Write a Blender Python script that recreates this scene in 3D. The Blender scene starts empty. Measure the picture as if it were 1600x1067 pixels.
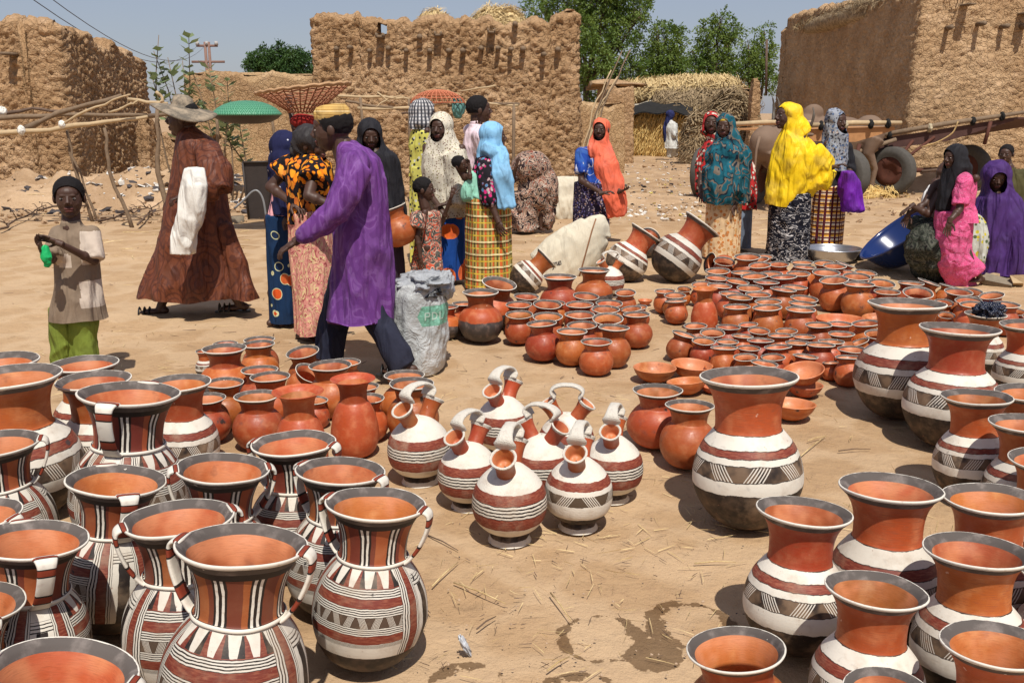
import bpy, bmesh, math, random
import numpy as np
from mathutils import Vector, Matrix, Euler, Quaternion
random.seed(7); rng = np.random.default_rng(7)
SC = bpy.context.scene
COL = SC.collection
# ---------------------------------------------------------------- camera, sky, sun, exposure
F = 1450.0; HOR = 175.0; HC = 1.6; CX, CY = 800.0, 533.5
PITCH = math.atan((CY - HOR) / F)
CT, ST = math.cos(PITCH), math.sin(PITCH)
cam = bpy.data.cameras.new('camera'); camo = bpy.data.objects.new('camera', cam); COL.objects.link(camo)
cam.sensor_width = 36; cam.lens = 36 * F / 1600; cam.clip_end = 2000; cam.clip_start = .05
camo.location = (0, 0, HC); camo.rotation_euler = (math.radians(90) - PITCH, 0, 0)
SC.camera = camo
world = bpy.data.worlds.new('World'); SC.world = world; world.use_nodes = True
wn = world.node_tree; wn.nodes.clear()
SUN_EL, SUN_AZ = math.radians(60), math.radians(10)      # azimuth: degrees to the right of straight behind the camera
sky = wn.nodes.new('ShaderNodeTexSky'); sky.sky_type = 'NISHITA'; sky.sun_disc = False
sky.sun_elevation = SUN_EL; sky.sun_rotation = math.pi - SUN_AZ
sky.dust_density = 1.0; sky.air_density = 1.15; sky.ozone_density = 5.0; sky.altitude = 300
wb = wn.nodes.new('ShaderNodeBackground'); wb.inputs[1].default_value = 0.074
wo = wn.nodes.new('ShaderNodeOutputWorld')
dz = wn.nodes.new('ShaderNodeMix'); dz.data_type = 'RGBA'; dz.inputs[0].default_value = .42; dz.inputs[7].default_value = (7.2, 7.2, 9.0, 1)   # even dust haze over the whole sky
wn.links.new(sky.outputs[0], dz.inputs[6]); wn.links.new(dz.outputs[2], wb.inputs[0]); wn.links.new(wb.outputs[0], wo.inputs[0])
sun = bpy.data.lights.new('sun', 'SUN'); sun.energy = 5.0; sun.angle = math.radians(.53); sun.color = (1, .955, .88)
suno = bpy.data.objects.new('sun', sun); COL.objects.link(suno)
sd = Vector((math.cos(SUN_EL) * math.sin(SUN_AZ), -math.cos(SUN_EL) * math.cos(SUN_AZ), math.sin(SUN_EL)))
suno.rotation_euler = sd.to_track_quat('Z', 'Y').to_euler(); suno.location = sd * 60
SC.view_settings.view_transform = 'Standard'; SC.view_settings.look = 'None'
SC.view_settings.exposure = -0.03; SC.view_settings.gamma = 1; SC.view_settings.use_curve_mapping = False
SC.render.engine = 'CYCLES'
SC.cycles.max_bounces = 6; SC.cycles.diffuse_bounces = 3; SC.cycles.glossy_bounces = 2
# ---------------------------------------------------------------- measuring helpers
def ray(u, v):
    a = (u - CX) / F; b = (CY - v) / F
    return Vector((a, CT + b * ST, -ST + b * CT))
def gp(u, v, z=0.0):
    d = ray(u, v); t = (HC - z) / -d.z
    return Vector((d.x * t, d.y * t, z))
def at(u, v, Y):
    d = ray(u, v); t = Y / d.y
    return Vector((d.x * t, Y, HC + d.z * t))
def depth(p): return p.y * CT - (p.z - HC) * ST
# ---------------------------------------------------------------- object helpers
def link(o, parent=None):
    COL.objects.link(o)
    if parent is not None: o.parent = parent
    return o
def tag(o, label=None, cat=None, group=None, kind=None):
    if label: o['label'] = label
    if cat: o['category'] = cat
    if group: o['group'] = group
    if kind: o['kind'] = kind
    return o
def thing(name, label, cat, loc=(0, 0, 0), rot=(0, 0, 0), group=None):
    o = bpy.data.objects.new(name, None); o.empty_display_size = .1
    link(o); o.location = loc; o.rotation_euler = rot
    return tag(o, label, cat, group)
def mesh_obj(name, verts, faces, mats, parent=None, smooth=True, mi=None, uvs=None):
    me = bpy.data.meshes.new(name)
    me.from_pydata([tuple(v) for v in verts] if not isinstance(verts, np.ndarray) else verts.tolist(), [], faces if not isinstance(faces, np.ndarray) else faces.tolist())
    if not isinstance(mats, (list, tuple)): mats = [mats]
    for m in mats: me.materials.append(m)
    if mi is not None: me.polygons.foreach_set('material_index', np.asarray(mi, dtype=np.int32))
    me.polygons.foreach_set('use_smooth', np.full(len(me.polygons), smooth))
    if uvs is not None:
        l = me.uv_layers.new(name='UVMap'); l.data.foreach_set('uv', np.asarray(uvs, dtype=np.float32).ravel())
    me.update()
    return link(bpy.data.objects.new(name, me), parent)
def share(name, me, parent=None):
    return link(bpy.data.objects.new(name, me), parent)
class MB:
    """collects simple shapes into one mesh"""
    def __init__(s): s.v = []; s.f = []; s.m = []
    def add(s, vs, fs, mi=0):
        b = len(s.v); s.v.extend([tuple(v) for v in vs]); s.f.extend([tuple(b + i for i in f) for f in fs]); s.m.extend([mi] * len(fs))
    def box(s, c, sz, R=None, mi=0):
        hx, hy, hz = sz[0] / 2, sz[1] / 2, sz[2] / 2
        vs = [Vector((x * hx, y * hy, z * hz)) for x in (-1, 1) for y in (-1, 1) for z in (-1, 1)]
        if R is not None: vs = [R @ v for v in vs]
        vs = [v + Vector(c) for v in vs]
        s.add(vs, [(0, 1, 3, 2), (4, 6, 7, 5), (0, 4, 5, 1), (2, 3, 7, 6), (0, 2, 6, 4), (1, 5, 7, 3)], mi)
    def tube(s, pts, rs, n=8, mi=0, cap=True, flat=1.0, ref=None):
        pts = [Vector(p) for p in pts]
        if not hasattr(rs, '__len__'): rs = [rs] * len(pts)
        b = len(s.v); N = len(pts); pu = None
        for i, p in enumerate(pts):
            t = (pts[min(i + 1, N - 1)] - pts[max(i - 1, 0)]).normalized()
            if pu is None:
                a = Vector(ref) if ref is not None else (Vector((0, 0, 1)) if abs(t.z) < .9 else Vector((1, 0, 0)))
                pu = t.cross(a).normalized()
            pu = (pu - t * pu.dot(t)).normalized(); w = t.cross(pu)
            for k in range(n):
                an = 2 * math.pi * k / n
                s.v.append(tuple(p + (pu * math.cos(an) + w * math.sin(an) * flat) * rs[i]))
        for i in range(N - 1):
            for k in range(n):
                k2 = (k + 1) % n
                s.f.append((b + i * n + k, b + i * n + k2, b + (i + 1) * n + k2, b + (i + 1) * n + k)); s.m.append(mi)
        if cap:
            s.f.append(tuple(b + k for k in reversed(range(n)))); s.m.append(mi)
            s.f.append(tuple(b + (N - 1) * n + k for k in range(n))); s.m.append(mi)
    def ball(s, c, r, R=None, nu=12, nv=8, mi=0):
        b = len(s.v); c = Vector(c)
        if not hasattr(r, '__len__'): r = (r, r, r)
        vs = [Vector((0, 0, r[2]))]
        for j in range(1, nv):
            th = math.pi * j / nv
            for i in range(nu):
                ph = 2 * math.pi * i / nu
                vs.append(Vector((math.sin(th) * math.cos(ph) * r[0], math.sin(th) * math.sin(ph) * r[1], math.cos(th) * r[2])))
        vs.append(Vector((0, 0, -r[2])))
        if R is not None: vs = [R @ v for v in vs]
        fs = []
        for i in range(nu): fs.append((0, 1 + i, 1 + (i + 1) % nu))
        for j in range(nv - 2):
            for i in range(nu):
                a = 1 + j * nu + i; a2 = 1 + j * nu + (i + 1) % nu
                fs.append((a, a + nu, a2 + nu, a2))
        L = len(vs) - 1; q = 1 + (nv - 2) * nu
        for i in range(nu): fs.append((q + i, L, q + (i + 1) % nu))
        s.add([v + c for v in vs], fs, mi)
    def build(s, name, mats, parent=None, smooth=True):
        return mesh_obj(name, s.v, s.f, mats, parent, smooth, s.m)
def spline(pts, n):
    """Catmull-Rom through the points, n samples for each span"""
    P = [np.array(p, float) for p in pts]; P = [2 * P[0] - P[1]] + P + [2 * P[-1] - P[-2]]
    out = []
    for i in range(1, len(P) - 2):
        for k in range(n):
            t = k / n; a, b, c, d = P[i - 1], P[i], P[i + 1], P[i + 2]
            out.append(.5 * ((2 * b) + (c - a) * t + (2 * a - 5 * b + 4 * c - d) * t * t + (3 * b - a - 3 * c + d) * t ** 3))
    out.append(P[-2]); return np.array(out)
# ---------------------------------------------------------------- numpy noise
def _h(ix, iy, iz, seed):
    n = (ix * 73856093) ^ (iy * 19349663) ^ (iz * 83492791) ^ (seed * 2654435)
    n = n & 0xffffffff; n = ((n ^ (n >> 16)) * 0x45d9f3b) & 0xffffffff; n = ((n ^ (n >> 16)) * 0x45d9f3b) & 0xffffffff
    return ((n ^ (n >> 16)) & 0xffffff) / float(0xffffff)
def vnoise(p, seed=0):
    i = np.floor(p).astype(np.int64); f = p - i; f = f * f * (3 - 2 * f); r = 0
    for dx in (0, 1):
        for dy in (0, 1):
            for dz in (0, 1):
                w = (f[:, 0] if dx else 1 - f[:, 0]) * (f[:, 1] if dy else 1 - f[:, 1]) * (f[:, 2] if dz else 1 - f[:, 2])
                r = r + w * _h(i[:, 0] + dx, i[:, 1] + dy, i[:, 2] + dz, seed)
    return r * 2 - 1
def fbm(p, seed=0, o=4):
    r = 0; a = 1.; s = 1.
    for k in range(o): r = r + a * vnoise(p * s, seed + k); a *= .5; s *= 2.03
    return r
def worley(p, seed=0):
    i = np.floor(p).astype(np.int64); f1 = np.full(len(p), 9.); f2 = np.full(len(p), 9.)
    for dx in (-1, 0, 1):
        for dy in (-1, 0, 1):
            for dz in (-1, 0, 1):
                a, b, c = i[:, 0] + dx, i[:, 1] + dy, i[:, 2] + dz
                q = np.stack([a + _h(a, b, c, seed), b + _h(a, b, c, seed + 11), c + _h(a, b, c, seed + 23)], 1)
                d = np.sqrt(((q - p) ** 2).sum(1)); n1 = np.minimum(f1, d); f2 = np.minimum(f2, np.maximum(f1, d)); f1 = n1
    return f1, f2
# ---------------------------------------------------------------- shader expressions
class E:
    def __init__(s, g, k): s.g = g; s.k = k
    def _b(s, op, o, r=False):
        return s.g.math(op, o, s) if r else s.g.math(op, s, o)
    def __add__(s, o): return s._b('ADD', o)
    __radd__ = __add__
    def __sub__(s, o): return s._b('SUBTRACT', o)
    def __rsub__(s, o): return s._b('SUBTRACT', o, True)
    def __mul__(s, o): return s._b('MULTIPLY', o)
    __rmul__ = __mul__
    def __truediv__(s, o): return s._b('DIVIDE', o)
    def __gt__(s, o): return s._b('GREATER_THAN', o)
    def __lt__(s, o): return s._b('LESS_THAN', o)
class G:
    def __init__(s, name, rough=.8, spec=.3):
        s.mat = bpy.data.materials.new(name); s.mat.use_nodes = True; s.nt = s.mat.node_tree
        s.bs = s.nt.nodes['Principled BSDF']; s.bs.inputs['Roughness'].default_value = rough
        s.bs.inputs['Specular IOR Level'].default_value = spec
    def put(s, inp, x):
        if isinstance(x, E): s.nt.links.new(x.k, inp)
        elif isinstance(x, (tuple, list)): inp.default_value = (*x[:3], 1) if len(inp.default_value) == 4 else x
        else: inp.default_value = x
    def math(s, op, *a):
        n = s.nt.nodes.new('ShaderNodeMath'); n.operation = op
        for i, x in enumerate(a): s.put(n.inputs[i], x)
        return E(s, n.outputs[0])
    def co(s, out='Object'):
        n = s.nt.nodes.new('ShaderNodeTexCoord'); return E(s, n.outputs[out])
    def sep(s, v):
        n = s.nt.nodes.new('ShaderNodeSeparateXYZ'); s.put(n.inputs[0], v); return [E(s, o) for o in n.outputs]
    def comb(s, x, y, z=0.):
        n = s.nt.nodes.new('ShaderNodeCombineXYZ')
        for i, q in enumerate((x, y, z)): s.put(n.inputs[i], q)
        return E(s, n.outputs[0])
    def vadd(s, a, b, op='ADD'):
        n = s.nt.nodes.new('ShaderNodeVectorMath'); n.operation = op; s.put(n.inputs[0], a); s.put(n.inputs[1], b); return E(s, n.outputs[0])
    def vmul(s, a, sc): return s.vadd(a, sc, 'MULTIPLY')
    def noise(s, v, scale, detail=3, rough=.55, dist=0., col=False):
        n = s.nt.nodes.new('ShaderNodeTexNoise'); s.put(n.inputs['Vector'], v); s.put(n.inputs['Scale'], scale)
        n.inputs['Detail'].default_value = detail; n.inputs['Roughness'].default_value = rough; n.inputs['Distortion'].default_value = dist
        return E(s, n.outputs[1 if col else 0])
    def vor(s, v, scale, feat='F1', out='Distance', rnd=1.):
        n = s.nt.nodes.new('ShaderNodeTexVoronoi'); n.feature = feat; s.put(n.inputs['Vector'], v); s.put(n.inputs['Scale'], scale)
        n.inputs['Randomness'].default_value = rnd
        return E(s, n.outputs[out])
    def mix(s, a, b, t):
        n = s.nt.nodes.new('ShaderNodeMix'); n.data_type = 'RGBA'; s.put(n.inputs[0], t); s.put(n.inputs[6], a); s.put(n.inputs[7], b)
        return E(s, n.outputs[2])
    def mul(s, a, b, t=1.):
        n = s.nt.nodes.new('ShaderNodeMix'); n.data_type = 'RGBA'; n.blend_type = 'MULTIPLY'; s.put(n.inputs[0], t); s.put(n.inputs[6], a); s.put(n.inputs[7], b)
        return E(s, n.outputs[2])
    def grey(s, x): return s.comb(x, x, x)
    def ss(s, x, a, b):
        n = s.nt.nodes.new('ShaderNodeMapRange'); n.interpolation_type = 'SMOOTHSTEP'; s.put(n.inputs[0], x)
        s.put(n.inputs[1], a); s.put(n.inputs[2], b); return E(s, n.outputs[0])
    def mr(s, x, a, b, c, d):
        n = s.nt.nodes.new('ShaderNodeMapRange'); s.put(n.inputs[0], x)
        for i, q in enumerate((a, b, c, d)): s.put(n.inputs[1 + i], q)
        return E(s, n.outputs[0])
    def frac(s, x): return s.math('FRACT', x)
    def absv(s, x): return s.math('ABSOLUTE', x)
    def band(s, x, a, b): return (x > a) * (x < b)
    def line(s, x, c, w): return s.absv(x - c) < w
    def mx(s, *a):
        r = a[0]
        for q in a[1:]: r = s.math('MAXIMUM', r, q)
        return r
    def rnd(s):
        n = s.nt.nodes.new('ShaderNodeObjectInfo'); return E(s, n.outputs['Random'])
    def hsv(s, c, h=.5, sa=1., v=1.):
        n = s.nt.nodes.new('ShaderNodeHueSaturation'); s.put(n.inputs['Color'], c); s.put(n.inputs['Hue'], h); s.put(n.inputs['Saturation'], sa); s.put(n.inputs['Value'], v)
        return E(s, n.outputs[0])
    def bump(s, h, st=.3, d=.01):
        n = s.nt.nodes.new('ShaderNodeBump'); s.put(n.inputs['Height'], h); n.inputs['Strength'].default_value = st; n.inputs['Distance'].default_value = d
        s.nt.links.new(n.outputs[0], s.bs.inputs['Normal'])
    def done(s, col, rough=None):
        s.put(s.bs.inputs['Base Color'], col)
        if rough is not None: s.put(s.bs.inputs['Roughness'], rough)
        return s.mat
def plain(name, c, rough=.8, spec=.3, var=.25, scale=9., bump=.15, bd=.004, metal=0.):
    g = G(name, rough, spec); o = g.co(); n = g.noise(o, scale, 5)
    g.bump(g.noise(o, scale * 5, 4), bump, bd); g.bs.inputs['Metallic'].default_value = metal
    return g.done(g.mix(tuple(x * (1 - var) for x in c), tuple(min(1, x * (1 + var)) for x in c), n))
# ---------------------------------------------------------------- pottery materials
TC = (.41, .070, .018); TC2 = (.50, .13, .042); BR = (.175, .030, .017); DK = (.021, .014, .011); WH = (.70, .645, .55); GY = (.098, .082, .072)
def pot_tone(g, c, o, r, amt=1.):
    """firing tone: slow hue drift over the pot, different on every pot"""
    n = g.noise(g.vadd(o, g.comb(r * 31., r * 17., r * 7.)), 4.5, 4)
    c = g.mix(c, g.hsv(c, .5 + .012, .92, 1.28), g.ss(n, .42, .78) * amt)
    c = g.hsv(c, g.mr(r, 0., 1., .492, .514), 1., g.mr(g.frac(r * 7.3), 0., 1., .70, 1.12))
    return c
def fine(g, o, st=.25, d=.0018):
    a = g.noise(o, 60, 4); b = g.noise(g.vmul(o, (1., 1., 7.)), 9, 3)
    g.bump(a * .5 + b, st, d)
def m_terracotta(name='terracotta', smoke=True, inner=False):
    g = G(name, .46, .45); o = g.co(); r = g.rnd()
    u, t, _ = g.sep(g.co('UV'))
    c = pot_tone(g, g.mix(TC, TC2, .75 if inner else .12), o, r)
    if inner:
        c = g.mix(c, (.60, .22, .095), g.ss(g.noise(g.vadd(o, g.comb(r * 31., r * 11., 0.)), 2.2, 2), .40, .62)); c = g.mix(c, (.16, .05, .03), g.ss(g.noise(g.vadd(o, g.comb(r * 51., 0., r * 21.)), 4, 3), .62, .78) * .5)
    streak = g.noise(g.vmul(o, (3., 3., 40.)), 4, 3)
    c = g.mix(c, g.hsv(c, .5, 1., .80), g.ss(streak, .45, .75))
    if smoke:
        sm = g.noise(g.vadd(o, g.comb(r * 91., r * 57., r * 37.)), 3.3, 3)
        c = g.mix(c, (.035, .028, .024), g.ss(sm, .665, .72) * .92)
        c = g.mix(c, g.hsv(c, .5, .85, .6), g.ss(sm, .57, .68) * .55)
    sp = g.vor(o, 55, 'F1'); c = g.mix(c, (.75, .55, .4), (sp < .05) * (g.noise(o, 7, 1) > .62) * .7)
    fine(g, o)
    return g.done(c, g.mr(g.noise(o, 14, 3), .3, .7, .36, .62))
def wob(g, o, x, amt, sc=7.): return x + (g.noise(o, sc, 3) - .5) * amt
def hatchband(g, u, t, a, b, n=9., k=1.0):
    """dark ground with sets of slanted white strokes leaning left and right in turn"""
    y = (t - a) / (b - a)
    x = g.frac(u * n + g.rnd() * 3.)
    slant = g.mr(g.math('FLOOR', g.frac(u * n * .5 + g.rnd() * 1.5) * 2.), 0., 1., -.28, .28)
    xx = x + (y - .5) * slant
    strokes = (g.absv(g.frac(xx * 11.) - .5) < .2) * g.band(xx, .22, .72)
    return strokes
def m_band_body(name, var=0):
    """banded jar body: dark foot, white, hatched band, white, red-brown stripe, white shoulder"""
    g = G(name, .6, .35); o = g.co(); r = g.rnd(); u, t0, _ = g.sep(g.co('UV'))
    t = wob(g, o, t0, .028, 9.)
    w = g.mix(WH, (.55, .47, .38), g.ss(g.noise(o, 5, 5), .5, .8) * .55)
    w = g.mix(w, (.30, .27, .26), g.ss(g.noise(o, 9, 4), .62, .8) * .45)
    dk = g.mix(DK, (.11, .07, .045), g.ss(g.noise(o, 6, 4), .4, .75))
    br = g.mix(BR, (.30, .09, .05), g.ss(g.noise(g.vmul(o, (4., 4., 30.)), 3, 4), .4, .7))
    e = {0: (.565, .665, .775, .825, .885), 1: (.50, .60, .72, .78, .86), 2: (.52, .66, .77, .83, .90)}[var]
    c = g.mix(dk, w, t > e[0])
    hb = g.mix(g.mix(dk, (.16, .10, .06), g.ss(g.noise(o, 4, 2), .4, .6)), g.mix(WH, (.5, .45, .4), .25), hatchband(g, u, t0, e[1], e[2], (9., 12., 10.)[var]))
    c = g.mix(c, hb, g.band(t, e[1], e[2]))
    c = g.mix(c, br, g.band(t, e[3], e[4]))
    ln = g.mx(*[g.line(t, x, .0035) for x in (e[0], e[1], e[2], e[3], e[4])])
    c = g.mix(c, DK, ln * .9)
    c = g.mix(c, dk, t > .993)
    sm = g.noise(g.vadd(o, g.comb(r * 91., r * 57., r * 37.)), 4., 4)
    c = g.mix(c, (.05, .045, .045), g.ss(sm, .70, .74) * .85)
    dust = g.ss(g.noise(g.vadd(o, g.comb(r * 13., 0., r * 5.)), 3.2, 5, .65), .47, .72); c = g.mix(c, (.36, .25, .16), dust * .42)
    ch = g.noise(g.vadd(o, g.comb(0., r * 23., 0.)), 19, 4, .7); c = g.mix(c, (.30, .15, .09), g.ss(ch, .665, .69) * .75)
    c = g.hsv(c, .5, 1., g.mr(r, 0., 1., .82, 1.05))
    fine(g, o); return g.done(c)
def m_neck_plain(name):
    g = G(name, .5, .4); o = g.co(); r = g.rnd(); u, t, _ = g.sep(g.co('UV'))
    c = pot_tone(g, TC, o, r)
    st = g.noise(g.vmul(o, (2., 2., 26.)), 5, 3)
    c = g.mix(c, (.30, .075, .03), g.ss(st, .45, .75) * .8)
    c = g.mix(c, (.70, .45, .33), g.ss(g.noise(g.vadd(o, g.comb(r * 9., 0., r * 5.)), 8, 4), .70, .73) * .8)
    fine(g, o); return g.done(c, g.mr(g.noise(o, 12, 2), .3, .7, .38, .6))
def m_rim(name, wcol=WH, gcol=GY):
    """lip: grey slip outside and inside, white line round the edge (t runs from the neck, over the edge, into the mouth)"""
    g = G(name, .75, .2); o = g.co(); r = g.rnd(); u, t0, _ = g.sep(g.co('UV'))
    t = wob(g, o, t0, .09, 10.)
    gr = g.mix(gcol, (.25, .21, .185), g.ss(g.noise(o, 6, 5), .45, .8))
    w = g.mix(wcol, (.5, .42, .34), g.ss(g.noise(o, 20, 4), .55, .75) * .7)
    c = g.mix(gr, w, g.band(t, .36, .57))
    c = g.mix(c, w, g.ss(g.noise(g.vadd(o, g.comb(r * 9., r * 3., 0.)), 7, 3), .73, .75) * .8)
    c = g.hsv(c, .5, 1., g.mr(r, 0., 1., .85, 1.1))
    fine(g, o); return g.done(c)
def m_striped_neck(name):
    g = G(name, .55, .35); o = g.co(); r = g.rnd(); u, t, _ = g.sep(g.co('UV'))
    uw = u + (g.noise(g.vmul(o, (1., 1., .6)), 9, 2) - .5) * .012
    x = g.frac(uw * 8. + r)
    c0 = pot_tone(g, g.mix((.17, .036, .02), (.34, .085, .028), g.frac(g.math('FLOOR', uw * 16.) * .37) > .5), o, r, .5)
    dk = g.absv(x - .5) < .20
    c = g.mix(c0, DK, dk)
    c = g.mix(c, g.mix(WH, (.5, .38, .3), g.ss(g.noise(o, 30, 3), .5, .7) * .6), g.mx(g.line(x, .41, .04), g.line(x, .585, .04)))
    c = g.mix(c, DK, t > .88); c = g.mix(c, WH, t < .125); c = g.mix(c, DK, g.line(t, .13, .008))
    fine(g, o); return g.done(c)
def m_stripe_body(name):
    """two-handled jar body: striped panels front and back, upright gores below the handles (handles at u=0 and .5)"""
    g = G(name, .58, .35); o = g.co(); r = g.rnd(); u0, t0, _ = g.sep(g.co('UV'))
    t = wob(g, o, t0, .016, 8.); u = u0 + (g.noise(o, 8, 2) - .5) * .008
    w = g.mix(WH, (.58, .5, .42), g.ss(g.noise(o, 6, 5), .45, .8) * .5)
    br = g.mix(BR, (.29, .085, .045), g.ss(g.noise(g.vmul(o, (4., 4., 25.)), 3, 4), .4, .7))
    d = g.absv(g.frac(u * 2.) - .5) * 2.           # 1 at a handle, 0 in the middle of a panel
    # horizontal panel, read from the shoulder down
    x = g.frac(u * 17.); y = (1. - t) / .125
    tri = g.absv(x - .5) * 2. < (.85 - y * .55)
    tc = g.mix(br, DK, g.math('FLOOR', g.frac(u * 8.5) * 2.))
    c = g.mix(tc, w, tri)
    def lines(c, a, b):
        ln = g.frac((t - a) / (b - a) * 4.)
        return g.mix(c, g.mix(w, DK, g.absv(ln - .5) > .27), g.band(t, a, b))
    c = g.mix(c, br, t < .875)
    c = lines(c, .81, .87)
    c = lines(c, .70, .755)
    hb = g.mix(g.mix(DK, (.13, .08, .05), .6), w, hatchband(g, u, t0, .635, .70, 26.))
    c = g.mix(c, hb, g.band(t, .635, .70)); c = lines(c, .585, .635)
    c = lines(c, .50, .53)
    c = g.mix(c, w, g.band(t, .41, .50))
    # upright gores beneath the handles
    gx = (d - .60) / .40
    v = g.mix(DK, br, g.band(gx, .26, .52))
    ln = g.frac(gx / .26 * 3.); v = g.mix(v, w, (gx < .26) * (g.absv(ln - .5) < .28))
    ln2 = g.frac((gx - .52) / .14 * 2.); v = g.mix(v, w, g.band(gx, .52, .66) * (g.absv(ln2 - .5) < .3))
    v = g.mix(v, w, gx > .66); v = g.mix(v, DK, g.band(gx, .84, 1.2) * (t < .86))
    v = g.mix(v, g.mix(w, DK, g.absv(g.frac(t * 45.) - .5) > .33), (gx > .66) * g.band(t, .84, .91))
    c = g.mix(c, v, d > .60)
    dk = g.mix(DK, (.10, .06, .04), g.ss(g.noise(o, 6, 4), .4, .75))
    c = g.mix(c, dk, t < .41)
    sm = g.noise(g.vadd(o, g.comb(r * 91., r * 57., r * 37.)), 3.6, 3)
    c = g.mix(c, (.022, .018, .018), g.ss(sm, .69, .72))
    c = g.mix(c, w, t > .985)
    dust = g.ss(g.noise(g.vadd(o, g.comb(r * 13., 0., r * 5.)), 3.2, 5, .65), .47, .72); c = g.mix(c, (.36, .25, .16), dust * .40)
    ch = g.noise(g.vadd(o, g.comb(0., r * 23., 0.)), 19, 4, .7); c = g.mix(c, (.28, .13, .08), g.ss(ch, .67, .69) * .7)
    c = g.hsv(c, .5, 1., g.mr(r, 0., 1., .84, 1.05))
    fine(g, o); return g.done(c)
def m_handle(name, pitted=False):
    g = G(name, .7, .25); o = g.co(); u, t, _ = g.sep(g.co('UV'))
    w = g.mix(WH, (.5, .4, .33), g.ss(g.noise(o, 9, 5), .5, .8) * .6)
    if pitted: c = w
    else:
        k = g.frac(t * 3.2 + .15)
        c = g.mix(w, g.mix(BR, TC, .2), g.band(k, .3, .62)); c = g.mix(c, DK, g.mx(g.line(k, .3, .03), g.line(k, .62, .03)))
        ed = g.absv(g.absv(g.frac(u + .125) - .5) - .25) < .07
        c = g.mix(c, w, ed * 0.)
    if pitted: g.bump(g.vor(o, 90, 'F1') + g.noise(o, 40, 4), .8, .004)
    else: fine(g, o)
    return g.done(c)
def m_flask(name, var=0):
    g = G(name, .66, .3); o = g.co(); r = g.rnd(); u, t0, _ = g.sep(g.co('UV'))
    t = wob(g, o, t0, .022, 9.)
    w = g.mix(WH, (.55, .46, .38), g.ss(g.noise(o, 6, 5), .48, .8) * .55)
    br = g.mix(BR, (.30, .085, .045), g.ss(g.noise(g.vmul(o, (4., 4., 30.)), 3, 4), .4, .7))
    dk = g.mix(DK, (.12, .075, .045), g.ss(g.noise(o, 6, 4), .4, .75))
    if var == 0:
        c = g.mix(dk, w, t > .30); c = g.mix(c, br, g.band(t, .42, .70)); 
        ln = g.frac((t - .515) / .105 * 4.); c = g.mix(c, g.mix(DK, w, g.absv(ln - .5) < .27), g.band(t, .515, .62))
    else:
        c = g.mix(dk, w, t > .40); hb = g.mix(g.mix(DK, (.13, .085, .05), .6), w, hatchband(g, u, t0, .53, .615, 8.))
        c = g.mix(c, hb, g.band(t, .53, .615)); c = g.mix(c, br, g.band(t, .655, .73))
    c = g.mix(c, g.mix(w, (.5, .43, .36), .2), t < .205)
    c = g.mix(c, (.40, .30, .21), g.ss(g.noise(g.vadd(o, g.comb(r * 13., 0., r * 5.)), 3.5, 5, .65), .46, .75) * .45); c = g.mix(c, (.25, .14, .10), g.ss(g.noise(o, 21, 4, .7), .66, .69) * .6)
    g.bump(g.noise(o, 45, 5) + g.vor(o, 60, 'F1') * .5, .5, .003)
    return g.done(c)
def m_twotone(name):
    g = G(name, .5, .4); o = g.co(); r = g.rnd(); u, t0, _ = g.sep(g.co('UV'))
    t = wob(g, o, t0, .10, 4.)
    c = pot_tone(g, TC, o, r); dk = g.mix((.055, .045, .042), (.17, .12, .10), g.ss(g.noise(o, 5, 5), .45, .75))
    c = g.mix(dk, c, g.ss(t, .70, .715)); c = g.mix(c, (.6, .5, .45), (g.vor(o, 40) < .12) * (g.noise(o, 5, 1) > .6) * .5)
    fine(g, o); return g.done(c)
MP = dict(tc=m_terracotta(), inner=m_terracotta('terracotta_inside', False, True), tcp=m_terracotta('clean_terracotta', False), band=m_band_body('banded_slip'),
          band1=m_band_body('banded_slip_low', 1), band2=m_band_body('banded_slip_high', 2), neck=m_neck_plain('burnished_neck'), rim=m_rim('painted_rim'),
          sneck=m_striped_neck('striped_neck_slip'), sbody=m_stripe_body('striped_body_slip'), handle=m_handle('painted_handle'), strap=m_handle('pitted_white_clay', True),
          flask=m_flask('lined_flask_slip'), flask1=m_flask('hatched_flask_slip', 1), two=m_twotone('two_tone_slip'))
# ---------------------------------------------------------------- pottery shapes (all in units of the rim diameter)
def lathe_data(prof, nseg, mi, wobble=0., seed=0):
    prof = np.asarray(prof, float); n = len(prof)
    d = np.r_[0, np.cumsum(np.hypot(np.diff(prof[:, 0]), np.diff(prof[:, 1])))]; T = d / d[-1]
    an = np.arange(nseg) / nseg * 2 * np.pi
    r = np.repeat(prof[:, 0], nseg); z = np.repeat(prof[:, 1], nseg); a = np.tile(an, n)
    if wobble:
        q = np.stack([np.cos(a) * 1.3, np.sin(a) * 1.3, z * 2.2], 1) + seed * 5.1
        k = vnoise(q, seed); r = r * (1 + wobble * k); z = z + wobble * .45 * vnoise(q + 40, seed) * (z > .2)
    V = np.stack([r * np.cos(a), r * np.sin(a), z], 1)
    i = np.arange(n - 1)[:, None]; k = np.arange(nseg)[None]; k2 = (k + 1) % nseg
    Fc = np.stack([i * nseg + k, i * nseg + k2, (i + 1) * nseg + k2, (i + 1) * nseg + k], 2).reshape(-1, 4)
    U0 = np.broadcast_to(k / nseg, (n - 1, nseg)); U1 = np.broadcast_to((k + 1) / nseg, (n - 1, nseg)); A = np.broadcast_to(T[:-1][:, None], U0.shape); B = np.broadcast_to(T[1:][:, None], U0.shape)
    UV = np.stack([np.stack([U0, A], 2), np.stack([U1, A], 2), np.stack([U1, B], 2), np.stack([U0, B], 2)], 2).reshape(-1, 2)
    return V, Fc, UV
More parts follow.
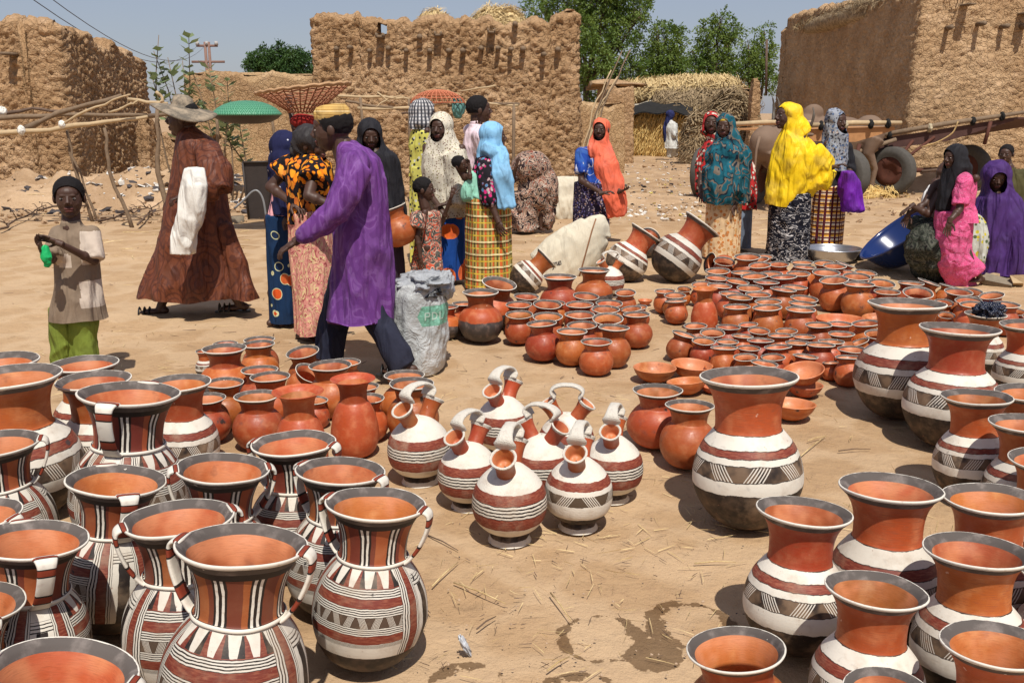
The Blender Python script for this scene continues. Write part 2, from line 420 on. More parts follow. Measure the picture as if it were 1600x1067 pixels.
def lathe_mesh(name, prof, mat, nseg=48, wobble=0., seed=0):
    V, Fc, UV = lathe_data(prof, nseg, 0, wobble, seed)
    me = bpy.data.meshes.new(name); me.from_pydata(V.tolist(), [], Fc.tolist()); me.materials.append(mat)
    me.polygons.foreach_set('use_smooth', np.full(len(me.polygons), True))
    l = me.uv_layers.new(name='UVMap'); l.data.foreach_set('uv', UV.astype(np.float32).ravel()); me.update()
    return me
def strap_mesh(name, pts, wid, thk, mat, n=10):
    """flat strap along pts; wid list of half widths across 'side', thickness thk"""
    P = spline(pts, 6); N = len(P); side = Vector((0, 1, 0)); V = []; Fc = []; UV = []
    W = np.interp(np.linspace(0, 1, N), np.linspace(0, 1, len(wid)), wid)
    for i in range(N):
        t = Vector(P[min(i + 1, N - 1)] - P[max(i - 1, 0)]).normalized(); nn = t.cross(side).normalized()
        for k in range(n):
            a = 2 * math.pi * k / n; c, s = math.cos(a), math.sin(a)
            c = math.copysign(abs(c) ** .6, c); s = math.copysign(abs(s) ** .6, s)
            V.append(Vector(P[i]) + side * c * W[i] + nn * s * thk)
    for i in range(N - 1):
        for k in range(n):
            k2 = (k + 1) % n; Fc.append((i * n + k, i * n + k2, (i + 1) * n + k2, (i + 1) * n + k))
            UV += [(k / n, i / (N - 1)), ((k + 1) / n, i / (N - 1)), ((k + 1) / n, (i + 1) / (N - 1)), (k / n, (i + 1) / (N - 1))]
    Fc.append(tuple(reversed(range(n)))); Fc.append(tuple((N - 1) * n + k for k in range(n))); UV += [(0, 0)] * n + [(0, 1)] * n
    me = bpy.data.meshes.new(name); me.from_pydata([tuple(v) for v in V], [], Fc); me.materials.append(mat)
    me.polygons.foreach_set('use_smooth', np.full(len(me.polygons), True))
    l = me.uv_layers.new(name='UVMap'); l.data.foreach_set('uv', np.asarray(UV, dtype=np.float32).ravel()); me.update(); return me
# each type: body (z from 0), neck, lip; 'zc' the centre it rocks about, 'R' widest radius
SH = {
 'A': dict(body=[(.01, 0), (.20, .02), (.36, .10), (.48, .25), (.555, .42), (.572, .56), (.55, .72), (.49, .87), (.41, .98), (.345, 1.055)],
           neck=[(.345, 1.055), (.337, 1.09), (.335, 1.18), (.343, 1.30), (.37, 1.41), (.42, 1.505)],
           lip=[(.42, 1.505), (.464, 1.548), (.497, 1.58), (.503, 1.60), (.492, 1.608), (.47, 1.598), (.44, 1.575), (.405, 1.535)], H=1.60, zc=.54, R=.575, b='band', n='neck'),
 'A2': dict(body=[(.01, 0), (.22, .02), (.40, .11), (.53, .28), (.61, .47), (.625, .60), (.60, .76), (.53, .91), (.44, 1.01), (.37, 1.075)],
           neck=[(.37, 1.075), (.352, 1.11), (.345, 1.20), (.35, 1.33), (.375, 1.45), (.42, 1.535)],
           lip=[(.42, 1.535), (.464, 1.578), (.497, 1.61), (.503, 1.63), (.492, 1.638), (.47, 1.628), (.44, 1.605), (.405, 1.565)], H=1.63, zc=.58, R=.625, b='band1', n='neck'),
 'B': dict(body=[(.01, 0), (.22, .025), (.39, .12), (.51, .29), (.572, .49), (.575, .64), (.55, .80), (.50, .93), (.44, 1.03), (.375, 1.11), (.335, 1.15)],
           neck=[(.335, 1.145), (.362, 1.152), (.366, 1.168), (.355, 1.182), (.335, 1.19), (.332, 1.28), (.345, 1.40), (.38, 1.52), (.425, 1.61)],
           lip=[(.425, 1.61), (.466, 1.65), (.497, 1.68), (.503, 1.70), (.492, 1.708), (.47, 1.698), (.44, 1.675), (.41, 1.635)], H=1.70, zc=.56, R=.58, b='sbody', n='sneck'),
 'C': dict(body=[(.01, 0), (.20, .015), (.36, .08), (.48, .21), (.535, .36), (.545, .46), (.525, .60), (.47, .74), (.405, .83), (.375, .87)],
           neck=[(.375, .87), (.37, .90), (.385, .96), (.42, 1.02), (.45, 1.055)],
           lip=[(.45, 1.055), (.48, 1.08), (.50, 1.10), (.504, 1.118), (.494, 1.126), (.478, 1.118), (.455, 1.10), (.43, 1.07)], H=1.12, zc=.46, R=.55, b='tc', n='tc'),
 'C2': dict(body=[(.01, 0), (.22, .02), (.40, .10), (.52, .24), (.585, .40), (.59, .52), (.56, .66), (.49, .79), (.42, .87), (.37, .91)],
           neck=[(.37, .91), (.355, .94), (.36, 1.02), (.39, 1.12), (.43, 1.19)],
           lip=[(.43, 1.19), (.47, 1.225), (.498, 1.25), (.504, 1.268), (.492, 1.276), (.474, 1.266), (.45, 1.245), (.42, 1.205)], H=1.27, zc=.50, R=.59, b='tc', n='tc'),
 'F': dict(body=[(.01, 0), (.24, .02), (.43, .11), (.56, .27), (.625, .45), (.625, .56), (.585, .72), (.50, .84), (.41, .91), (.375, .94)],
           neck=[(.375, .94), (.36, .97), (.35, 1.06), (.37, 1.16), (.42, 1.25)],
           lip=[(.42, 1.25), (.465, 1.295), (.498, 1.32), (.504, 1.34), (.492, 1.348), (.472, 1.338), (.445, 1.315), (.41, 1.27)], H=1.34, zc=.53, R=.625, b='two', n='neck'),
 'V': dict(body=[(.01, 0), (.24, .02), (.41, .12), (.51, .32), (.535, .56), (.50, .85), (.43, 1.10), (.355, 1.25), (.32, 1.30)],
           neck=[(.32, 1.30), (.305, 1.33), (.30, 1.45), (.31, 1.58), (.35, 1.70), (.42, 1.78)],
           lip=[(.42, 1.78), (.465, 1.80), (.497, 1.815), (.50, 1.825), (.49, 1.83), (.46, 1.815), (.40, 1.785), (.34, 1.72)], H=1.82, zc=.55, R=.54, b='tcp', n='tcp'),
}
INN = {'A': [(.405, 1.535), (.355, 1.42), (.325, 1.30), (.315, 1.18), (.325, 1.07), (.42, .93), (.52, .70), (.53, .45), (.42, .2), (.2, .05), (.01, .03)],
       'A2': [(.405, 1.565), (.36, 1.46), (.332, 1.33), (.325, 1.20), (.34, 1.08), (.45, .95), (.57, .72), (.58, .48), (.45, .2), (.2, .05), (.01, .03)],
       'B': [(.41, 1.635), (.365, 1.53), (.327, 1.40), (.312, 1.28), (.32, 1.16), (.42, 1.0), (.52, .78), (.53, .5), (.44, .22), (.2, .05), (.01, .03)],
       'C': [(.43, 1.07), (.385, .99), (.355, .90), (.36, .85), (.45, .72), (.51, .5), (.48, .28), (.34, .1), (.01, .03)],
       'C2': [(.42, 1.205), (.375, 1.11), (.34, .98), (.35, .90), (.47, .77), (.56, .53), (.50, .27), (.34, .1), (.01, .03)],
       'F': [(.41, 1.27), (.36, 1.16), (.335, 1.04), (.35, .93), (.48, .80), (.59, .55), (.54, .3), (.36, .1), (.01, .03)],
       'V': [(.34, 1.72), (.285, 1.58), (.275, 1.45), (.28, 1.33), (.36, 1.18), (.48, .8), (.5, .5), (.4, .16), (.01, .03)]}
PMESH = {}
def pot_meshes(ty, var, big, gv=0):
    key = (ty, var, big, gv)
    if key in PMESH: return PMESH[key]
    s = SH[ty]; ns = 72 if big else 36; sm = 5 if big else 3; wb = .022 if big else .03; sd_ = var * 3 + len(ty) + gv * 13
    bm = {'A': ('band', 'band1', 'band2')[var % 3], 'A2': ('band1', 'band', 'band2')[var % 3]}.get(ty, s['b'])
    rim = 'tcp' if ty == 'V' else 'rim'
    out = [('body', lathe_mesh('body', spline(s['body'], sm), MP[bm], ns, wb, sd_)),
           ('neck', lathe_mesh('neck', spline(s['neck'], sm), MP[s['n']], ns, wb, sd_)),
           ('rim', lathe_mesh('rim', spline(s['lip'], sm - 1), MP[rim], ns, wb, sd_)),
           ('inside', lathe_mesh('inside', spline(INN[ty], sm), MP['inner'], ns, wb, sd_))]
    if not big and ty in ('C', 'C2'):           # small pots: one body with its neck
        V1, F1, U1 = lathe_data(spline(s['body'] + s['neck'][1:], sm), ns, 0, wb, sd_)
        me = bpy.data.meshes.new('body'); me.from_pydata(V1.tolist(), [], F1.tolist()); me.materials.append(MP[bm])
        me.polygons.foreach_set('use_smooth', np.full(len(me.polygons), True))
        l = me.uv_layers.new(name='UVMap'); l.data.foreach_set('uv', U1.astype(np.float32).ravel()); me.update()
        out = [('body', me), out[2], out[3]]
    if ty == 'B':
        h = [(.455, 0, 1.698), (.505, 0, 1.70), (.552, 0, 1.665), (.558, 0, 1.58), (.53, 0, 1.45), (.465, 0, 1.29), (.395, 0, 1.185), (.35, 0, 1.145)]
        for k in (1, -1):
            out.append(('handle', strap_mesh('handle', [(x * k, y, z) for x, y, z in h], [.125, .105, .085, .08, .078, .085, .10], .019, MP['handle'])))
    PMESH[key] = out; return out
ALLPOTS = []
def solve(u, v, w, H, zc, lean, toward):
    """place a pot standing on the ground from its rim centre, rim width and proportions; lean to the right, tip toward the camera (radians)"""
    R = Matrix.Rotation(lean, 3, 'Y') @ Matrix.Rotation(toward, 3, 'X')
    up = R @ Vector((0, 0, 1))
    He = zc + (H - zc) * up.z
    k = ST + (v - CY) / F * CT
    s = HC / (He + F * k / w)
    Z = F * s / w
    P = Vector((0, 0, HC)) + ray(u, v) * Z
    C = P - up * (H - zc) * s
    return s, R, C
def pot(ty, u, v, w, slope=None, tip=0., yaw=None, name='jar', var=None, big=None, lean=None, **kw):
    """slope: image slope of the rim in degrees (down to the right positive)"""
    sh = SH[ty]
    k = (v - HOR) * CT / F
    nat = math.degrees(.5 * math.atan2(2 * (u - CX) * (v - HOR) * CT, F * F + (u - CX) ** 2 - ((v - HOR) * CT) ** 2)) # slope of a level rim
    if lean is None: lean = 0. if slope is None else math.radians((slope - nat) * .8)
    s, R, C = solve(u, v, w, sh['H'], sh['zc'], lean, math.radians(tip))
    if big is None: big = w > 90
    if var is None: var = random.randrange(3)
    if yaw is None: yaw = random.uniform(0, 6.28)
    ALLPOTS.append(dict(ty=ty, u=u, v=v, w=w, s=s, R=R, C=C, zc=sh['zc'], rad=sh['R'] * s, big=big, var=var, yaw=yaw, name=name, tip=tip, lean=lean, fix=big, **kw))
    return ALLPOTS[-1]
# ---------------------------------------------------------------- the pots, read off the photograph: rim centre, rim width
BJ = 'banded clay jars standing on the sand'; SJ = 'striped two-handled jars at front left'
def jar(ty, u, v, w, label, slope=None, **kw): return pot(ty, u, v, w, slope, label=label, cat='jar', group=SJ if ty == 'B' else BJ, name='two_handled_jar' if ty == 'B' else 'banded_jar', big=True, **kw)
# left, plain necks
jar('A', 14, 560, 118, 'banded jar farthest back at the left edge, grey lip', var=1)
jar('A2', 4, 589, 140, 'banded jar with white shoulder at left edge, second from the back', var=0)
jar('A', -30, 630, 120, 'plain-necked jar cut by the left edge, mostly in shade', var=2)
jar('A', 132, 570, 104, 'banded jar directly in front of the boy, only lip and neck showing', var=0)
jar('A', 130, 596, 111, 'banded jar with white shoulder and zigzag band, below the boy', var=0)
jar('A', 262, 599, 99, 'banded jar with white shoulder behind the tallest two-handled jar', var=1)
# left, striped with handles: yaw = direction of one handle (0 right, -90 towards the camera)
R_ = math.radians
jar('B', 202, 612, 155, 'large two-handled striped jar with its handle facing the camera, back of group', -1, yaw=R_(-92), tip=-4)
jar('B', -6, 690, 128, 'striped jar at left edge, middle of the group, fan pattern on shoulder', yaw=R_(-160))
jar('B', -36, 805, 130, 'striped jar almost hidden at left edge below the middle', yaw=R_(170))
jar('B', 185, 748, 147, 'striped jar whose broad handle faces right front, dark smoke patch on belly', 1, yaw=R_(-55), tip=-4)
jar('B', 356.5, 726, 142, 'striped jar with white-topped left handle, behind the tilted one', 1, yaw=R_(-158), tip=-3)
jar('B', 453, 694, 132, 'striped jar rearmost of the handled ones, beside the tall plain vase', yaw=R_(-10), tip=-2)
jar('B', 531, 735, 139, 'striped jar behind the rightmost handled jar, lip chipped', 1, yaw=R_(-20), tip=-4)
jar('B', 584, 780, 157, 'rightmost striped jar with two handles and a pale orange mouth', 2, yaw=R_(-12), tip=-5)
jar('B', 374.5, 850, 200, 'biggest striped jar at front, two thin handles, red and white neck', -2, yaw=R_(-4), tip=-7)
jar('B', 283, 812, 169, 'striped jar tilted to the left behind the biggest striped jar', -9.5, yaw=R_(-150), tip=-4)
jar('B', 33, 852, 165, 'striped jar at lower left with wide white handle over dark belly', -3, yaw=R_(-52), tip=-4)
jar('B', -26, 925, 152, 'striped jar cut by left edge just above the bottom corner', -3, yaw=R_(-40), tip=-4)
jar('B', 95, 1052, 228, 'jar in the bottom left corner seen from above, only its mouth', -2, yaw=R_(180), tip=-6)
# right, banded
jar('A', 1170, 591, 150, 'large banded jar standing alone at centre right with zigzag band', 2, var=0, tip=-4, yaw=1.9)
jar('A2', 1421, 473, 115, 'large dark-bellied jar with orange neck, left of the rear right pair', 4, var=0, tip=-3, yaw=.4)
jar('A2', 1495, 511, 117, 'large jar with smoke-stained grey patch, right of the rear right pair', 6, var=1, tip=-3, yaw=2.4)
jar('A', 1537, 626, 105, 'banded jar with hatched band in half shade, in front of smoke-stained jar', 5, var=0, tip=-3)
jar('A', 1590, 664, 108, 'banded jar at right edge just below the hatched half-shaded jar', 5, var=2, tip=-3)
jar('A', 1606, 611, 96, 'banded jar mouth at right edge above the other right edge jars', 3, var=1)
jar('A', 1628, 709, 106, 'banded jar cut off by the right edge, middle height', 5, var=0)
jar('A', 1277, 798, 142, 'banded jar with slanting lip, leftmost of the lower right group', 11, var=2, tip=-5, yaw=.9)
jar('A', 1397, 768, 157, 'wide-mouthed banded jar at the back of lower right group, chipped lip', 9.5, var=1, tip=-5)
jar('A', 1543, 783, 146, 'banded jar with glossy mouth at the right of lower right group', 8, var=0, tip=-4)
jar('A', 1520, 855, 155, 'banded jar with ridged orange neck in the lower right group', 11, var=2, tip=-5)
jar('A', 1368, 921, 154, 'banded jar with pale orange mouth at the centre of lower right group', 14, var=1, tip=-6, yaw=2.)
jar('A', 1558, 1002, 166, 'banded jar near the bottom right corner', 13, var=0, tip=-6)
jar('A', 1384, 1078, 132, 'jar at the bottom edge right of centre, only lip showing', 10, var=0)
jar('A', 1640, 880, 120, 'banded jar at right edge beside the ridged orange neck', 10, var=0)
jar('A', 1605, 507, 78, 'banded jar with pale mouth beside the right edge, rear', 2, var=0, yaw=1.)
jar('A', 1540, 491, 60, 'banded jar with a black plastic bag stuffed in its mouth', 6, var=1)
pot('C2', 1149, 1012, 152, 3, tip=-6, label='plain clay pot with dark empty mouth at the bottom edge, right of stains', cat='pot', group='plain clay pots', name='clay_pot', big=True)
# tipped big jars in the middle distance: (type, body centre, body width px, axis lean deg, toward deg)
LAID = [('A2', 979, 409, 66, 33, -4, 'banded jar leaning right, left one of the leaning pair behind small pots', 1),
        ('A2', 1057, 403, 79, 37, -4, 'dark-bellied banded jar leaning right in front of the patterned skirt', 0),
        ('A2', 822, 433, 52, 48, -8, 'dark jar with one white band lying over beside the tall sack', 1),
        ('F', 1006, 385, 40, 40, -40, 'clay jar leaning behind the left leaning banded jar', 0),
        ('C2', 1130, 417, 38, -72, 18, 'clay pot on its side with its dark mouth to the left', 0)]
for ty, u, v, w, lean, tw, lab, var in LAID:
    sh = SH[ty]; k = ST + (v - CY) / F * CT; W = 2 * sh['R']; s = HC / (sh['zc'] + F * k / w * W)
    P = Vector((0, 0, HC)) + ray(u, v) * (F * s * W / w)
    R = Matrix.Rotation(R_(lean), 3, 'Y') @ Matrix.Rotation(R_(tw), 3, 'X')
    ALLPOTS.append(dict(ty=ty, u=u, v=v, w=w, s=s, R=R, C=P, zc=sh['zc'], rad=sh['R'] * s, big=w > 50, var=var, yaw=random.uniform(0, 6), name='banded_jar' if ty[0] == 'A' else 'clay_pot', tip=tw, lean=lean, fix=True, label=lab, cat='jar' if ty[0] == 'A' else 'pot', group=BJ if ty[0] == 'A' else None))
# pots with a look of their own
def one(ty, u, v, w, label, slope=None, name='clay_pot', cat='pot', **kw): return pot(ty, u, v, w, slope, label=label, cat=cat, name=name, **kw)
one('F', 749.7, 458.6, 57, 'round cooking pot with orange top and black bottom, beside the plastic sack', name='cooking_pot')
one('F', 780, 444, 54, 'tilted two-tone pot just behind the black-bottomed cooking pot', 12, name='cooking_pot', tip=12)
one('F', 700, 476, 40, 'two-tone pot half hidden behind the plastic sack', name='cooking_pot')
one('F', 722, 474, 36, 'two-tone pot between the plastic sack and the cooking pot', name='cooking_pot')
one('F', 928, 421.6, 49, 'two-tone pot with tall neck in front of the tall sack', name='cooking_pot')
one('C2', 873, 434, 54, 'wide-mouthed clay pot at the foot of the tall sack')
one('C2', 1027.8, 604.6, 77, 'round clay pot left of the large banded jar, rear of two')
one('C2', 1078, 637, 76, 'round clay pot with a black scorch mark beside the large banded jar', 5, tip=-4)
one('F', 359.4, 547, 69, 'two-tone pot at the back of the left cluster behind the handled jars', name='cooking_pot')
one('A', 319, 548, 27, 'small banded jar with white shoulder behind the left cluster', name='banded_jar', cat='jar', big=False)
one('C2', 326, 617.5, 58, 'cracked brownish clay pot at the left end of its cluster')
one('C2', 401, 620, 67, 'shiny round clay pot with a white spot behind the striped jars')
one('C2', 403, 538.5, 52, 'clay pot at the back of left cluster, second from its right')
one('C2', 405, 530, 48, 'clay pot farthest back in the left cluster')
one('C', 352, 537, 38, 'small clay pot behind the two-tone pot of the left cluster')
one('C2', 471, 551, 52, 'clay pot tipped up beside the walking man', -12, tip=10)
one('C2', 396, 574.6, 56, 'clay pot in the middle of the left cluster, behind another')
one('C2', 422, 588, 62, 'clay pot with wide lip in the middle of the left cluster')
one('C2', 346.5, 596.7, 61, 'clay pot with a white splash inside its mouth')
one('C', 486, 579, 46, 'clay pot lying tilted with its mouth to the right', 34, tip=14)
one('C2', 530, 577, 68, 'clay pot with broad white lip below the walking man')
one('C', 537.6, 564, 50, 'clay pot between the walking man and a wide-lipped pot')
one('C2', 599, 582, 64, 'clay pot with wide mouth by the trouser leg')
one('C2', 630, 603.5, 70, 'clay pot behind the leftmost double-spouted flask')
one('C', 508, 620, 42, 'clay pot squeezed between the two plain vases')
one('C2', 585, 598, 50, 'clay pot directly behind the tall plain vase')
one('C2', 583, 624, 56, 'clay pot right of the tall plain vase, low')
one('V', 551, 592, 70, 'tall plain orange vase with flared mouth and no white line', name='tall_vase', cat='vase', big=True)
one('V', 465.5, 613, 79, 'plain orange vase with wide flat mouth behind striped jars', name='tall_vase', cat='vase', big=True)
# clusters of small pots: (left, right, top, bottom) of each rim, in an enlarged view (origin, scale)
def cluster(rows, ox, oy, where, ty='C', sc=3.5575, group=None):
    L = []
    for it in rows:
        l, r, t, b = it[:4]; sl = it[4] if len(it) > 4 else None; yv = it[5] if len(it) > 5 else ty
        u = ox + (l + r) / 2 / sc; v = oy + (t + b) / 2 / sc; w = (r - l) / sc; e = (b - t) / (r - l)
        if sl: w /= math.cos(R_(sl)) ** .5; e = max(.2, e - abs(math.tan(R_(sl))) * .75)
        k = (v - HOR) * CT / F; tip = math.degrees(math.asin(min(.9, e * .98)) - math.asin(k))
        tip = max(-7, min(36, tip * .95)) if abs(tip) > 2 else 0
        L.append(dict(u=u, v=v, w=w, slope=sl if sl is not None else random.uniform(-3, 4), tip=tip, ty=yv, big_s=sl))
    L.sort(key=lambda d: d['v'])
    rws = []                                        # split in rows by height in the picture
    per = 13
    for i in range(0, len(L), per): rws.append(sorted(L[i:i + per], key=lambda d: d['u']))
    rws.reverse()
    ORD = ['first', 'second', 'third', 'fourth', 'fifth', 'sixth', 'seventh', 'eighth', 'ninth', 'tenth', 'eleventh', 'twelfth', 'thirteenth']
    RN = ['front', 'second', 'third', 'fourth', 'fifth', 'sixth']
    for ri, rw in enumerate(rws):
        for i, d in enumerate(rw):
            look = 'tipped clay pot' if abs(d['tip']) > 14 or (d['big_s'] and abs(d['big_s']) > 12) else 'small clay pot' if d['w'] < 38 else 'round clay pot'
            rk = (ORD[i] + ' from left' if i < len(rw) - 1 else 'rightmost')
            pot(d['ty'], d['u'], d['v'], d['w'], d['slope'], tip=d['tip'], label='%s, %s in the %s row %s' % (look, rk, RN[ri], where), cat='pot', group=group, name='clay_pot', big=False)
cluster([(720,865,482,520),(680,825,540,580),(675,830,578,625,0,'C'),(825,985,530,585),(838,1007,585,640),(820,988,638,685,-4,'C2'),(933,1103,680,722),
         (1097,1275,728,772),(1187,1360,673,710,2,'C2'),(1155,1323,600,670),(1015,1185,637,685),(995,1165,583,628),(1010,1165,530,570),(1050,1195,485,540,5),
         (1185,1335,525,570),(1155,1312,555,600),(1283,1400,470,515),(1315,1430,555,600,-8),(900,1012,525,560),(1330,1480,590,625,0,'C2')],
        600, 320, 'of pots near the tall sack', group='small clay pots near the tall sack')
cluster([(545,690,85,125),(540,658,110,165),(665,780,103,150,-12),(720,810,93,120),(675,795,140,182,-6),(810,925,132,165),(900,1020,130,155),(925,1048,147,178,4),(1035,1150,133,165),
         (1152,1258,122,178,25),(1090,1215,150,185),(437,572,178,215),(437,565,207,240),(578,715,178,205),(733,862,185,215),(622,768,198,240,-4),(795,942,212,240),(888,1015,190,222),
         (1030,1180,178,220),(1180,1265,178,205),(1267,1388,173,220,8),(1202,1352,195,238),(1070,1228,215,270,-6),(1218,1385,255,285,3),(1350,1460,243,275),
         (562,690,222,275,10),(340,452,243,280),(445,580,250,290,5),(610,755,260,300),(703,842,240,268),(858,1000,258,290,4),(363,502,272,300,0,'V'),(152,268,285,312),(205,325,305,340),(212,330,345,360),
         (295,375,277,312),(510,645,290,330,5),(552,695,318,360,4),(657,797,305,340),(798,940,280,312,8),(712,858,335,370),(908,1060,318,370,6),(480,530,330,355),(535,685,365,400),(697,860,375,405),
         (885,1045,385,420),(900,1050,365,390,6),(0,105,372,415,-10)],
        980, 370, 'of the big heap', group='small clay pots heaped behind the bowls')
cluster([(315,445,472,508),(495,628,475,512,4),(405,542,503,558),(620,725,478,500,-5),(672,792,505,548),(826,945,500,535),(995,1138,480,510),(1120,1255,475,505),(1255,1408,465,512,-4),
         (1278,1408,510,565),(1162,1302,525,560),(250,385,505,575,20),(363,493,555,607,4),(493,618,568,600),(470,620,600,625),(580,700,535,560,5),(660,805,567,592),(785,915,535,560),(920,1045,535,560),
         (625,755,600,630),(757,905,595,620),(882,1015,573,598,3),(1010,1165,590,612,4),(1064,1205,565,590,4),(1168,1325,592,640,4),(1230,1330,555,600,-25),(583,718,640,685),(747,880,640,680),
         (925,1060,635,675,10),(685,838,675,740,12),(1150,1300,655,672),(1085,1180,683,697)],
        980, 370, 'just behind the bowls', group='small clay pots behind the bowls')
cluster([(548,685,235,275,6),(583,742,268,340),(692,810,218,290,26),(747,850,250,295,20),(755,903,285,340,4),(385,527,240,290),(442,582,285,322),(880,1013,278,330),(1000,1130,305,360,-12),
         (862,1000,325,370),(895,1070,345,400,5),(1065,1218,352,400,4),(760,865,340,385),(1155,1250,395,435),(1085,1172,410,445),(770,860,415,455),(1240,1330,425,460)],
        1250, 370, 'of pots before the pink dress', group='small clay pots in front of the pink dress')
# let neighbours that overlap settle apart by a few centimetres
for p in ALLPOTS: p['C0'] = p['C'].copy()
for it in range(60):
    for i, a in enumerate(ALLPOTS):
        for b in ALLPOTS[i + 1:]:
            if abs(a['C'].y - b['C'].y) > 1: continue
            d = Vector((b['C'].x - a['C'].x, b['C'].y - a['C'].y)); L = d.length
            dz = abs(a['C'].z - b['C'].z); m = a['rad'] + b['rad']
            if dz < m: m = math.sqrt(m * m - dz * dz)
            m *= .96
            if L < m and L > 1e-4:
                q = d / L * (m - L) * .5
                wa, wb_ = (0 if a['fix'] and not b['fix'] else 1), (0 if b['fix'] and not a['fix'] else 1)
                a['C'].x -= q.x * wa; a['C'].y -= q.y * wa; b['C'].x += q.x * wb_; b['C'].y += q.y * wb_
    for p in ALLPOTS:
        e = p['C'] - p['C0']; lim = .045 if p['fix'] else .11
        if e.length > lim: p['C'] = p['C0'] + e * (lim / e.length)
def spawn(p):
    M = p['R'] @ Matrix.Rotation(p['yaw'], 3, 'Z')
    base = p['C'] - M @ Vector((0, 0, p['zc'] * p['s']))
    t = thing(p['name'], p['label'], p['cat'], base, M.to_euler(), p.get('group')); zk = random.uniform(.985, 1.015) if p['big'] else random.uniform(.95, 1.05); t.scale = (p['s'], p['s'] * random.uniform(.98, 1.02), p['s'] * zk)
    for nm, me in pot_meshes(p['ty'], p['var'] % 3, p['big'], random.randrange(3)): share(nm, me, t)
    return t
for p in ALLPOTS: spawn(p)
# ---------------------------------------------------------------- double-spouted flasks
FL_BODY = [(.01, 0), (.27, 0), (.285, .015), (.262, .07), (.235, .125), (.245, .155), (.35, .205), (.455, .32), (.50, .47), (.50, .62), (.46, .77), (.37, .90), (.26, 1.0), (.16, 1.07), (.01, 1.10)]
SPOUT = [(.135, 0), (.128, .12), (.13, .22), (.15, .31), (.175, .355), (.18, .37), (.158, .378), (.135, .35), (.108, .27), (.09, .21), (.01, .20)]
fl_b = [lathe_mesh('body', spline(FL_BODY, 4), MP[m], 64, .014, 3) for m in ('flask', 'flask1')]
def spout_mesh():
    pr = spline(SPOUT, 3); V, Fc, UV = lathe_data(pr, 28, 0, .02, 5)
    me = bpy.data.meshes.new('spout'); me.from_pydata(V.tolist(), [], Fc.tolist())
    for m in (MP['neck'], MP['strap'], MP['inner']): me.materials.append(m)
    n = len(pr) - 1; mi = []
    for i in range(n): mi += [0 if i < 10 else 1 if i < 20 else 2] * 28
    me.polygons.foreach_set('material_index', np.array(mi, dtype=np.int32)); me.polygons.foreach_set('use_smooth', np.full(len(me.polygons), True))
    l = me.uv_layers.new(name='UVMap'); l.data.foreach_set('uv', UV.astype(np.float32).ravel()); me.update(); return me
sp_me = spout_mesh()
hd_me = strap_mesh('handle', [(-.215, 0, 1.385), (-.265, 0, 1.455), (-.275, 0, 1.51), (-.21, 0, 1.57), (-.10, 0, 1.605), (0, 0, 1.61), (.10, 0, 1.605), (.21, 0, 1.57), (.275, 0, 1.51), (.265, 0, 1.455), (.215, 0, 1.385)], [.14, .15, .115, .095, .085, .08, .085, .095, .115, .15, .14], .028, MP['strap'])
def flask(u, v, w, yaw, label, var=0, lean=0.):
    k = ST + (v - CY) / F * CT; s = HC / (.56 + F * k / w); P = Vector((0, 0, HC)) + ray(u, v) * (F * s / w)
    t = thing('double_spouted_flask', label, 'flask', (P.x, P.y, 0), (0, R_(lean), R_(yaw)), 'white double-spouted flasks'); t.scale = (s,) * 3
    share('body', fl_b[var], t)
    for sg in (1, -1):
        o = share('spout', sp_me, t); o.location = (.13 * sg, 0, .95); o.rotation_euler = (0, R_(33) * sg, 0); o.scale = (1, 1, 1.12)
    share('handle', hd_me, t); return t
flask(655, 700, 99, -128, 'double-spouted flask standing apart at the left of its group')
flask(732, 740, 97, -125, 'double-spouted flask second from left, its handle rising to the right')
flask(786, 664, 88, -122, 'double-spouted flask at the back left, seen over the others')
flask(796, 782, 117, -103, 'double-spouted flask nearest the camera, spout pointing forward')
flask(846, 727, 95, -30, 'double-spouted flask in the middle, handle arching across the view')
flask(885, 690, 88, -8, 'double-spouted flask at the very back with a broad pale arch')
flask(957, 729, 95, -105, 'double-spouted flask at the right of the group, handle over its back', lean=0)
flask(904, 768, 106, -104, 'double-spouted flask with a hatched grey band, front right of the group', 1)
t = flask(953, 440, 45, 10, 'small double-spouted flask beside the foot of the tall sack', 0)
# ---------------------------------------------------------------- bowls
BOWL = [(.01, 0), (.16, .01), (.32, .09), (.44, .21), (.50, .34), (.505, .355), (.49, .365), (.465, .34), (.40, .22), (.28, .11), (.12, .045), (.01, .04)]
bw = spline(BOWL, 4); bV, bF, bU = lathe_data(bw, 48, 0, .015, 8)
bowl_me = bpy.data.meshes.new('bowl'); bowl_me.from_pydata(bV.tolist(), [], bF.tolist())
for m in (MP['tc'], MP['inner']): bowl_me.materials.append(m)
bowl_me.polygons.foreach_set('material_index', np.array(sum([[0 if i < 20 else 1] * 48 for i in range(len(bw) - 1)], []), dtype=np.int32)); bowl_me.polygons.foreach_set('use_smooth', np.full(len(bowl_me.polygons), True))
l = bowl_me.uv_layers.new(name='UVMap'); l.data.foreach_set('uv', bU.astype(np.float32).ravel()); bowl_me.update()
def bowl(l_, r_, t_, b_, label, lean=0., tip=0., lift=0.):
    u = 980 + (l_ + r_) / 2 / 3.5575; v = 370 + (t_ + b_) / 2 / 3.5575; w = (r_ - l_) / 3.5575
    sz, R, C = solve(u, v, w, .355, .30, R_(lean), R_(tip))
    if lift:
        k = ST + (v - CY) / F * CT; sz = (HC - lift) / (.355 + F * k / w); C = Vector((0, 0, HC)) + ray(u, v) * (F * sz / w) - R @ Vector((0, 0, .055 * sz))
    o = share('clay_bowl', bowl_me); o.location = C - R @ Vector((0, 0, .30 * sz)); o.rotation_euler = R.to_euler(); o.scale = (sz,) * 3
    return tag(o, label, 'bowl', 'plain clay bowls')
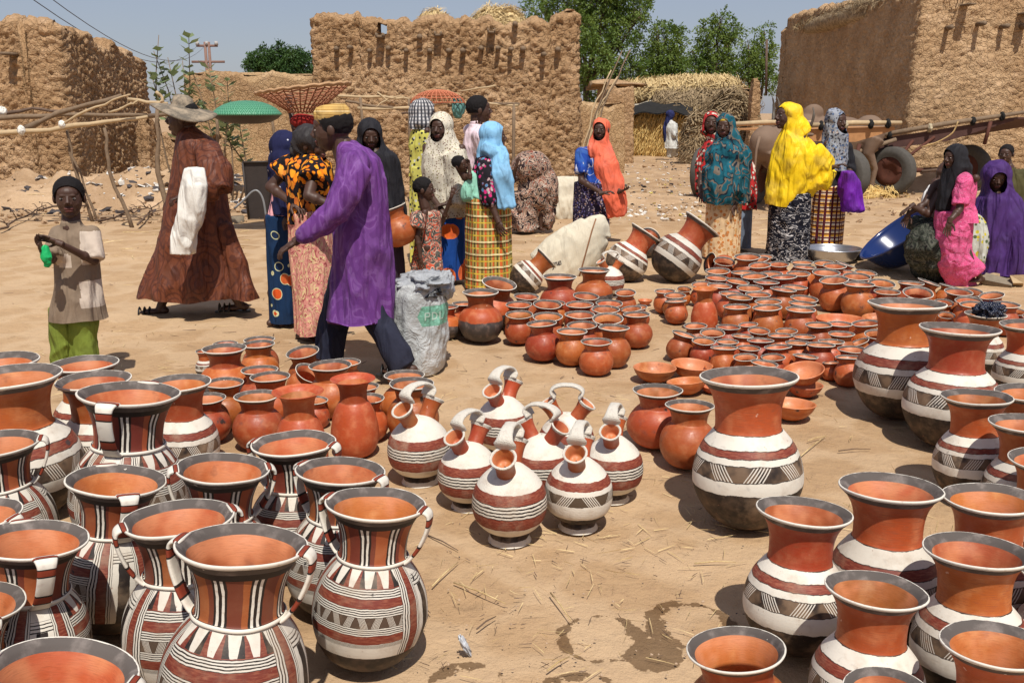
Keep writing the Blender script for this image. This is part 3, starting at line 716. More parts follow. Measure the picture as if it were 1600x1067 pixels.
bowl(35, 272, 697, 755, 'clay bowl at the left end of the row of bowls')
bowl(245, 475, 672, 742, 'clay bowl second from left behind the tilted one', 3, 2)
bowl(220, 440, 775, 822, 'clay bowl tilted away in front of the second bowl', -6, -6)
bowl(405, 545, 790, 850, 'clay bowl half hidden behind the large banded jar', 0, 6)
bowl(430, 600, 705, 745, 'clay bowl behind the mouth of the large banded jar')
bowl(885, 1085, 790, 850, 'lower clay bowl of a stacked pair right of large banded jar')
bowl(865, 1092, 690, 790, 'upper clay bowl with a black scorch, leaning on the bowl below', -13, 8, .085)
bowl(778, 1045, 880, 965, 'shallow pale bowl alone on the sand right of large banded jar', 2, -3)
bowl(1055, 1320, 430, 480, 'wide shallow bowl among the small pots')
bowl(1310, 1470, 412, 470, 'clay bowl touching the dark-bellied large jar', -6)
o = bowl(60, 140, 335, 368, 'little saucer-like bowl at the left of the heap of pots')
# ---------------------------------------------------------------- ground
def ground_mat():
    g = G('sand', .95, .12); o = g.co(); x, y, z = g.sep(o)
    big = g.noise(o, .35, 4); mid = g.noise(o, 2.2, 5, .6); sm = g.noise(o, 24, 4, .65); gr = g.noise(o, 160, 3, .7)
    c = g.mix((.36, .228, .122), (.47, .31, .172), g.ss(big, .35, .65))
    c = g.mix(c, (.54, .375, .22), g.ss(mid, .48, .75) * .6)
    m2 = g.noise(o, 8, 4, .65); c = g.mix(c, (.30, .19, .105), g.ss(m2, .52, .74) * .42); c = g.mix(c, (.30, .185, .11), g.ss(sm, .54, .72) * .5)
    tr_ = g.vor(g.vadd(o, g.vmul(g.noise(o, 2, 3, col=True), (.5, .5, .5))), 2.6); c = g.mix(c, (.60, .44, .28), g.ss(tr_, .42, .62) * .35)
    c = g.mix(c, (.22, .14, .085), g.ss(gr, .66, .76) * .5)
    # trodden, littered ground farther off
    far = g.ss(y, 12., 17.)
    c = g.mix(c, (.30, .195, .12), far * g.ss(mid, .4, .6) * .6)
    # damp rings left by wetted jar bottoms
    wet = None
    for (u, v, r, w) in WET:
        p = gp(u, v); dx = x - p.x; dy = y - p.y
        d = g.math('SQRT', dx * dx + dy * dy); n = g.noise(o, 5.5, 5, .65); n2 = g.noise(o, 21, 4, .6)
        ring = g.ss(g.absv(d - r + (n - .5) * .10) * -1. + w * 1.0 + (n - .50) * .16 + (n2 - .5) * .07, -.003, .003)
        wet = ring if wet is None else g.mx(wet, ring)
    c = g.mix(c, g.hsv(c, .493, 1.15, .36), wet * .95)
    g.bump(mid * .5 + sm * .35 + gr * .18 + m2 * .9 - g.ss(tr_, .05, .22) * -.35, .9, .026)
    return g.done(c, g.mr(wet, 0., 1., .95, .7))
WET = [(940, 990, .125, .014), (1080, 970, .125, .022), (1020, 1018, .045, .045), (728, 1062, .11, .002), (905, 1080, .11, .010)]
xs = np.concatenate([np.linspace(-300, -14, 16), np.linspace(-13, 13, 300), np.linspace(14, 300, 16)])
ys = np.concatenate([np.linspace(-40, 1, 8), np.geomspace(1.3, 40, 300), np.geomspace(44, 900, 18)])
XX, YY = np.meshgrid(xs, ys); Pn = np.stack([XX.ravel(), YY.ravel(), np.zeros(XX.size)], 1)
near = np.clip(1 - np.abs(Pn[:, 0]) / 13.5, 0, 1) ** .3 * (Pn[:, 1] > 1.2) * (Pn[:, 1] < 38)
hz = (fbm(Pn * 1.1, 3, 5) * .011 + np.minimum(0, fbm(Pn * 5., 9, 3)) * .006 + fbm(Pn * 11., 14, 2) * .0025) * near
far_ = np.clip((Pn[:, 1] - 11.5) / 4, 0, 1) * near; hz = hz + far_ * (fbm(Pn * 1.6, 5, 4) * .03)
Pn[:, 2] = hz - .004
nx, ny = len(xs), len(ys); ii = (np.arange(ny - 1)[:, None] * nx + np.arange(nx - 1)[None]).ravel()
ground = mesh_obj('ground', Pn, np.stack([ii, ii + 1, ii + nx + 1, ii + nx], 1), ground_mat())
tag(ground, kind='structure')
# ---------------------------------------------------------------- mud buildings
def mud_mat(name, c1, c2, straw=.3, cell=.8):
    g = G(name, .95, .1); o = g.co(); n = g.noise(o, 1.1, 4); m = g.noise(o, 6, 5, .6); f = g.noise(o, 38, 4, .65)
    c = g.mix(c1, c2, g.ss(n, .35, .68)); c = g.mix(c, g.hsv(c, .5, .9, 1.25), g.ss(m, .5, .75) * .7)
    c = g.mix(c, g.hsv(c, .49, 1.1, .62), g.ss(f, .56, .72) * .55)
    bits = g.noise(g.vmul(o, (1., 1., 3.)), 55, 3, .6); c = g.mix(c, (.68, .56, .36), g.ss(bits, .64, .70) * straw)
    v = g.vor(g.vadd(o, g.vmul(g.noise(o, 5, 3, col=True), (.30, .30, .30))), 8.5, 'DISTANCE_TO_EDGE')
    g.bump(g.ss(v, 0., .13) * cell + f * .7 + m * .5 + g.noise(o, 14, 4, .6) * .9, .8, .028)
    return g.done(c)
MUD = mud_mat('lumpy_mud', (.355, .215, .110), (.47, .305, .17)); BANK = mud_mat('loose_earth', (.36, .235, .135), (.50, .345, .21), .5, 0.); MUD2 = mud_mat('pale_mud', (.42, .265, .14), (.53, .355, .20)); MUD3 = mud_mat('smooth_mud', (.38, .235, .12), (.48, .32, .17), .15)
def mud_block(parent, foot, height, ds=.035, fine_edges=None, lump=.12, amp=.035, rad=.16, rough_top=.10, thick=.4, drop=.5, mat=None, seed=0, holes=(), flat=1.0, name='wall'):
    """one mud shell round the footprint (counter-clockwise, seen from above), rolling over the top and down inside to the roof"""
    n = len(foot); pts = []; nor = []; sz = []
    P = [np.array(p, float) for p in foot]
    for i in range(n):
        a, b = P[i], P[(i + 1) % n]; L = np.linalg.norm(b - a); t = (b - a) / L; nn = np.array([t[1], -t[0]])
        st = ds if (fine_edges is None or i in fine_edges) else .6
        k = max(2, int((L - 2 * rad) / st))
        for q in range(k + 1):
            pts.append(a + t * (rad + (L - 2 * rad) * q / k)); nor.append(nn)
        c = P[(i + 2) % n]; t2 = (c - b) / np.linalg.norm(c - b); n2 = np.array([t2[1], -t2[0]])
        steps = 6
        for q in range(1, steps):
            f = q / steps; p0 = b - t * rad; p2 = b + t2 * rad
            pts.append((1 - f) ** 2 * p0 + 2 * f * (1 - f) * b + f * f * p2); m = nn * (1 - f) + n2 * f; nor.append(m / np.linalg.norm(m))
    pts = np.array(pts); nor = np.array(nor); m = len(pts)
    p3 = np.concatenate([pts, np.zeros((m, 1))], 1)
    hts = np.array([height(p[0], p[1]) for p in pts]) + fbm(p3 * 2.3, seed + 50, 3) * rough_top + vnoise(p3 * 7, seed + 60) * rough_top * .35
    zn = max(8, int(np.max(hts) / ds)); fr = np.linspace(-.08, 1, zn + 1)
    rows = [(0., f, 1.) for f in fr]
    rows[-1] = (.05, 1., 1.)
    for q in (.3, .6, .85, 1.): rows.append((.05 + (thick - .1) * q, 1.0 + .02 * math.sin(q * 3.1), .8))
    inner = [f for f in fr[::-1] if f < 1 and (1 - f) * np.max(hts) <= drop] 
    for f in inner: rows.append((thick, f, .5))
    V = []; W = []
    for inn, f, w in rows:
        batter = -.06 * max(f, 0)
        xy = pts + nor * (batter - inn)
        V.append(np.concatenate([xy, (hts * f)[:, None]], 1)); W.append(np.full(m, w))
    nr = len(rows); V = np.concatenate(V); W = np.concatenate(W); N = np.tile(np.concatenate([nor, np.zeros((m, 1))], 1), (nr, 1))
    for r_, (inn, f, w) in enumerate(rows):
        if inn > .01 and inn < thick - .01: N[r_ * m:(r_ + 1) * m] = (0, 0, 1)
        elif inn >= thick - .01: N[r_ * m:(r_ + 1) * m] *= -1
    sc = np.array([1 / lump, 1 / lump, 1 / (lump * .72)]) * np.array([1, 1, flat]); q = V + .3 * lump * np.stack([vnoise(V / lump, 71), vnoise(V / lump, 72), vnoise(V / lump, 73)], 1)
    f1, f2 = worley(q * sc, seed)
    d = amp * (1.1 - 1.25 * f1) - amp * 1.0 * np.exp(-(f2 - f1) * 9) + fbm(V * 1.6, seed + 5, 3) * amp * .9 + vnoise(V * 22, seed + 9) * amp * .22
    V = V + N * (d * W)[:, None]
    i = np.arange(nr - 1)[:, None]; k = np.arange(m)[None]; k2 = (k + 1) % m
    Fq = np.stack([i * m + k, i * m + k2, (i + 1) * m + k2, (i + 1) * m + k], 2)
    keep = np.ones((nr - 1, m), bool); extra = []
    for (hx0, hx1, hz0, hz1, ed) in holes:              # rectangular hole through the parapet
        ks = np.where((pts[:, 0] > hx0) & (pts[:, 0] < hx1) & (nor[:, 1] < -.9))[0]; hm = hts[ks].mean()
        ro = [r for r in range(nr - 1) if rows[r][0] == 0 and rows[r][1] * hm > hz0 and rows[r + 1][1] * hm < hz1 and rows[r + 1][0] == 0]
        fset = [rows[r][1] for r in ro] + [rows[ro[-1] + 1][1]]
        ri = [r for r in range(nr - 1) if rows[r][0] >= thick - .01 and rows[r + 1][0] >= thick - .01 and min(fset) - 1e-6 <= rows[r + 1][1] and rows[r][1] <= max(fset) + 1e-6]
        ka, kb = ks[0], ks[-1]
        keep[ro[0]:ro[-1] + 1, ka:kb] = False; keep[ri[0]:ri[-1] + 1, ka:kb] = False
        lo, lt, ib, it = ro[0], ro[-1] + 1, ri[-1] + 1, ri[0]
        for kk in range(ka, kb):
            extra.append((lo * m + kk + 1, lo * m + kk, ib * m + kk, ib * m + kk + 1)); extra.append((lt * m + kk, lt * m + kk + 1, it * m + kk + 1, it * m + kk))
        for q_ in range(lt - lo):
            a0, a1, b0, b1 = lo + q_, lo + q_ + 1, ib - q_, ib - q_ - 1
            extra.append((a0 * m + ka, a1 * m + ka, b1 * m + ka, b0 * m + ka)); extra.append((a1 * m + kb, a0 * m + kb, b0 * m + kb, b1 * m + kb))
    faces = Fq[keep].tolist() + [tuple(int(z) for z in e) for e in extra]
    c = V[(nr - 1) * m:].mean(0); ci = len(V); V = np.concatenate([V, [c]])
    for kk in range(m): faces.append(((nr - 1) * m + kk, (nr - 1) * m + (kk + 1) % m, ci))
    return mesh_obj(name, V, faces, mat or MUD, parent)
WOOD = plain('grey_wood', (.20, .14, .09), .85, .2, .45, 14, .5, .01); WOODL = plain('pale_stick', (.46, .34, .20), .8, .2, .3, 14, .4, .006); WOODD = plain('dark_stick', (.13, .085, .06), .85, .2, .4, 18, .4, .006)
def beam(parent, p, L, r, down=.0):
    m = MB(); q = Vector(p); e = q + Vector((random.uniform(-.03, .03), -L, -down)); m.tube([q + Vector((0, .15, 0)), (q + e) / 2, e], [r, r * 1.05, r * .9], 7); m.build('beam', WOOD, parent)
# central building
def plane_pt(u, v, Y): return at(u, v, Y)
YB = 17.6
xl, xr = at(487, 200, YB).x, at(909, 200, YB).x
cb = thing('mud_building', 'flat-roofed lumpy mud building with projecting beam ends, in the centre behind the women', 'building', ((xl + xr) / 2, YB, 0))
def loc(parent, o): o.location = -parent.location; return o
hC = lambda x, y: (at(500, 27, YB).z * 1.0 if x < at(560, 30, YB).x else at(700, 36, YB).z if x < at(860, 30, YB).x else at(880, 25, YB).z) if y < YB + .5 else 3.1
o = mud_block(cb, [(xl, YB), (xr, YB), (xr, YB + 4.5), (xl, YB + 4.5)], hC, .032, (0, 1, 3), .125, .046, seed=3, flat=1.25, rough_top=.10, holes=[(at(589, 45, YB).x, at(606, 45, YB).x, at(0, 53, YB).z, at(0, 36, YB).z, 0)]); loc(cb, o)
for (u, v, L, r) in [(525, 77, .2, .045), (549, 75, .2, .04), (578, 80, .16, .04), (606, 76, .16, .045), (634, 80, .22, .04), (671, 80, .22, .045), (703, 80, .18, .045), (724, 80, .24, .05), (753, 76, .16, .045), (779, 76, .26, .04), (797, 78, .26, .04),
                     (817, 77, .18, .05), (848, 86, .30, .045), (872, 78, .16, .05), (655, 58, .10, .05), (805, 38, .12, .05)]:
    beam(cb, at(u, v, YB) - cb.location, L * .62 + .03, r)
for (u, v, w, L) in [(595, 59, .12, .20), (685, 56, .11, .12), (768, 52, .12, .18)]:
    m = MB(); q = at(u, v, YB) - cb.location; m.box(q + Vector((0, -L / 2 + .1, 0)), (w, L + .25, .035)); m.box(q + Vector((-w / 2, -L / 2 + .1, .03)), (.02, L + .25, .07)); m.box(q + Vector((w / 2, -L / 2 + .1, .03)), (.02, L + .25, .07)); m.build('drain_spout', WOOD, cb)
# right building
YR = 20.2
xc = at(1421, 150, YR).x
rb = thing('mud_building', 'tall pale mud building at right with one side in deep shade', 'building', (xc + 3, YR, 0))
zt = at(1421, 0, YR).z + .18
hR = lambda x, y: zt if y < YR + .6 else zt + .05 + .35 * min(1, max(0, (y - YR) / 9)) * (1 if y < YR + 10 else 0)
o = mud_block(rb, [(xc, YR), (xc + 6, YR), (xc + 6, YR + 10.8), (xc + .1, YR + 10.8)], hR, .042, (0, 3), .19, .032, seed=8, rough_top=.10, rad=.2, mat=MUD2, flat=1.9); loc(rb, o)
for (u, v, L, r) in [(1481, 44, .28, .05), (1529, 38, .30, .05), (1566, 42, .26, .05), (1598, 42, .3, .06)]: beam(rb, at(u, v, YR) - rb.location, L * .8, r)
for (u, v, w, L) in [(1507, 9, .18, .30), (1599, 22, .2, .28)]:
    m = MB(); q = at(u, v, YR) - rb.location; m.box(q + Vector((0, -L / 2 + .1, 0)), (w, L + .25, .03)); m.build('drain_spout', WOOD, rb)
# left building with two towers of wall
YL = 17.8
xa = at(107, 150, YL).x
lb = thing('mud_building', 'eroded mud building at left with rounded broken parapet', 'building', (xa - 2, YL, 0))
def hL(x, y):
    if y < YL + .4:
        if x < at(22, 0, YL).x: return at(0, 38, YL).z
        if x < at(30, 0, YL).x: return at(0, 100, YL).z
        return at(0, 36, YL).z
    return at(0, 36, YL).z - .02 - .42 * min(1, (y - YL) / 4.4) ** 1.2
o = mud_block(lb, [(xa - 4, YL), (xa, YL), (xa - .15, YL + 4.6), (xa - 4, YL + 4.6)], hL, .034, (0, 1), .13, .045, rad=.3, seed=21, rough_top=.12, thick=.55, drop=.3); loc(lb, o)
m = MB(); q = at(18, 85, YL) - lb.location; m.box(q + Vector((0, 0, 0)), (.16, .55, .05)); m.build('drain_spout', WOOD, lb)
# low ruined walls
def low_wall(label, pts_, h, th=.4, seed=1, mat=None, **k):
    (x0, y0), (x1, y1) = pts_; d = np.array([x1 - x0, y1 - y0]); d = d / np.linalg.norm(d) * th; nn = np.array([-d[1], d[0]])
    r = thing('mud_wall', label, 'wall', (x0, y0, 0))
    hf = h if callable(h) else (lambda x, y: h)
    o = mud_block(r, [(x0, y0), (x1, y1), (x1 + nn[0], y1 + nn[1]), (x0 + nn[0], y0 + nn[1])], hf, .045, (0, 1, 3), thick=th * .45, drop=.02, rad=.08, seed=seed, mat=mat, **k)
    loc(r, o); return r
YM = 25.0
low_wall('long low mud wall behind the pole, between left and centre buildings', ((at(272, 0, YM).x, YM), (at(520, 0, YM).x, YM)), lambda x, y: at(400, 114, YM).z + (.0 if x < at(370, 0, YM).x else -.08), seed=31, amp=.02, mat=MUD3)
low_wall('broken mud wall stub beside the dark doorway at left', ((at(186, 0, 19.5).x, 19.5), (at(215, 0, 19.5).x, 19.4)), lambda x, y: 1.25 + .3 * math.sin(x * 9), seed=33, rough_top=.22)
low_wall('crumbling mud wall right of the dark doorway', ((at(224, 0, 20.5).x, 20.5), (at(330, 0, 20.5).x, 20.8)), lambda x, y: .95 + .3 * math.sin(x * 3), seed=35, rough_top=.25)
low_wall('mud wall running behind the orange-scarfed woman', ((at(905, 0, 25).x, 25), (at(985, 0, 25.5).x, 25.5)), at(0, 166, 25).z, seed=36, mat=MUD3, amp=.02)
low_wall('small lumpy mud hut wall under the straw roofs', ((at(948, 0, 30).x, 30), (at(998, 0, 30).x, 30)), at(0, 134, 30).z, seed=37, th=3)
low_wall('mud hut wall beneath the big straw heap', ((at(1003, 0, 36.5).x, 36.5), (at(1200, 0, 36.5).x, 36.5)), at(0, 145, 36.5).z, seed=38, th=2)
low_wall('dark mud gate pillar beside the right building', ((at(1183, 0, 29).x, 29), (at(1200, 0, 29).x, 29)), at(0, 128, 29).z, seed=39, th=.5)
# rubble at the foot of the walls
def rubble(n, f, rmin, rmax, mat, name, label=None, cat=None, sd=3):
    m = MB(); R = random.Random(sd)
    for i in range(n):
        x, y, z = f(R); r = rmin + (rmax - rmin) * R.random() ** 3
        E3 = Euler((R.uniform(0, 6), R.uniform(0, 6), R.uniform(0, 6))).to_matrix()
        b = len(m.v); m.ball((x, y, z + r * .3), (r, r * R.uniform(.6, 1), r * R.uniform(.4, .8)), E3, 6, 4)
        for j in range(b, len(m.v)):
            v = m.v[j]; m.v[j] = tuple(v[k] + R.uniform(-.18, .18) * r for k in range(3))
    o = m.build(name, mat, None, False); return tag(o, label, cat, kind='stuff')
from mathutils.bvhtree import BVHTree
MOUNDS = []
def mound(name, label, cx_, cy_, rx, ry, h, seed, mat=None, kind='structure'):
    n = 60; g_ = np.linspace(-1, 1, n); X, Y = np.meshgrid(g_, g_); P_ = np.stack([X.ravel(), Y.ravel(), X.ravel() * 0], 1)
    r = np.sqrt(P_[:, 0] ** 2 + P_[:, 1] ** 2); z = h * np.clip(1 - r, 0, 1) ** .8 * (1 + .5 * fbm(P_ * 3, seed, 4)) - .03
    f1, f2 = worley(P_ * np.array([rx, ry, 1]) * 6, seed); z = z + (.05 * (1 - f1)) * (r < .95)
    V = np.stack([cx_ + P_[:, 0] * rx, cy_ + P_[:, 1] * ry, z], 1); ii = (np.arange(n - 1)[:, None] * n + np.arange(n - 1)[None]).ravel()
    o = mesh_obj(name, V, np.stack([ii, ii + 1, ii + n + 1, ii + n], 1), mat or BANK); MOUNDS.append(BVHTree.FromPolygons(V.tolist(), np.stack([ii, ii + 1, ii + n + 1, ii + n], 1).tolist())); return tag(o, kind=kind)
mound('earth_bank', None, at(60, 0, 16.6).x, 16.9, 2.8, 1.1, .75, 3); mound('earth_bank', None, at(225, 0, 17.5).x, 17.6, 1.8, 1.4, .55, 7); mound('earth_bank', None, at(330, 0, 17).x, 17.6, 2.2, 1.3, .3, 9); mound('earth_bank', None, at(840, 0, 17).x, 17.3, 3.5, .8, .22, 12); mound('earth_bank', None, at(1500, 0, 20).x, 20., 4, .8, .25, 15)
# ---------------------------------------------------------------- straw
def straw_mat(name, a, b):
    g = G(name, .8, .2); o = g.co(); return g.done(g.mix(a, b, g.ss(g.noise(o, 12, 4, .7), .35, .65)))
STRAW = straw_mat('dry_straw', (.42, .29, .13), (.70, .54, .28)); STRAWD = straw_mat('weathered_straw', (.19, .135, .075), (.42, .31, .18)); HAYY = straw_mat('golden_straw', (.52, .34, .11), (.80, .58, .24))
def blades(name, P0, D, L, W, mat, parent=None, stuff=True, label=None, cat=None, bend=.2, sd=1):
    """straw stalks: one thin bent double quad each"""
    R = np.random.default_rng(sd); n = len(P0); P0 = np.asarray(P0, float); D = np.asarray(D, float); D = D / np.linalg.norm(D, axis=1)[:, None]
    S = np.cross(D, R.normal(size=(n, 3))); S /= np.linalg.norm(S, axis=1)[:, None]; B = np.cross(S, D)
    L = np.broadcast_to(L, (n,))[:, None]; W = np.broadcast_to(W, (n,))[:, None]; bd = R.uniform(-bend, bend, (n, 1)) * L
    mid = P0 + D * L * .5 + B * bd; end = P0 + D * L
    V = np.stack([P0 - S * W, P0 + S * W, mid - S * W, mid + S * W, end - S * W * .4, end + S * W * .4], 1).reshape(-1, 3)
    b = np.arange(n)[:, None] * 6; Fq = np.concatenate([b + np.array([[0, 1, 3, 2]]), b + np.array([[2, 3, 5, 4]])], 0)
    o = mesh_obj(name, V, Fq, mat, parent, False)
    return tag(o, label, cat, kind='stuff' if stuff else None)
def hay(name, label, c, r, n, L=.45, W=.012, mat=None, sd=1, flatness=.35, cat='straw heap'):
    R = np.random.default_rng(sd); d = R.normal(size=(n, 3)); d[:, 2] = np.abs(d[:, 2]); d /= np.linalg.norm(d, axis=1)[:, None]
    lump = 1 + .22 * vnoise(d * 2.3, sd) + .1 * vnoise(d * 6, sd)
    P_ = np.array(c) + d * np.array(r) * (lump * R.uniform(.86, 1.03, n))[:, None]
    t = np.cross(d, R.normal(size=(n, 3))); D = t + d * R.uniform(-.1, flatness, (n, 1))
    P_ -= D / np.linalg.norm(D, axis=1)[:, None] * L * .5
    core = MB(); core.ball(c, [q * .93 for q in r], None, 28, 16)
    core.v = [tuple(np.array(c) + (np.array(v) - np.array(c)) * (1 + .2 * float(vnoise(np.array([(np.array(v) - np.array(c)) / np.array(r) * 2.3]), sd)[0]))) for v in core.v]
    root = thing(name, label, cat, c); cc = core.build('core', mat or STRAW, root); loc(root, cc)
    b = blades('straw', P_, D, R.uniform(.5, 1.1, n) * L, W, mat or STRAW, root, sd=sd); loc(root, b); return root
zC = at(700, 33, YB).z
hay('straw_heap', 'small golden straw heap on the roof of the central building, left one', (at(682, 0, YB + .9).x, YB + .9, zC - .1), (.34, .5, .36), 700, .3, .007, sd=2)
hay('straw_heap', 'bigger golden straw heap on the roof of the central building, right one', (at(780, 0, YB + 1.2).x, YB + 1.2, zC - .12), (.62, .6, .48), 1300, .35, .007, sd=3)
hay('straw_heap', 'thatch straw lying along the top of the tall right building', (xc + .9, YR + 5.2, zt - .05), (1.0, 5.0, .42), 3000, .45, .010, STRAWD, sd=4)
hay('straw_heap', 'large pale straw heap topping the hut roofs under the trees', (at(1098, 0, 37).x, 37.5, at(0, 138, 37).z - .1), (2.0, 1.5, .5), 2600, .8, .016, sd=5)
hay('straw_heap', 'flat straw roof layer left of the large straw heap', (at(1035, 0, 36).x, 36.8, at(0, 140, 36).z - .2), (1.7, 1.2, .55), 1500, .8, .016, sd=6)
hay('brush_heap', 'dark brushwood heap under the large straw heap', (at(1098, 0, 35.5).x, 36, at(0, 160, 35).z - .15), (2.3, 1., .62), 2000, .8, .014, STRAWD, sd=7, cat='brush heap')
hay('straw_heap', 'narrow weathered thatch bundle right of the straw fence', (at(1097, 0, 30).x, 30, .1), (.42, .5, 1.55), 1500, .7, .013, STRAWD, sd=8)
hay('straw_heap', 'weathered thatch wall beside the shaded side of right building', (at(1158, 0, 30).x, 30.5, .2), (.95, .7, 1.95), 3000, .8, .013, STRAWD, sd=9)
hay('straw_heap', 'loose straw fodder spread under the ox carts', (at(1385, 0, 18).x, 18.6, 0), (.9, .7, .16), 900, .35, .008, HAYY, sd=10)
# straw fence: upright stalks in tiers
YF = 35.0
fx0, fx1 = at(966, 0, YF).x, at(1110, 0, YF).x
R = np.random.default_rng(5); n = 5200
P_ = np.stack([R.uniform(fx0, fx1, n), YF + R.uniform(-.12, .12, n), R.choice([0, .35, .7, 1.0], n) + R.uniform(-.1, .2, n)], 1)
D = np.stack([R.normal(.25, .22, n), R.normal(-.1, .12, n), R.uniform(.8, 1.2, n)], 1)
sf = thing('straw_fence', 'golden straw fence behind the far white-robed person', 'fence', ((fx0 + fx1) / 2, YF, 0))
loc(sf, blades('straw', P_, D, R.uniform(.3, .65, n), .014, HAYY, sf)); 
m = MB(); m.box(((fx0 + fx1) / 2, YF + .12, .75), (fx1 - fx0, .08, 1.5)); loc(sf, m.build('panel', STRAW, sf, False))
for i in range(7):
    m = MB(); x = fx0 + (fx1 - fx0) * i / 6; m.tube([(x, YF + .2, -.05), (x + .03, YF + .2, 1.75 + .1 * (i % 3))], [.04, .03], 6); loc(sf, m.build('stake', WOOD, sf))
aw = thing('awning', 'sagging dark plastic sheet awning over the straw fence', 'awning', (at(1060, 0, YF - .6).x, YF - .6, 1.7))
DARKP = plain('black_plastic', (.022, .021, .02), .85, .15, .4, 8, .6, .02); CLOTHP = plain('grey_tarpaulin', (.45, .40, .32), .8, .2, .3, 5, .5, .02)
nx_, ny_ = 40, 14; V = []; 
for j in range(ny_):
    for i in range(nx_):
        fx, fy = i / (nx_ - 1), j / (ny_ - 1); V.append((at(975, 0, YF).x + fx * 3.1, YF + .9 - fy * 1.35, 1.78 - .25 * (fy > .7) * (fy - .7) * 3 - .22 * (2 * fx - .9) ** 2 + .05 * math.sin(fx * 17 + fy * 4) + .12 * math.sin(fy * 3.1)))
V2 = [(x, y, z + .03) for x, y, z in V]; q = [(j * nx_ + i, j * nx_ + i + 1, (j + 1) * nx_ + i + 1, (j + 1) * nx_ + i) for j in range(ny_ - 1) for i in range(nx_ - 1)]
loc(aw, mesh_obj('underside', V, q, DARKP, aw)); loc(aw, mesh_obj('top_cover', V2, q, DARKP, aw))
m = MB(); m.tube([Vector(V2[3 * nx_ + i]) + Vector((0, 0, .05)) for i in range(nx_)], .05, 6); loc(aw, m.build('rolled_edge', CLOTHP, aw))
for x in (at(990, 0, YF).x, at(1085, 0, YF).x):
    m = MB(); m.tube([(x, YF - .4, 0), (x + .05, YF - .4, 1.5)], .04, 6); loc(aw, m.build('pole', WOOD, aw))
# ---------------------------------------------------------------- trees
def leaf_mat(name, a, b, tr=.25):
    g = G(name, .6, .3); o = g.co(); r = g.noise(o, 1.3, 3); f = g.noise(o, 9, 2)
    c = g.mix(a, b, g.ss(r, .35, .65)); c = g.mix(c, g.hsv(c, .48, 1.05, 1.4), g.ss(f, .5, .75) * .6)
    g.done(c); bs = g.bs; t = g.nt.nodes.new('ShaderNodeBsdfTranslucent'); mx = g.nt.nodes.new('ShaderNodeMixShader'); mx.inputs[0].default_value = tr
    out = [n for n in g.nt.nodes if n.type == 'OUTPUT_MATERIAL'][0]
    g.put(t.inputs[0], g.hsv(c, .48, 1.1, 1.3)); g.nt.links.new(bs.outputs[0], mx.inputs[1]); g.nt.links.new(t.outputs[0], mx.inputs[2]); g.nt.links.new(mx.outputs[0], out.inputs[0])
    return g.mat
LEAF = leaf_mat('neem_leaves', (.085, .145, .026), (.17, .235, .055), .35); LEAFD = leaf_mat('dark_leaves', (.03, .072, .018), (.06, .12, .03)); LEAFG = leaf_mat('pale_leaves', (.13, .18, .08), (.22, .27, .14))
BARK = plain('bark', (.12, .085, .06), .9, .1, .4, 8, .6, .02)
def tree(label, base, H, R0, clumps, nleaf, mat, sd=1, lw=.045, ll=.16, spread=.55, name='neem_tree', tr=.16, drop=.5):
    """trunk, limbs to every foliage clump, and leaf sprays hanging in the clumps. clumps: (x, y, z, r) from the base"""
    rd = random.Random(sd); r = np.random.default_rng(sd); root = thing(name, label, 'tree', base)
    m = MB(); fork = Vector((0, 0, H * .42)); m.tube([(0, 0, -.2), (.05, 0, H * .2), fork], [tr * 1.3, tr, tr * .85], 9)
    P_ = []; D = []
    for (x, y, z, cr) in clumps:
        c = Vector((x, y, z)); mid = fork.lerp(c, .5) + Vector((rd.uniform(-.2, .2), rd.uniform(-.2, .2), -.1 * (c - fork).length))
        m.tube([fork - Vector((0, 0, .3)), mid, c], [tr * .55, tr * .3, tr * .1], 6)
        for k in range(4):
            e = c + Vector((rd.gauss(0, 1), rd.gauss(0, 1), rd.gauss(.2, .8))) * cr * .55; m.tube([mid.lerp(c, .5), (c + e) / 2, e], [tr * .14, tr * .08, tr * .03], 4)
    m.build('trunk', BARK, root)
    tot = sum(c[3] ** 2 for c in clumps)
    for (x, y, z, cr) in clumps:
        n = int(nleaf * cr * cr / tot); ns = max(6, n // 16)
        sp = r.normal(size=(ns, 3)); sp /= np.linalg.norm(sp, axis=1)[:, None]; sp *= (r.uniform(.25, 1.08, (ns, 1)) ** .6) * cr * np.array([1, 1, .8])
        sp += np.array([x, y, z])
        dirn = sp - np.array([x, y, z]); dirn /= (np.linalg.norm(dirn, axis=1)[:, None] + 1e-6); dirn[:, 2] -= drop
        for q in range(16):
            o_ = r.normal(size=(ns, 3)) * .05 + dirn * (r.uniform(0, 1, (ns, 1)) * ll * 2.2)
            P_.append(sp + o_); D.append(dirn * .6 + r.normal(size=(ns, 3)) * spread)
    P_ = np.concatenate(P_); D = np.concatenate(D); D /= np.linalg.norm(D, axis=1)[:, None]; n = len(P_)
    S = np.cross(D, r.normal(size=(n, 3))); S /= np.linalg.norm(S, axis=1)[:, None]; L = r.uniform(.6, 1.1, (n, 1)) * ll; W = L * lw / ll * 1.
    V = np.stack([P_, P_ + D * L * .45 + S * W, P_ + D * L, P_ + D * L * .45 - S * W], 1).reshape(-1, 3)
    mesh_obj('crown', V, np.arange(n * 4).reshape(-1, 4), mat, root, False); return root
def tr_at(u, Y): return Vector((at(u, 175, Y).x, Y, 0))
def clump_px(base, Y, lst):
    out = []
    for (u, v, rpx, dy) in lst:
        p = at(u, v, Y + dy); out.append((p.x - base.x, dy, p.z, rpx * (Y + dy) / F))
    return out
b = tr_at(915, 41)
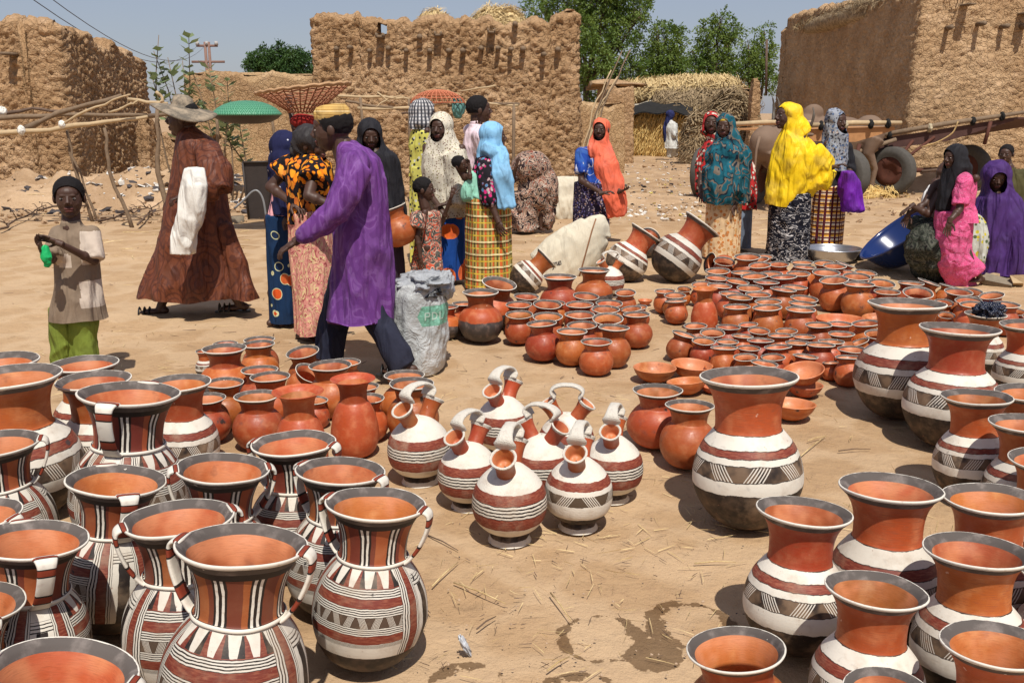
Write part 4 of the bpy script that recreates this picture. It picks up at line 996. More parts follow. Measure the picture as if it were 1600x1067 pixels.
tree('big leafy green tree towering behind the central building', b, 7, 3, clump_px(b, 41, [(850, 12, 28, 1), (885, 0, 34, 0), (930, -10, 38, 0), (975, -5, 36, 1), (900, 50, 34, -1), (940, 45, 36, 0), (978, 45, 28, 0), (925, 90, 32, -1), (960, 85, 34, 0), (985, 110, 24, 0), (930, 130, 30, 0), (965, 140, 28, 1), (950, 20, 36, 2), (1000, 15, 14, 0), (918, -45, 40, 0), (965, -50, 38, 0), (1003, 20, 9, 0)]), 40000, LEAF, 3, .034, .15)
b = tr_at(1035, 42)
tree('slimmer green tree with upright crown right of the big tree', b, 5, 2, clump_px(b, 42, [(1040, 60, 22, 0), (1035, 85, 26, 0), (1050, 100, 24, 0), (1022, 110, 22, 0), (1045, 125, 24, 0), (1055, 45, 9, 0), (1028, 45, 9, 0), (1010, 130, 18, 1)]), 10500, LEAF, 4, .034, .15)
b = tr_at(1120, 43)
tree('airy green tree with forked crown behind the straw heap', b, 5, 2, clump_px(b, 43, [(1115, 45, 20, 0), (1120, 70, 22, 0), (1095, 80, 18, 0), (1140, 55, 14, 0), (1085, 105, 20, 0), (1110, 110, 24, 0), (1147, 45, 10, 0), (1125, 28, 12, 0), (1130, 100, 20, 0)]), 9000, LEAF, 5, .034, .15)
b = tr_at(1180, 44)
tree('low pale green tree left of the tall right building', b, 4, 2, clump_px(b, 44, [(1165, 100, 20, 0), (1185, 95, 20, 0), (1170, 70, 10, 0), (1195, 120, 22, 0), (1195, 50, 12, 0), (1150, 120, 18, 0), (1195, 75, 12, 0)]), 7500, LEAF, 6, .034, .15)
b = tr_at(432, 50)
tree('round dark green tree above the low wall, left of the central building', b, 4, 2, clump_px(b, 50, [(405, 95, 15, 0), (430, 92, 17, 0), (455, 92, 17, 0), (475, 98, 14, 0), (418, 80, 8, 0), (438, 75, 8, 0), (460, 80, 8, 0), (440, 108, 18, 0), (410, 108, 14, 0), (470, 110, 14, 0), (395, 98, 9, 0)]), 14000, LEAFD, 7, .035, .16, name='leafy_tree')
# sodom apple shrub: tall bare stems with pairs of big round leaves
sh = thing('milkweed_shrub', 'tall thin shrub with big round grey-green leaves behind the wide-brimmed hat', 'shrub', (at(265, 0, 16.5).x, 16.5, 0))
rd = random.Random(4); ms = MB(); leaves = []
for (u0, u1, v1) in [(258, 248, 55), (262, 262, 90), (270, 285, 95), (278, 295, 60), (262, 235, 112), (290, 325, 100), (300, 355, 125), (268, 240, 80), (340, 352, 150), (350, 372, 170), (360, 345, 190), (310, 300, 110)]:
    p0 = at(u0, 0, 16.5); p0.z = 0; p1 = at(u1, v1, 16.5 + rd.uniform(-.3, .3)); mid = p0.lerp(p1, .5) + Vector((rd.uniform(-.25, .25), rd.uniform(-.2, .2), 0)); ms.tube([p0, p0.lerp(mid, .5) + Vector((rd.uniform(-.08, .08), 0, 0)), mid, mid.lerp(p1, .5) + Vector((rd.uniform(-.06, .06), 0, 0)), p1], [.022, .018, .014, .010, .006], 5)
    for k in range(rd.randint(10, 15)):
        f = .5 + .5 * k / 14 + rd.uniform(-.02, .02); f = min(1, f); q = p0.lerp(mid, f * 2) if f < .5 else mid.lerp(p1, f * 2 - 1); a = rd.uniform(0, 6.28)
        for s_ in (0, math.pi):
            leaves.append((q, Vector((math.cos(a + s_), math.sin(a + s_), rd.uniform(.2, .9))).normalized(), rd.uniform(.045, .13) * (.6 + .6 * f)))
loc(sh, ms.build('stem', WOOD, sh))
ml = MB()
for q, d, r_ in leaves:
    s_ = d.cross(Vector((rd.uniform(-.3, .3), rd.uniform(-.3, .3), 1))).normalized(); c = q + d * r_
    ml.add([q, c - s_ * r_ * .6, q + d * r_ * 1.6, q + d * r_ * 2, c + s_ * r_ * .6], [(0, 1, 2, 3, 4)])
loc(sh, tag(ml.build('foliage', LEAFG, sh, False), kind='stuff'))
# utility pole and wires
pp = thing('utility_pole', 'distant wooden utility pole with two crossarms and insulators above the low wall', 'pole', (at(318, 0, 62).x, 62, 0))
PG = plain('pole_wood', (.22, .13, .10), .8); bx_ = pp.location.x
for dx in (-.12, .12):
    m = MB(); m.tube([(bx_ + dx, 62, -.1), (bx_ + dx, 62, at(0, 66, 62).z)], [.12, .09], 8); loc(pp, m.build('post', PG, pp))
for v, w in ((72, 1.35), (97, 2.1)):
    m = MB(); m.box((bx_, 62, at(0, v, 62).z), (w, .12, .14)); loc(pp, m.build('crossarm', PG, pp))
for dx in (-.6, 0, .6):
    m = MB(); m.tube([(bx_ + dx, 62, at(0, 71, 62).z), (bx_ + dx, 62, at(0, 65, 62).z)], [.13, .1], 8); loc(pp, m.build('insulator', plain('insulator_grey', (.4, .38, .36)), pp))
wi = MB(); 
for du in (0, .5):
    a = at(52, 0, 20) + Vector((du * .4, 0, du * .3)); b = Vector((bx_ - .5 + du, 62, at(0, 68, 62).z)); pts_ = [a.lerp(b, f) - Vector((0, 0, 1.2 * 4 * f * (1 - f))) for f in np.linspace(0, 1, 20)]
    wi.tube(pts_, .012, 4)
tag(wi.build('overhead_wire', plain('wire_grey', (.10, .10, .11))), 'pair of thin overhead wires sloping down to the distant pole', 'wire')
V3 = Vector
# ---------------------------------------------------------------- cloth prints
PAL = {}
def cell_print(name, base, cols, scale=14., thr=.36, line=None, lw=.06, rough=.85, sq=(1, 1, 1), warp=.0, fold=.35):
    g = G(name, rough, .15); o = g.co(); v = g.vmul(o, sq)
    if warp: v = g.vadd(v, g.vmul(g.noise(o, scale * .4, 2, col=True), (warp, warp, warp)))
    d = g.vor(v, scale); cc = g.sep(g.vor(v, scale, 'F1', 'Color'))[0]
    blob = g.mix(cols[0], cols[1 % len(cols)], cc > .4)
    if len(cols) > 2: blob = g.mix(blob, cols[2], cc > .72)
    c = g.mix(base, blob, d < thr)
    if line is not None: c = g.mix(c, line, g.line(d, thr, lw))
    return wear(g, c, o, fold)
def wear(g, c, o, fold=.35):
    fo = g.noise(g.vmul(o, (1., 1., .22)), 11, 2, .45, .8); fo2 = g.noise(g.vmul(g.vadd(o, g.comb(0., 0., g.sep(o)[0] * .9)), (1., 1., .45)), 4.5, 1, .4, .8)
    g.bump(fo * 1.7 + g.absv(fo2 - .5) * 1.9 + g.noise(o, 26, 2) * .08 + g.noise(o, 300, 2) * .03, min(1., fold * 1.7), .05)
    return g.done(g.mix(c, g.hsv(c, .5, .95, .82), g.ss(g.noise(o, 5, 3), .45, .7)))
def swirl(name, cols, scale=5., freq=16., rough=.85, dist=1.4, sq=(1, 1, 1)):
    g = G(name, rough, .15); o = g.vmul(g.co(), sq); n = g.noise(o, scale, 2, .5, dist); k = g.frac(n * freq / 2.)
    c = g.mix(cols[0], cols[1], k > .34)
    if len(cols) > 2: c = g.mix(c, cols[2], k > .62)
    if len(cols) > 3: c = g.mix(c, cols[3], k > .84)
    return wear(g, c, o)
def cloth(name, c, rough=.85, var=.12, fold=.4, sheen=.0):
    g = G(name, rough, .2); o = g.co(); return wear(g, g.mix(c, tuple(min(1, x * (1 + var) + .01) for x in c), g.noise(o, 3, 3)), o, fold)
def ring_print(name, a, b, scale, freq, rough=.6):
    g = G(name, rough, .35); o = g.co(); d = g.vor(g.vmul(o, (1, 1, .8)), scale, 'F1'); k = g.absv(g.frac(d * freq) - .5) < .16
    st = g.absv(g.frac(g.noise(o, 2.4, 1, .5, .6) * 18.) - .5) < .14
    return wear(g, g.mix(a, b, g.mx(k * .8, st * .5)), o)
def plaid(name, base, lines, n=5.):
    """lines: (axis 'z' or 'u', period m, width fraction, colour)"""
    g = G(name, .85, .15); o = g.co(); x, y, z = g.sep(o); a = g.math('ARCTAN2', y, x)
    c = base if isinstance(base, E) else base; first = True
    for ax, per, w, col, ph in lines:
        t = g.frac((z if ax == 'z' else a) / per + ph) < w
        c = g.mix(c, col, t)
    return wear(g, c, o)
M = dict(
 brown=ring_print('brown_damask', (.155, .043, .017), (.075, .019, .010), 5.5, 5.5), purple=swirl('purple_dyed_cotton', [(.135, .040, .20), (.165, .055, .24), (.20, .080, .28), (.15, .045, .215)], 6, 9, .6, 1.6, (1, 1, .6)),
 navyt=cloth('navy_trousers', (.018, .02, .038)), capy=plaid('straw_coloured_cap_cloth', (.62, .40, .12), [('z', .014, .25, (.42, .22, .05), 0), ('z', .047, .2, (.75, .55, .25), 0)]),
 white=cloth('white_sackcloth', (.72, .69, .62), .7), tan=cloth('tan_cotton', (.215, .155, .105)), beige=cloth('beige_cotton', (.50, .41, .33)), green=cloth('olive_green_cotton', (.17, .22, .03)),
 bag=cloth('green_plastic', (.01, .42, .12), .3), orangep=cell_print('orange_black_print', (.012, .010, .012), [(.80, .25, .01), (.85, .35, .02), (.75, .18, .01)], 28, .50, (.10, .02, .01), .03, sq=(1, 1, .55), warp=.05),
 pinkb=swirl('pink_branch_print', [(.62, .25, .20), (.70, .32, .25), (.72, .55, .28), (.36, .08, .08)], 13, 9, dist=2.2, sq=(1, 1, .6)), navyf=cell_print('navy_flower_print', (.010, .032, .085), [(.70, .10, .02), (.012, .03, .08), (.6, .12, .03)], 8, .33, (.62, .62, .35), .022, warp=.05),
 navys=cell_print('navy_scarf', (.016, .018, .06), [(.55, .55, .62), (.016, .018, .06), (.016, .018, .06)], 26, .2), blackw=cloth('black_headwrap', (.028, .024, .024), .6), black=cloth('black_veil', (.012, .011, .014), .75), dark=cloth('dark_plum_gown', (.030, .018, .026)),
 pinkc=cloth('pale_pink_cloth', (.75, .36, .38)), redsw=swirl('red_grey_swirl_print', [(.10, .10, .085), (.58, .10, .05), (.55, .42, .32), (.04, .04, .04)], 11, 13, dist=1.2), bluefan=cell_print('blue_fan_print', (.010, .055, .25), [(.72, .12, .02), (.010, .055, .25), (.12, .02, .01)], 4.5, .42, (.75, .16, .03), .03),
 whitef=cell_print('white_floral_veil', (.64, .58, .46), [(.20, .12, .09), (.30, .26, .13), (.50, .42, .3)], 50, .33, warp=.02), yellowb=cell_print('yellow_dotted_print', (.62, .58, .12), [(.04, .04, .03), (.6, .6, .5), (.05, .05, .04)], 24, .36),
 gingham=plaid('checked_scarf', (.6, .58, .56), [('z', .035, .5, (.25, .25, .26), 0), ('u', .30, .5, (.06, .06, .07), 0)]), polo=cloth('pink_white_polo', (.72, .56, .60)), scarfb=cloth('light_blue_scarf', (.20, .42, .62), .7, .2),
 bfl=cell_print('black_floral_print', (.016, .014, .018), [(.60, .02, .16), (.08, .22, .38), (.45, .35, .34)], 25, .42, (.16, .05, .08), .04, warp=.06), mint=cloth('mint_cloth', (.28, .60, .45)),
 kente=plaid('yellow_striped_wrapper', (.33, .25, .05), [('u', .34, .30, (.60, .13, .03), .1), ('u', .34, .1, (.03, .02, .02), .42), ('u', .17, .14, (.62, .50, .18), .3), ('z', .115, .12, (.75, .66, .36), .0), ('z', .115, .07, (.02, .015, .01), .13), ('z', .115, .1, (.62, .44, .05), .5)]),
 brownf=swirl('brown_cream_print', [(.03, .018, .02), (.42, .30, .22), (.24, .07, .04), (.55, .45, .36)], 7, 10, dist=1.6), orange=cloth('orange_veil', (.80, .15, .075), .7, .06), rblue=swirl('royal_blue_print', [(.015, .05, .28), (.02, .07, .36), (.04, .12, .42), (.5, .5, .6)], 4, 8),
 violf=cell_print('violet_floral_skirt', (.020, .014, .035), [(.30, .26, .32), (.10, .08, .22), (.35, .22, .18)], 38, .40, warp=.05), dred=cloth('dark_red_cloth', (.26, .015, .010)),
 redf=cell_print('red_white_floral', (.50, .025, .025), [(.65, .55, .42), (.04, .03, .02), (.7, .6, .5)], 22, .44, (.05, .04, .03), .04, warp=.05), teal=swirl('teal_geometric_print', [(.010, .085, .115), (.012, .11, .15), (.16, .13, .10), (.010, .02, .035)], 7, 12, dist=.4, sq=(1, 1, .8)),
 creamp=cell_print('cream_orange_print', (.66, .46, .26), [(.55, .20, .05), (.60, .36, .14), (.48, .20, .07)], 24, .38, (.40, .14, .04), .035), yellow=cloth('yellow_veil', (.86, .56, .006), .55, .05), zebra=swirl('black_white_print', [(.012, .012, .02), (.012, .012, .02), (.012, .012, .02), (.55, .52, .5)], 8, 9, sq=(1, 1, 2.4)),
 grid=plaid('checked_wrapper', (.70, .55, .40), [('z', .085, .5, (.80, .38, .05), .3), ('z', .042, .34, (.09, .012, .02), 0), ('u', .30, .36, (.09, .012, .02), 0)]), greyf=cell_print('grey_floral_scarf', (.30, .32, .36), [(.05, .05, .07), (.10, .16, .30), (.5, .42, .38)], 34, .40, (.02, .02, .03), .04, warp=.05),
 bagp=cloth('purple_bag_cloth', (.14, .012, .30), .55), pink=swirl('pink_puckered_cotton', [(.70, .10, .25), (.60, .06, .18), (.74, .20, .36), (.42, .04, .13)], 9, 18, sq=(1, 1, 3.)), dpurp=cloth('dark_purple_veil', (.055, .018, .12), .7), olivep=swirl('olive_print', [(.03, .035, .025), (.055, .06, .045), (.09, .09, .07), (.02, .02, .02)], 8, 12),
 yfl=cell_print('yellow_white_floral', (.5, .5, .42), [(.55, .45, .04), (.10, .13, .06), (.6, .6, .55)], 24, .42), olive=cloth('olive_shirt', (.07, .06, .02)), whitec=cloth('white_cotton', (.75, .74, .72)), navy=cloth('navy_turban', (.02, .025, .10)), earthp=cloth('pale_robe', (.60, .60, .56)),
)
gs = G('skin', .52, .4); o_ = gs.co(); gs.bump(gs.noise(o_, 120, 3), .1, .002); SKIN = gs.done(gs.mix((.050, .024, .015), (.080, .037, .023), gs.noise(o_, 6, 2)))
HAIR = plain('black_hair', (.010, .008, .008), .8, .2, .3, 120, .6, .004); EYEW = plain('eye_white', (.22, .18, .15), .5, .3, .1); EYED = plain('iris', (.008, .005, .004), .2, .6, .1); LIPS = plain('lips', (.12, .040, .032), .5)
SHOE = plain('black_sandal_leather', (.02, .018, .017), .5, .4); STRAWHAT = straw_mat('hat_straw', (.13, .11, .085), (.34, .27, .19))
# ---------------------------------------------------------------- soft shapes: union of closed pieces, remeshed into one skin
def remesh(mb, voxel, smooth=2, fac=.5):
    me = bpy.data.meshes.new('t'); me.from_pydata(mb.v, [], mb.f); me.update()
    o = bpy.data.objects.new('t', me); COL.objects.link(o)
    r = o.modifiers.new('r', 'REMESH'); r.mode = 'VOXEL'; r.voxel_size = voxel; r.use_smooth_shade = True
    if smooth: s_ = o.modifiers.new('s', 'SMOOTH'); s_.iterations = smooth; s_.factor = fac
    dg = bpy.context.evaluated_depsgraph_get(); ev = o.evaluated_get(dg); m2 = ev.to_mesh()
    V = np.empty(len(m2.vertices) * 3); m2.vertices.foreach_get('co', V); V = V.reshape(-1, 3); N = np.empty(len(m2.vertices) * 3); m2.vertices.foreach_get('normal', N); N = N.reshape(-1, 3)
    Fc = [tuple(p.vertices) for p in m2.polygons]; ev.to_mesh_clear(); bpy.data.objects.remove(o); bpy.data.meshes.remove(me)
    return V, N, Fc
def garment(name, mb, mat, parent, voxel=.013, folds=.010, fz=2.0, fx=13., cuts=(), seed=1, smooth=3, diag=0., solid=True, hem=None, mats=None, region=None):
    V, N, Fc = remesh(mb, voxel, smooth)
    if folds:
        x, y, z = V.T; a = x * math.cos(diag) + z * math.sin(diag); b = -x * math.sin(diag) + z * math.cos(diag)
        q = np.stack([a * fx, y * fx, b * fz], 1) + seed * 7.7
        w = np.stack([vnoise(q * .5, seed + 3), vnoise(q * .5, seed + 4), vnoise(q * .5, seed + 5)], 1); n = vnoise(q + w * .8, seed)
        n = (1 - np.abs(n) * 2.6) * 1.0 + .45 * (1 - 2.4 * np.abs(vnoise(q * 2.1, seed + 1)))
        k = np.clip((z.max() - z) / (np.ptp(z) + 1e-6), 0, 1); V = V + N * (n * folds * (.45 + 1.0 * k))[:, None]
    for (c, r) in cuts:
        c = np.array(c); r = np.array(r); ins = (((V - c) / r) ** 2).sum(1) < 1
        # pull the border of the opening onto the ellipsoid so that its edge is clean
        Fc = [f for f in Fc if not all(ins[i] for i in f)]
        used = set(i for f in Fc for i in f); idx = [i for i in used if ins[i]]
        for i in idx:
            d = (V[i] - c) / r; d /= np.linalg.norm(d) + 1e-9; V[i] = c + d * r
    if hem is not None:
        lo = hem[1] if len(hem) > 1 else None
        ins = V[:, 2] < hem[0]; Fc = [f for f in Fc if not all(ins[i] for i in f)]; V[ins, 2] = hem[0] + (0 if lo is None else lo * vnoise(V[ins] * 6, 3))
    used = sorted(set(i for f in Fc for i in f)); mp = {j: k for k, j in enumerate(used)}
    V = V[used]; Fc = [tuple(mp[i] for i in f) for f in Fc]
    ms = mats or [mat]; mi = None
    if region is not None:
        cen = np.array([V[list(f)].mean(0) for f in Fc]); mi = region(cen).astype(int)
    return mesh_obj(name, V, Fc, ms, parent, True, mi)
def loft(mb, secs, n=28, yaw=0., closed=True):
    """secs: (x, y, z, rx, ry); elliptical sections, closed ends"""
    b = len(mb.v); c, s = math.cos(yaw), math.sin(yaw)
    for (x, y, z, rx, ry) in secs:
        for k in range(n):
            a = 2 * math.pi * k / n; p, q = rx * math.cos(a), ry * math.sin(a); mb.v.append((x + p * c - q * s, y + p * s + q * c, z))
    up = secs[-1][2] > secs[0][2]
    for i in range(len(secs) - 1):
        for k in range(n):
            k2 = (k + 1) % n; f = (b + i * n + k, b + i * n + k2, b + (i + 1) * n + k2, b + (i + 1) * n + k); mb.f.append(f if up else f[::-1]); mb.m.append(0)
    e0 = tuple(b + k for k in range(n)); e1 = tuple(b + (len(secs) - 1) * n + k for k in range(n))
    mb.f.append(e0[::-1] if up else e0); mb.f.append(e1 if up else e1[::-1]); mb.m += [0, 0]
def cap(mb, p, q, r1, r2, n=12):
    p, q = Vector(p), Vector(q); mb.tube([p, q], [r1, r2], n); mb.ball(p, r1, None, n, 8); mb.ball(q, r2, None, n, 8)
class Person:
    """pose given by image points (u, v) plus a depth offset in metres; yaw 0 faces the camera, 90 to the right, -90 to the left"""
    def __init__(s, label, foot, top, yaw, face=None, group=None, H=None, head=None):
        s.g = gp(*foot); s.root = thing('person', label, 'person', s.g, group=group); s.mpp = depth(s.g) / F
        s.H = H or (at(foot[0], top, s.g.y).z); s.yaw = R_(yaw); s.f = Vector((math.sin(s.yaw), -math.cos(s.yaw), 0)); s.l = Vector((math.cos(s.yaw), math.sin(s.yaw), 0))
        s.fy = R_(face if face is not None else yaw); s.hf = Vector((math.sin(s.fy), -math.cos(s.fy), 0)); s.hl = Vector((math.cos(s.fy), math.sin(s.fy), 0))
        H = s.H
        s.hd = s.P(*head) if head else Vector((0, 0, .925 * H)); s.tilt = 0.
        s.nk = s.hd + Vector((0, 0, -.095 * H)) * .8 - s.hf * .012 * H
        s.hs = 1.16; s.chest = Vector((s.hd.x * .8, s.hd.y * .8, .74 * H)); s.hips = Vector((s.hd.x * .3, s.hd.y * .3, .50 * H))
        s.parts_body = MB(); s.hands = MB(); s.arms = {}
    def P(s, u, v, dy=0.): return at(u, v, s.g.y + dy) - s.g
    def sh(s, sd, w=.105): return s.chest + Vector((0, 0, .065 * s.H)) + s.l * w * s.H * sd
    def head(s, hair=None, pitch=0., roll=0.):
        H = s.H * s.hs; m = MB(); R = Matrix((s.hl, -s.hf, Vector((0, 0, 1)))).transposed()      # columns: left, back, up
        R = R @ Matrix.Rotation(pitch, 3, 'X') @ Matrix.Rotation(roll, 3, 'Y'); s.HR = R
        def el(l, f, u, r): m.ball(s.hd + R @ Vector((l * H, -f * H, u * H)), [q * H for q in (r[0], r[1], r[2])], R, 14, 10)
        el(0, -.008, .014, (.046, .056, .053)); el(0, .013, -.008, (.042, .043, .053)); el(0, .018, -.030, (.034, .034, .034)); el(0, .036, -.052, (.016, .014, .013))
        el(0, .028, .020, (.034, .026, .024)); el(0, .0475, .013, (.027, .007, .007)); el(.020, .034, -.016, (.015, .014, .015)); el(-.020, .034, -.016, (.015, .014, .015))
        m.tube([s.hd + R @ Vector((0, -.052 * H, .008 * H)), s.hd + R @ Vector((0, -.064 * H, -.013 * H))], [.0055 * H, .0085 * H], 8); el(.007, .056, -.015, (.0065, .007, .0055)); el(-.007, .056, -.015, (.0065, .007, .0055))
        el(0, .052, -.031, (.016, .007, .005)); el(0, .050, -.039, (.014, .007, .0055))
        for sg in (1, -1): el(.048 * sg, -.004, -.004, (.006, .012, .016)); el(.046 * sg, -.006, -.014, (.006, .008, .008))
        s.head_mb = m
        n_ = MB(); cap(n_, s.hd + R @ Vector((0, .016 * H, -.030 * H)), s.nk - Vector((0, 0, .03 * H)), .029 * H, .033 * H); m.v += []; b = len(m.v); m.v += n_.v; m.f += [tuple(i + b for i in f) for f in n_.f]; m.m += n_.m
        if hair:
            h = MB(); q = s.hd + R @ Vector((0, .010 * H, .018 * H)); h.ball(q, (.051 * H * hair, .060 * H * hair, .055 * H * hair), R, 24, 16)
            fc = s.hd + R @ Vector((0, -.062 * H, -.018 * H)); garment('hair', h, HAIR, s.root, .007, .0025, 40, 40, cuts=[(fc, (.064 * H, .066 * H, .068 * H)), (s.hd + R @ Vector((0, 0, -.055 * H)), (.09 * H, .09 * H, .048 * H))], smooth=1)
    def arm(s, sd, elbow, hand, fdir=None, up=None, r=1., curl=.5, shoulder=None, bare=None, grip=None):
        H = s.H * r; S = shoulder or s.sh(sd); B = s.parts_body
        cap(B, S, elbow, .025 * H, .0215 * H); cap(B, elbow, hand, .0215 * H, .0145 * H); mid = elbow.lerp(hand, .3); B.ball(mid, (.0235 * H,) * 3, None, 10, 8)
        s.arms[sd] = (S, elbow, hand)
        d = Vector(fdir).normalized() if fdir is not None else (hand - elbow).normalized()
        pn = Vector(up) if up is not None else Vector((0, 0, 1)).cross(d) if abs(d.z) > .8 else Vector((0, 0, -1))
        if pn.length < .1: pn = Vector((1, 0, 0))
        pn = (pn - d * pn.dot(d)).normalized(); sdv = d.cross(pn); h = s.hands; L = .096 * H; w = .039 * H
        h.tube([hand - d * .02 * H, hand + d * .012 * H], [.0155 * H, .016 * H], 10)
        h.ball(hand + d * L * .26, (L * .27, w * .50, .0105 * H), Matrix((d, sdv, pn)).transposed(), 12, 8)
        for k, (off, ln) in enumerate(((-.42, .46), (-.14, .53), (.14, .50), (.42, .40))):
            a = hand + d * L * .42 + sdv * w * off; dd = (d + sdv * off * .28).normalized(); c = curl * (1 + .12 * k)
            b_ = a + dd * L * ln * .45; d2 = (dd * math.cos(c) + pn * math.sin(c)); c_ = b_ + d2 * L * ln * .33; d3 = (dd * math.cos(2 * c) + pn * math.sin(2 * c)); e_ = c_ + d3 * L * ln * .26
            h.tube([a, b_, c_, e_], [.0052 * H, .0050 * H, .0046 * H, .0038 * H], 8); h.ball(e_, .0038 * H, None, 8, 6)
        a = hand + d * L * .14 + sdv * w * -.38; td = (d * .75 - sdv * .65 + pn * .35).normalized(); b_ = a + td * L * .27; e_ = b_ + (d * .9 - sdv * .2 + pn * .4).normalized() * L * .22
        h.tube([a, b_, e_], [.0075 * H, .0060 * H, .0045 * H], 8); h.ball(e_, .0045 * H, None, 8, 6)
    def leg(s, sd, knee, ankle, fdir=None, hip=None, shoe=None, toe=True):
        H = s.H; hip = hip or (s.hips + s.l * .05 * H * sd); B = s.parts_body
        cap(B, hip, knee, .048 * H, .034 * H); cap(B, knee, ankle, .033 * H, .019 * H); B.ball(knee.lerp(ankle, .3), (.034 * H,) * 3, None, 10, 8)
        fd = Vector(fdir or s.f); fd.z = 0; fd.normalize(); side = Vector((-fd.y, fd.x, 0)); R = Matrix((fd, side, Vector((0, 0, 1)))).transposed()
        an = Vector((ankle.x, ankle.y, ankle.z)); sole = an.z - .030 * H
        B.ball(an + Vector((0, 0, -.012 * H)) - fd * .018 * H, (.024 * H, .019 * H, .019 * H), R, 10, 8)
        B.ball(an + fd * .035 * H + Vector((0, 0, -.016 * H)), (.052 * H, .024 * H, .014 * H), R, 12, 8)
        if toe:
            for k, (o2, l2) in enumerate(((-.7, .088), (-.32, .088), (.02, .084), (.34, .078), (.64, .070))):
                B.ball(an + fd * l2 * H + side * o2 * .026 * H + Vector((0, 0, -.021 * H)), (.012 * H, .0058 * H if k else .0075 * H, .0065 * H), R, 8, 6)
        if shoe:
            m = MB(); c = an + fd * .035 * H; n = 20; vs = []
            for zz in (-.040, -.030):
                for k in range(n):
                    a = 2 * math.pi * k / n; vs.append(c + fd * math.cos(a) * .082 * H + side * math.sin(a) * (.030 + .004 * math.cos(a)) * H + Vector((0, 0, zz * H)))
            m.add(vs, [tuple(range(n))[::-1], tuple(range(n, 2 * n))] + [(k, (k + 1) % n, n + (k + 1) % n, n + k) for k in range(n)])
            sh_ = m.build('sandal', SHOE, s.root, False); m = MB()
            for q in (.012, .035, .058):
                m.tube([c + fd * (q) * H + side * math.cos(t) * .029 * H + Vector((0, 0, (-.032 + .034 * math.sin(t)) * H)) for t in np.linspace(0, math.pi, 9)], .0075 * H, 6, flat=.45)
            m.build('strap', SHOE, sh_)
    def body(s, torso=True, low=True):
        H = s.H; B = s.parts_body
        if torso:
            c = s.chest; loft(B, [(s.hips.x, s.hips.y, s.hips.z - .03 * H, .05 * H, .04 * H), (s.hips.x, s.hips.y, s.hips.z + .02 * H, .058 * H, .045 * H), (s.hips.x * .6 + c.x * .4, s.hips.y * .6 + c.y * .4, s.hips.z + .11 * H, .05 * H, .038 * H), (c.x, c.y, c.z, .06 * H, .042 * H), (c.x, c.y, c.z + .05 * H, .06 * H, .038 * H), (s.nk.x, s.nk.y, c.z + .085 * H, .036 * H, .036 * H)], 20, s.yaw)
            for sd in (1, -1):
                Sp = s.arms[sd][0] if sd in s.arms else s.sh(sd, .07); B.ball(Sp, (.022 * H,) * 3, None, 10, 8); cap(B, Sp - V3((0, 0, .006 * H)), c + Vector((0, 0, .045 * H)), .020 * H, .03 * H)
            cap(B, c + Vector((0, 0, .04 * H)), s.nk + Vector((0, 0, .01 * H)), .045 * H, .033 * H)
        if not torso:
            for sd in s.arms: cap(B, s.arms[sd][0], s.nk - V3((0, 0, .02 * H)), .022 * H, .028 * H)
            cap(B, s.nk - V3((0, 0, .02 * H)), s.hips, .028 * H, .035 * H)
        V1, _, F1 = remesh(B, .0085 * max(.8, s.H / 1.7), 2) if B.v else (np.zeros((0, 3)), 0, [])
        V2, _, F2 = remesh(s.head_mb, .0042 * s.H / 1.6, 1, .35); Vh, Fh = (np.zeros((0, 3)), [])
        if s.hands.v: Vh, _, Fh = remesh(s.hands, .0031 * s.H / 1.6, 1, .4)
        n1, n2 = len(V1), len(V2); V = np.concatenate([V1, V2, Vh]); Fc = F1 + [tuple(i + n1 for i in f) for f in F2] + [tuple(i + n1 + n2 for i in f) for f in Fh]
        H = H * s.hs; cen = np.array([V2[f[0]] for f in F2]) - np.array(s.hd); loc_ = cen @ np.array(s.HR)
        lip = ((loc_[:, 1] < -.050 * H) & (loc_[:, 2] < -.027 * H) & (loc_[:, 2] > -.044 * H)).astype(int)
        mi = np.concatenate([np.zeros(len(F1)), lip, np.zeros(len(Fh))])
        b = mesh_obj('body', V, Fc, [SKIN, LIPS], s.root, True, mi); s.bodyo = b
        for sg in (1, -1):
            e = MB(); p = s.hd + s.HR @ Vector((.019 * H * sg, -.0465 * H, .002 * H)); e.ball(p, (.0072 * H, .0060 * H, .0036 * H), s.HR, 10, 8, 0); e.ball(p + s.HR @ Vector((0, -.0038 * H, 0)), (.0040 * H, .003 * H, .0034 * H), s.HR, 8, 6, 1); e.build('eye', [EYEW, EYED], s.root)
        return b
    # clothes
    def facecut(s, sc=1., up=0., fwd=.062): H = s.H * s.hs; return (s.hd + s.HR @ Vector((0, -fwd * H, (-.006 + up) * H)), (.047 * H * sc, .058 * H, .060 * H * sc))
    def skirt(s, z0, z1, r0, r1, mat, name='wrapper', dep=.85, folds=.012, x0=None, seed=1, sway=(0, 0), voxel=.013, top=None):
        H = s.H; m = MB(); h = s.hips if top is None else top; cx0 = x0 if x0 is not None else h.x; L = []
        for t in np.linspace(0, 1, 7):
            z = z0 + (z1 - z0) * t; r = r1 + (r0 - r1) * (1 - (1 - t) ** 1.6) if r1 <= r0 else r0 + (r1 - r0) * (1 - t ** 1.5) * 1.0 if False else r0 * t + r1 * (1 - t)
            L.append((cx0 * t + (cx0 + sway[0]) * (1 - t), h.y * t + (h.y + sway[1]) * (1 - t), z, r, r * dep))
        loft(m, [(L[0][0], L[0][1], z0 - .05, r1, r1 * dep)] + L, 32, s.yaw)
        return garment(name, m, mat, s.root, voxel, folds, 1.1, 11., hem=(z0, .02), seed=seed)
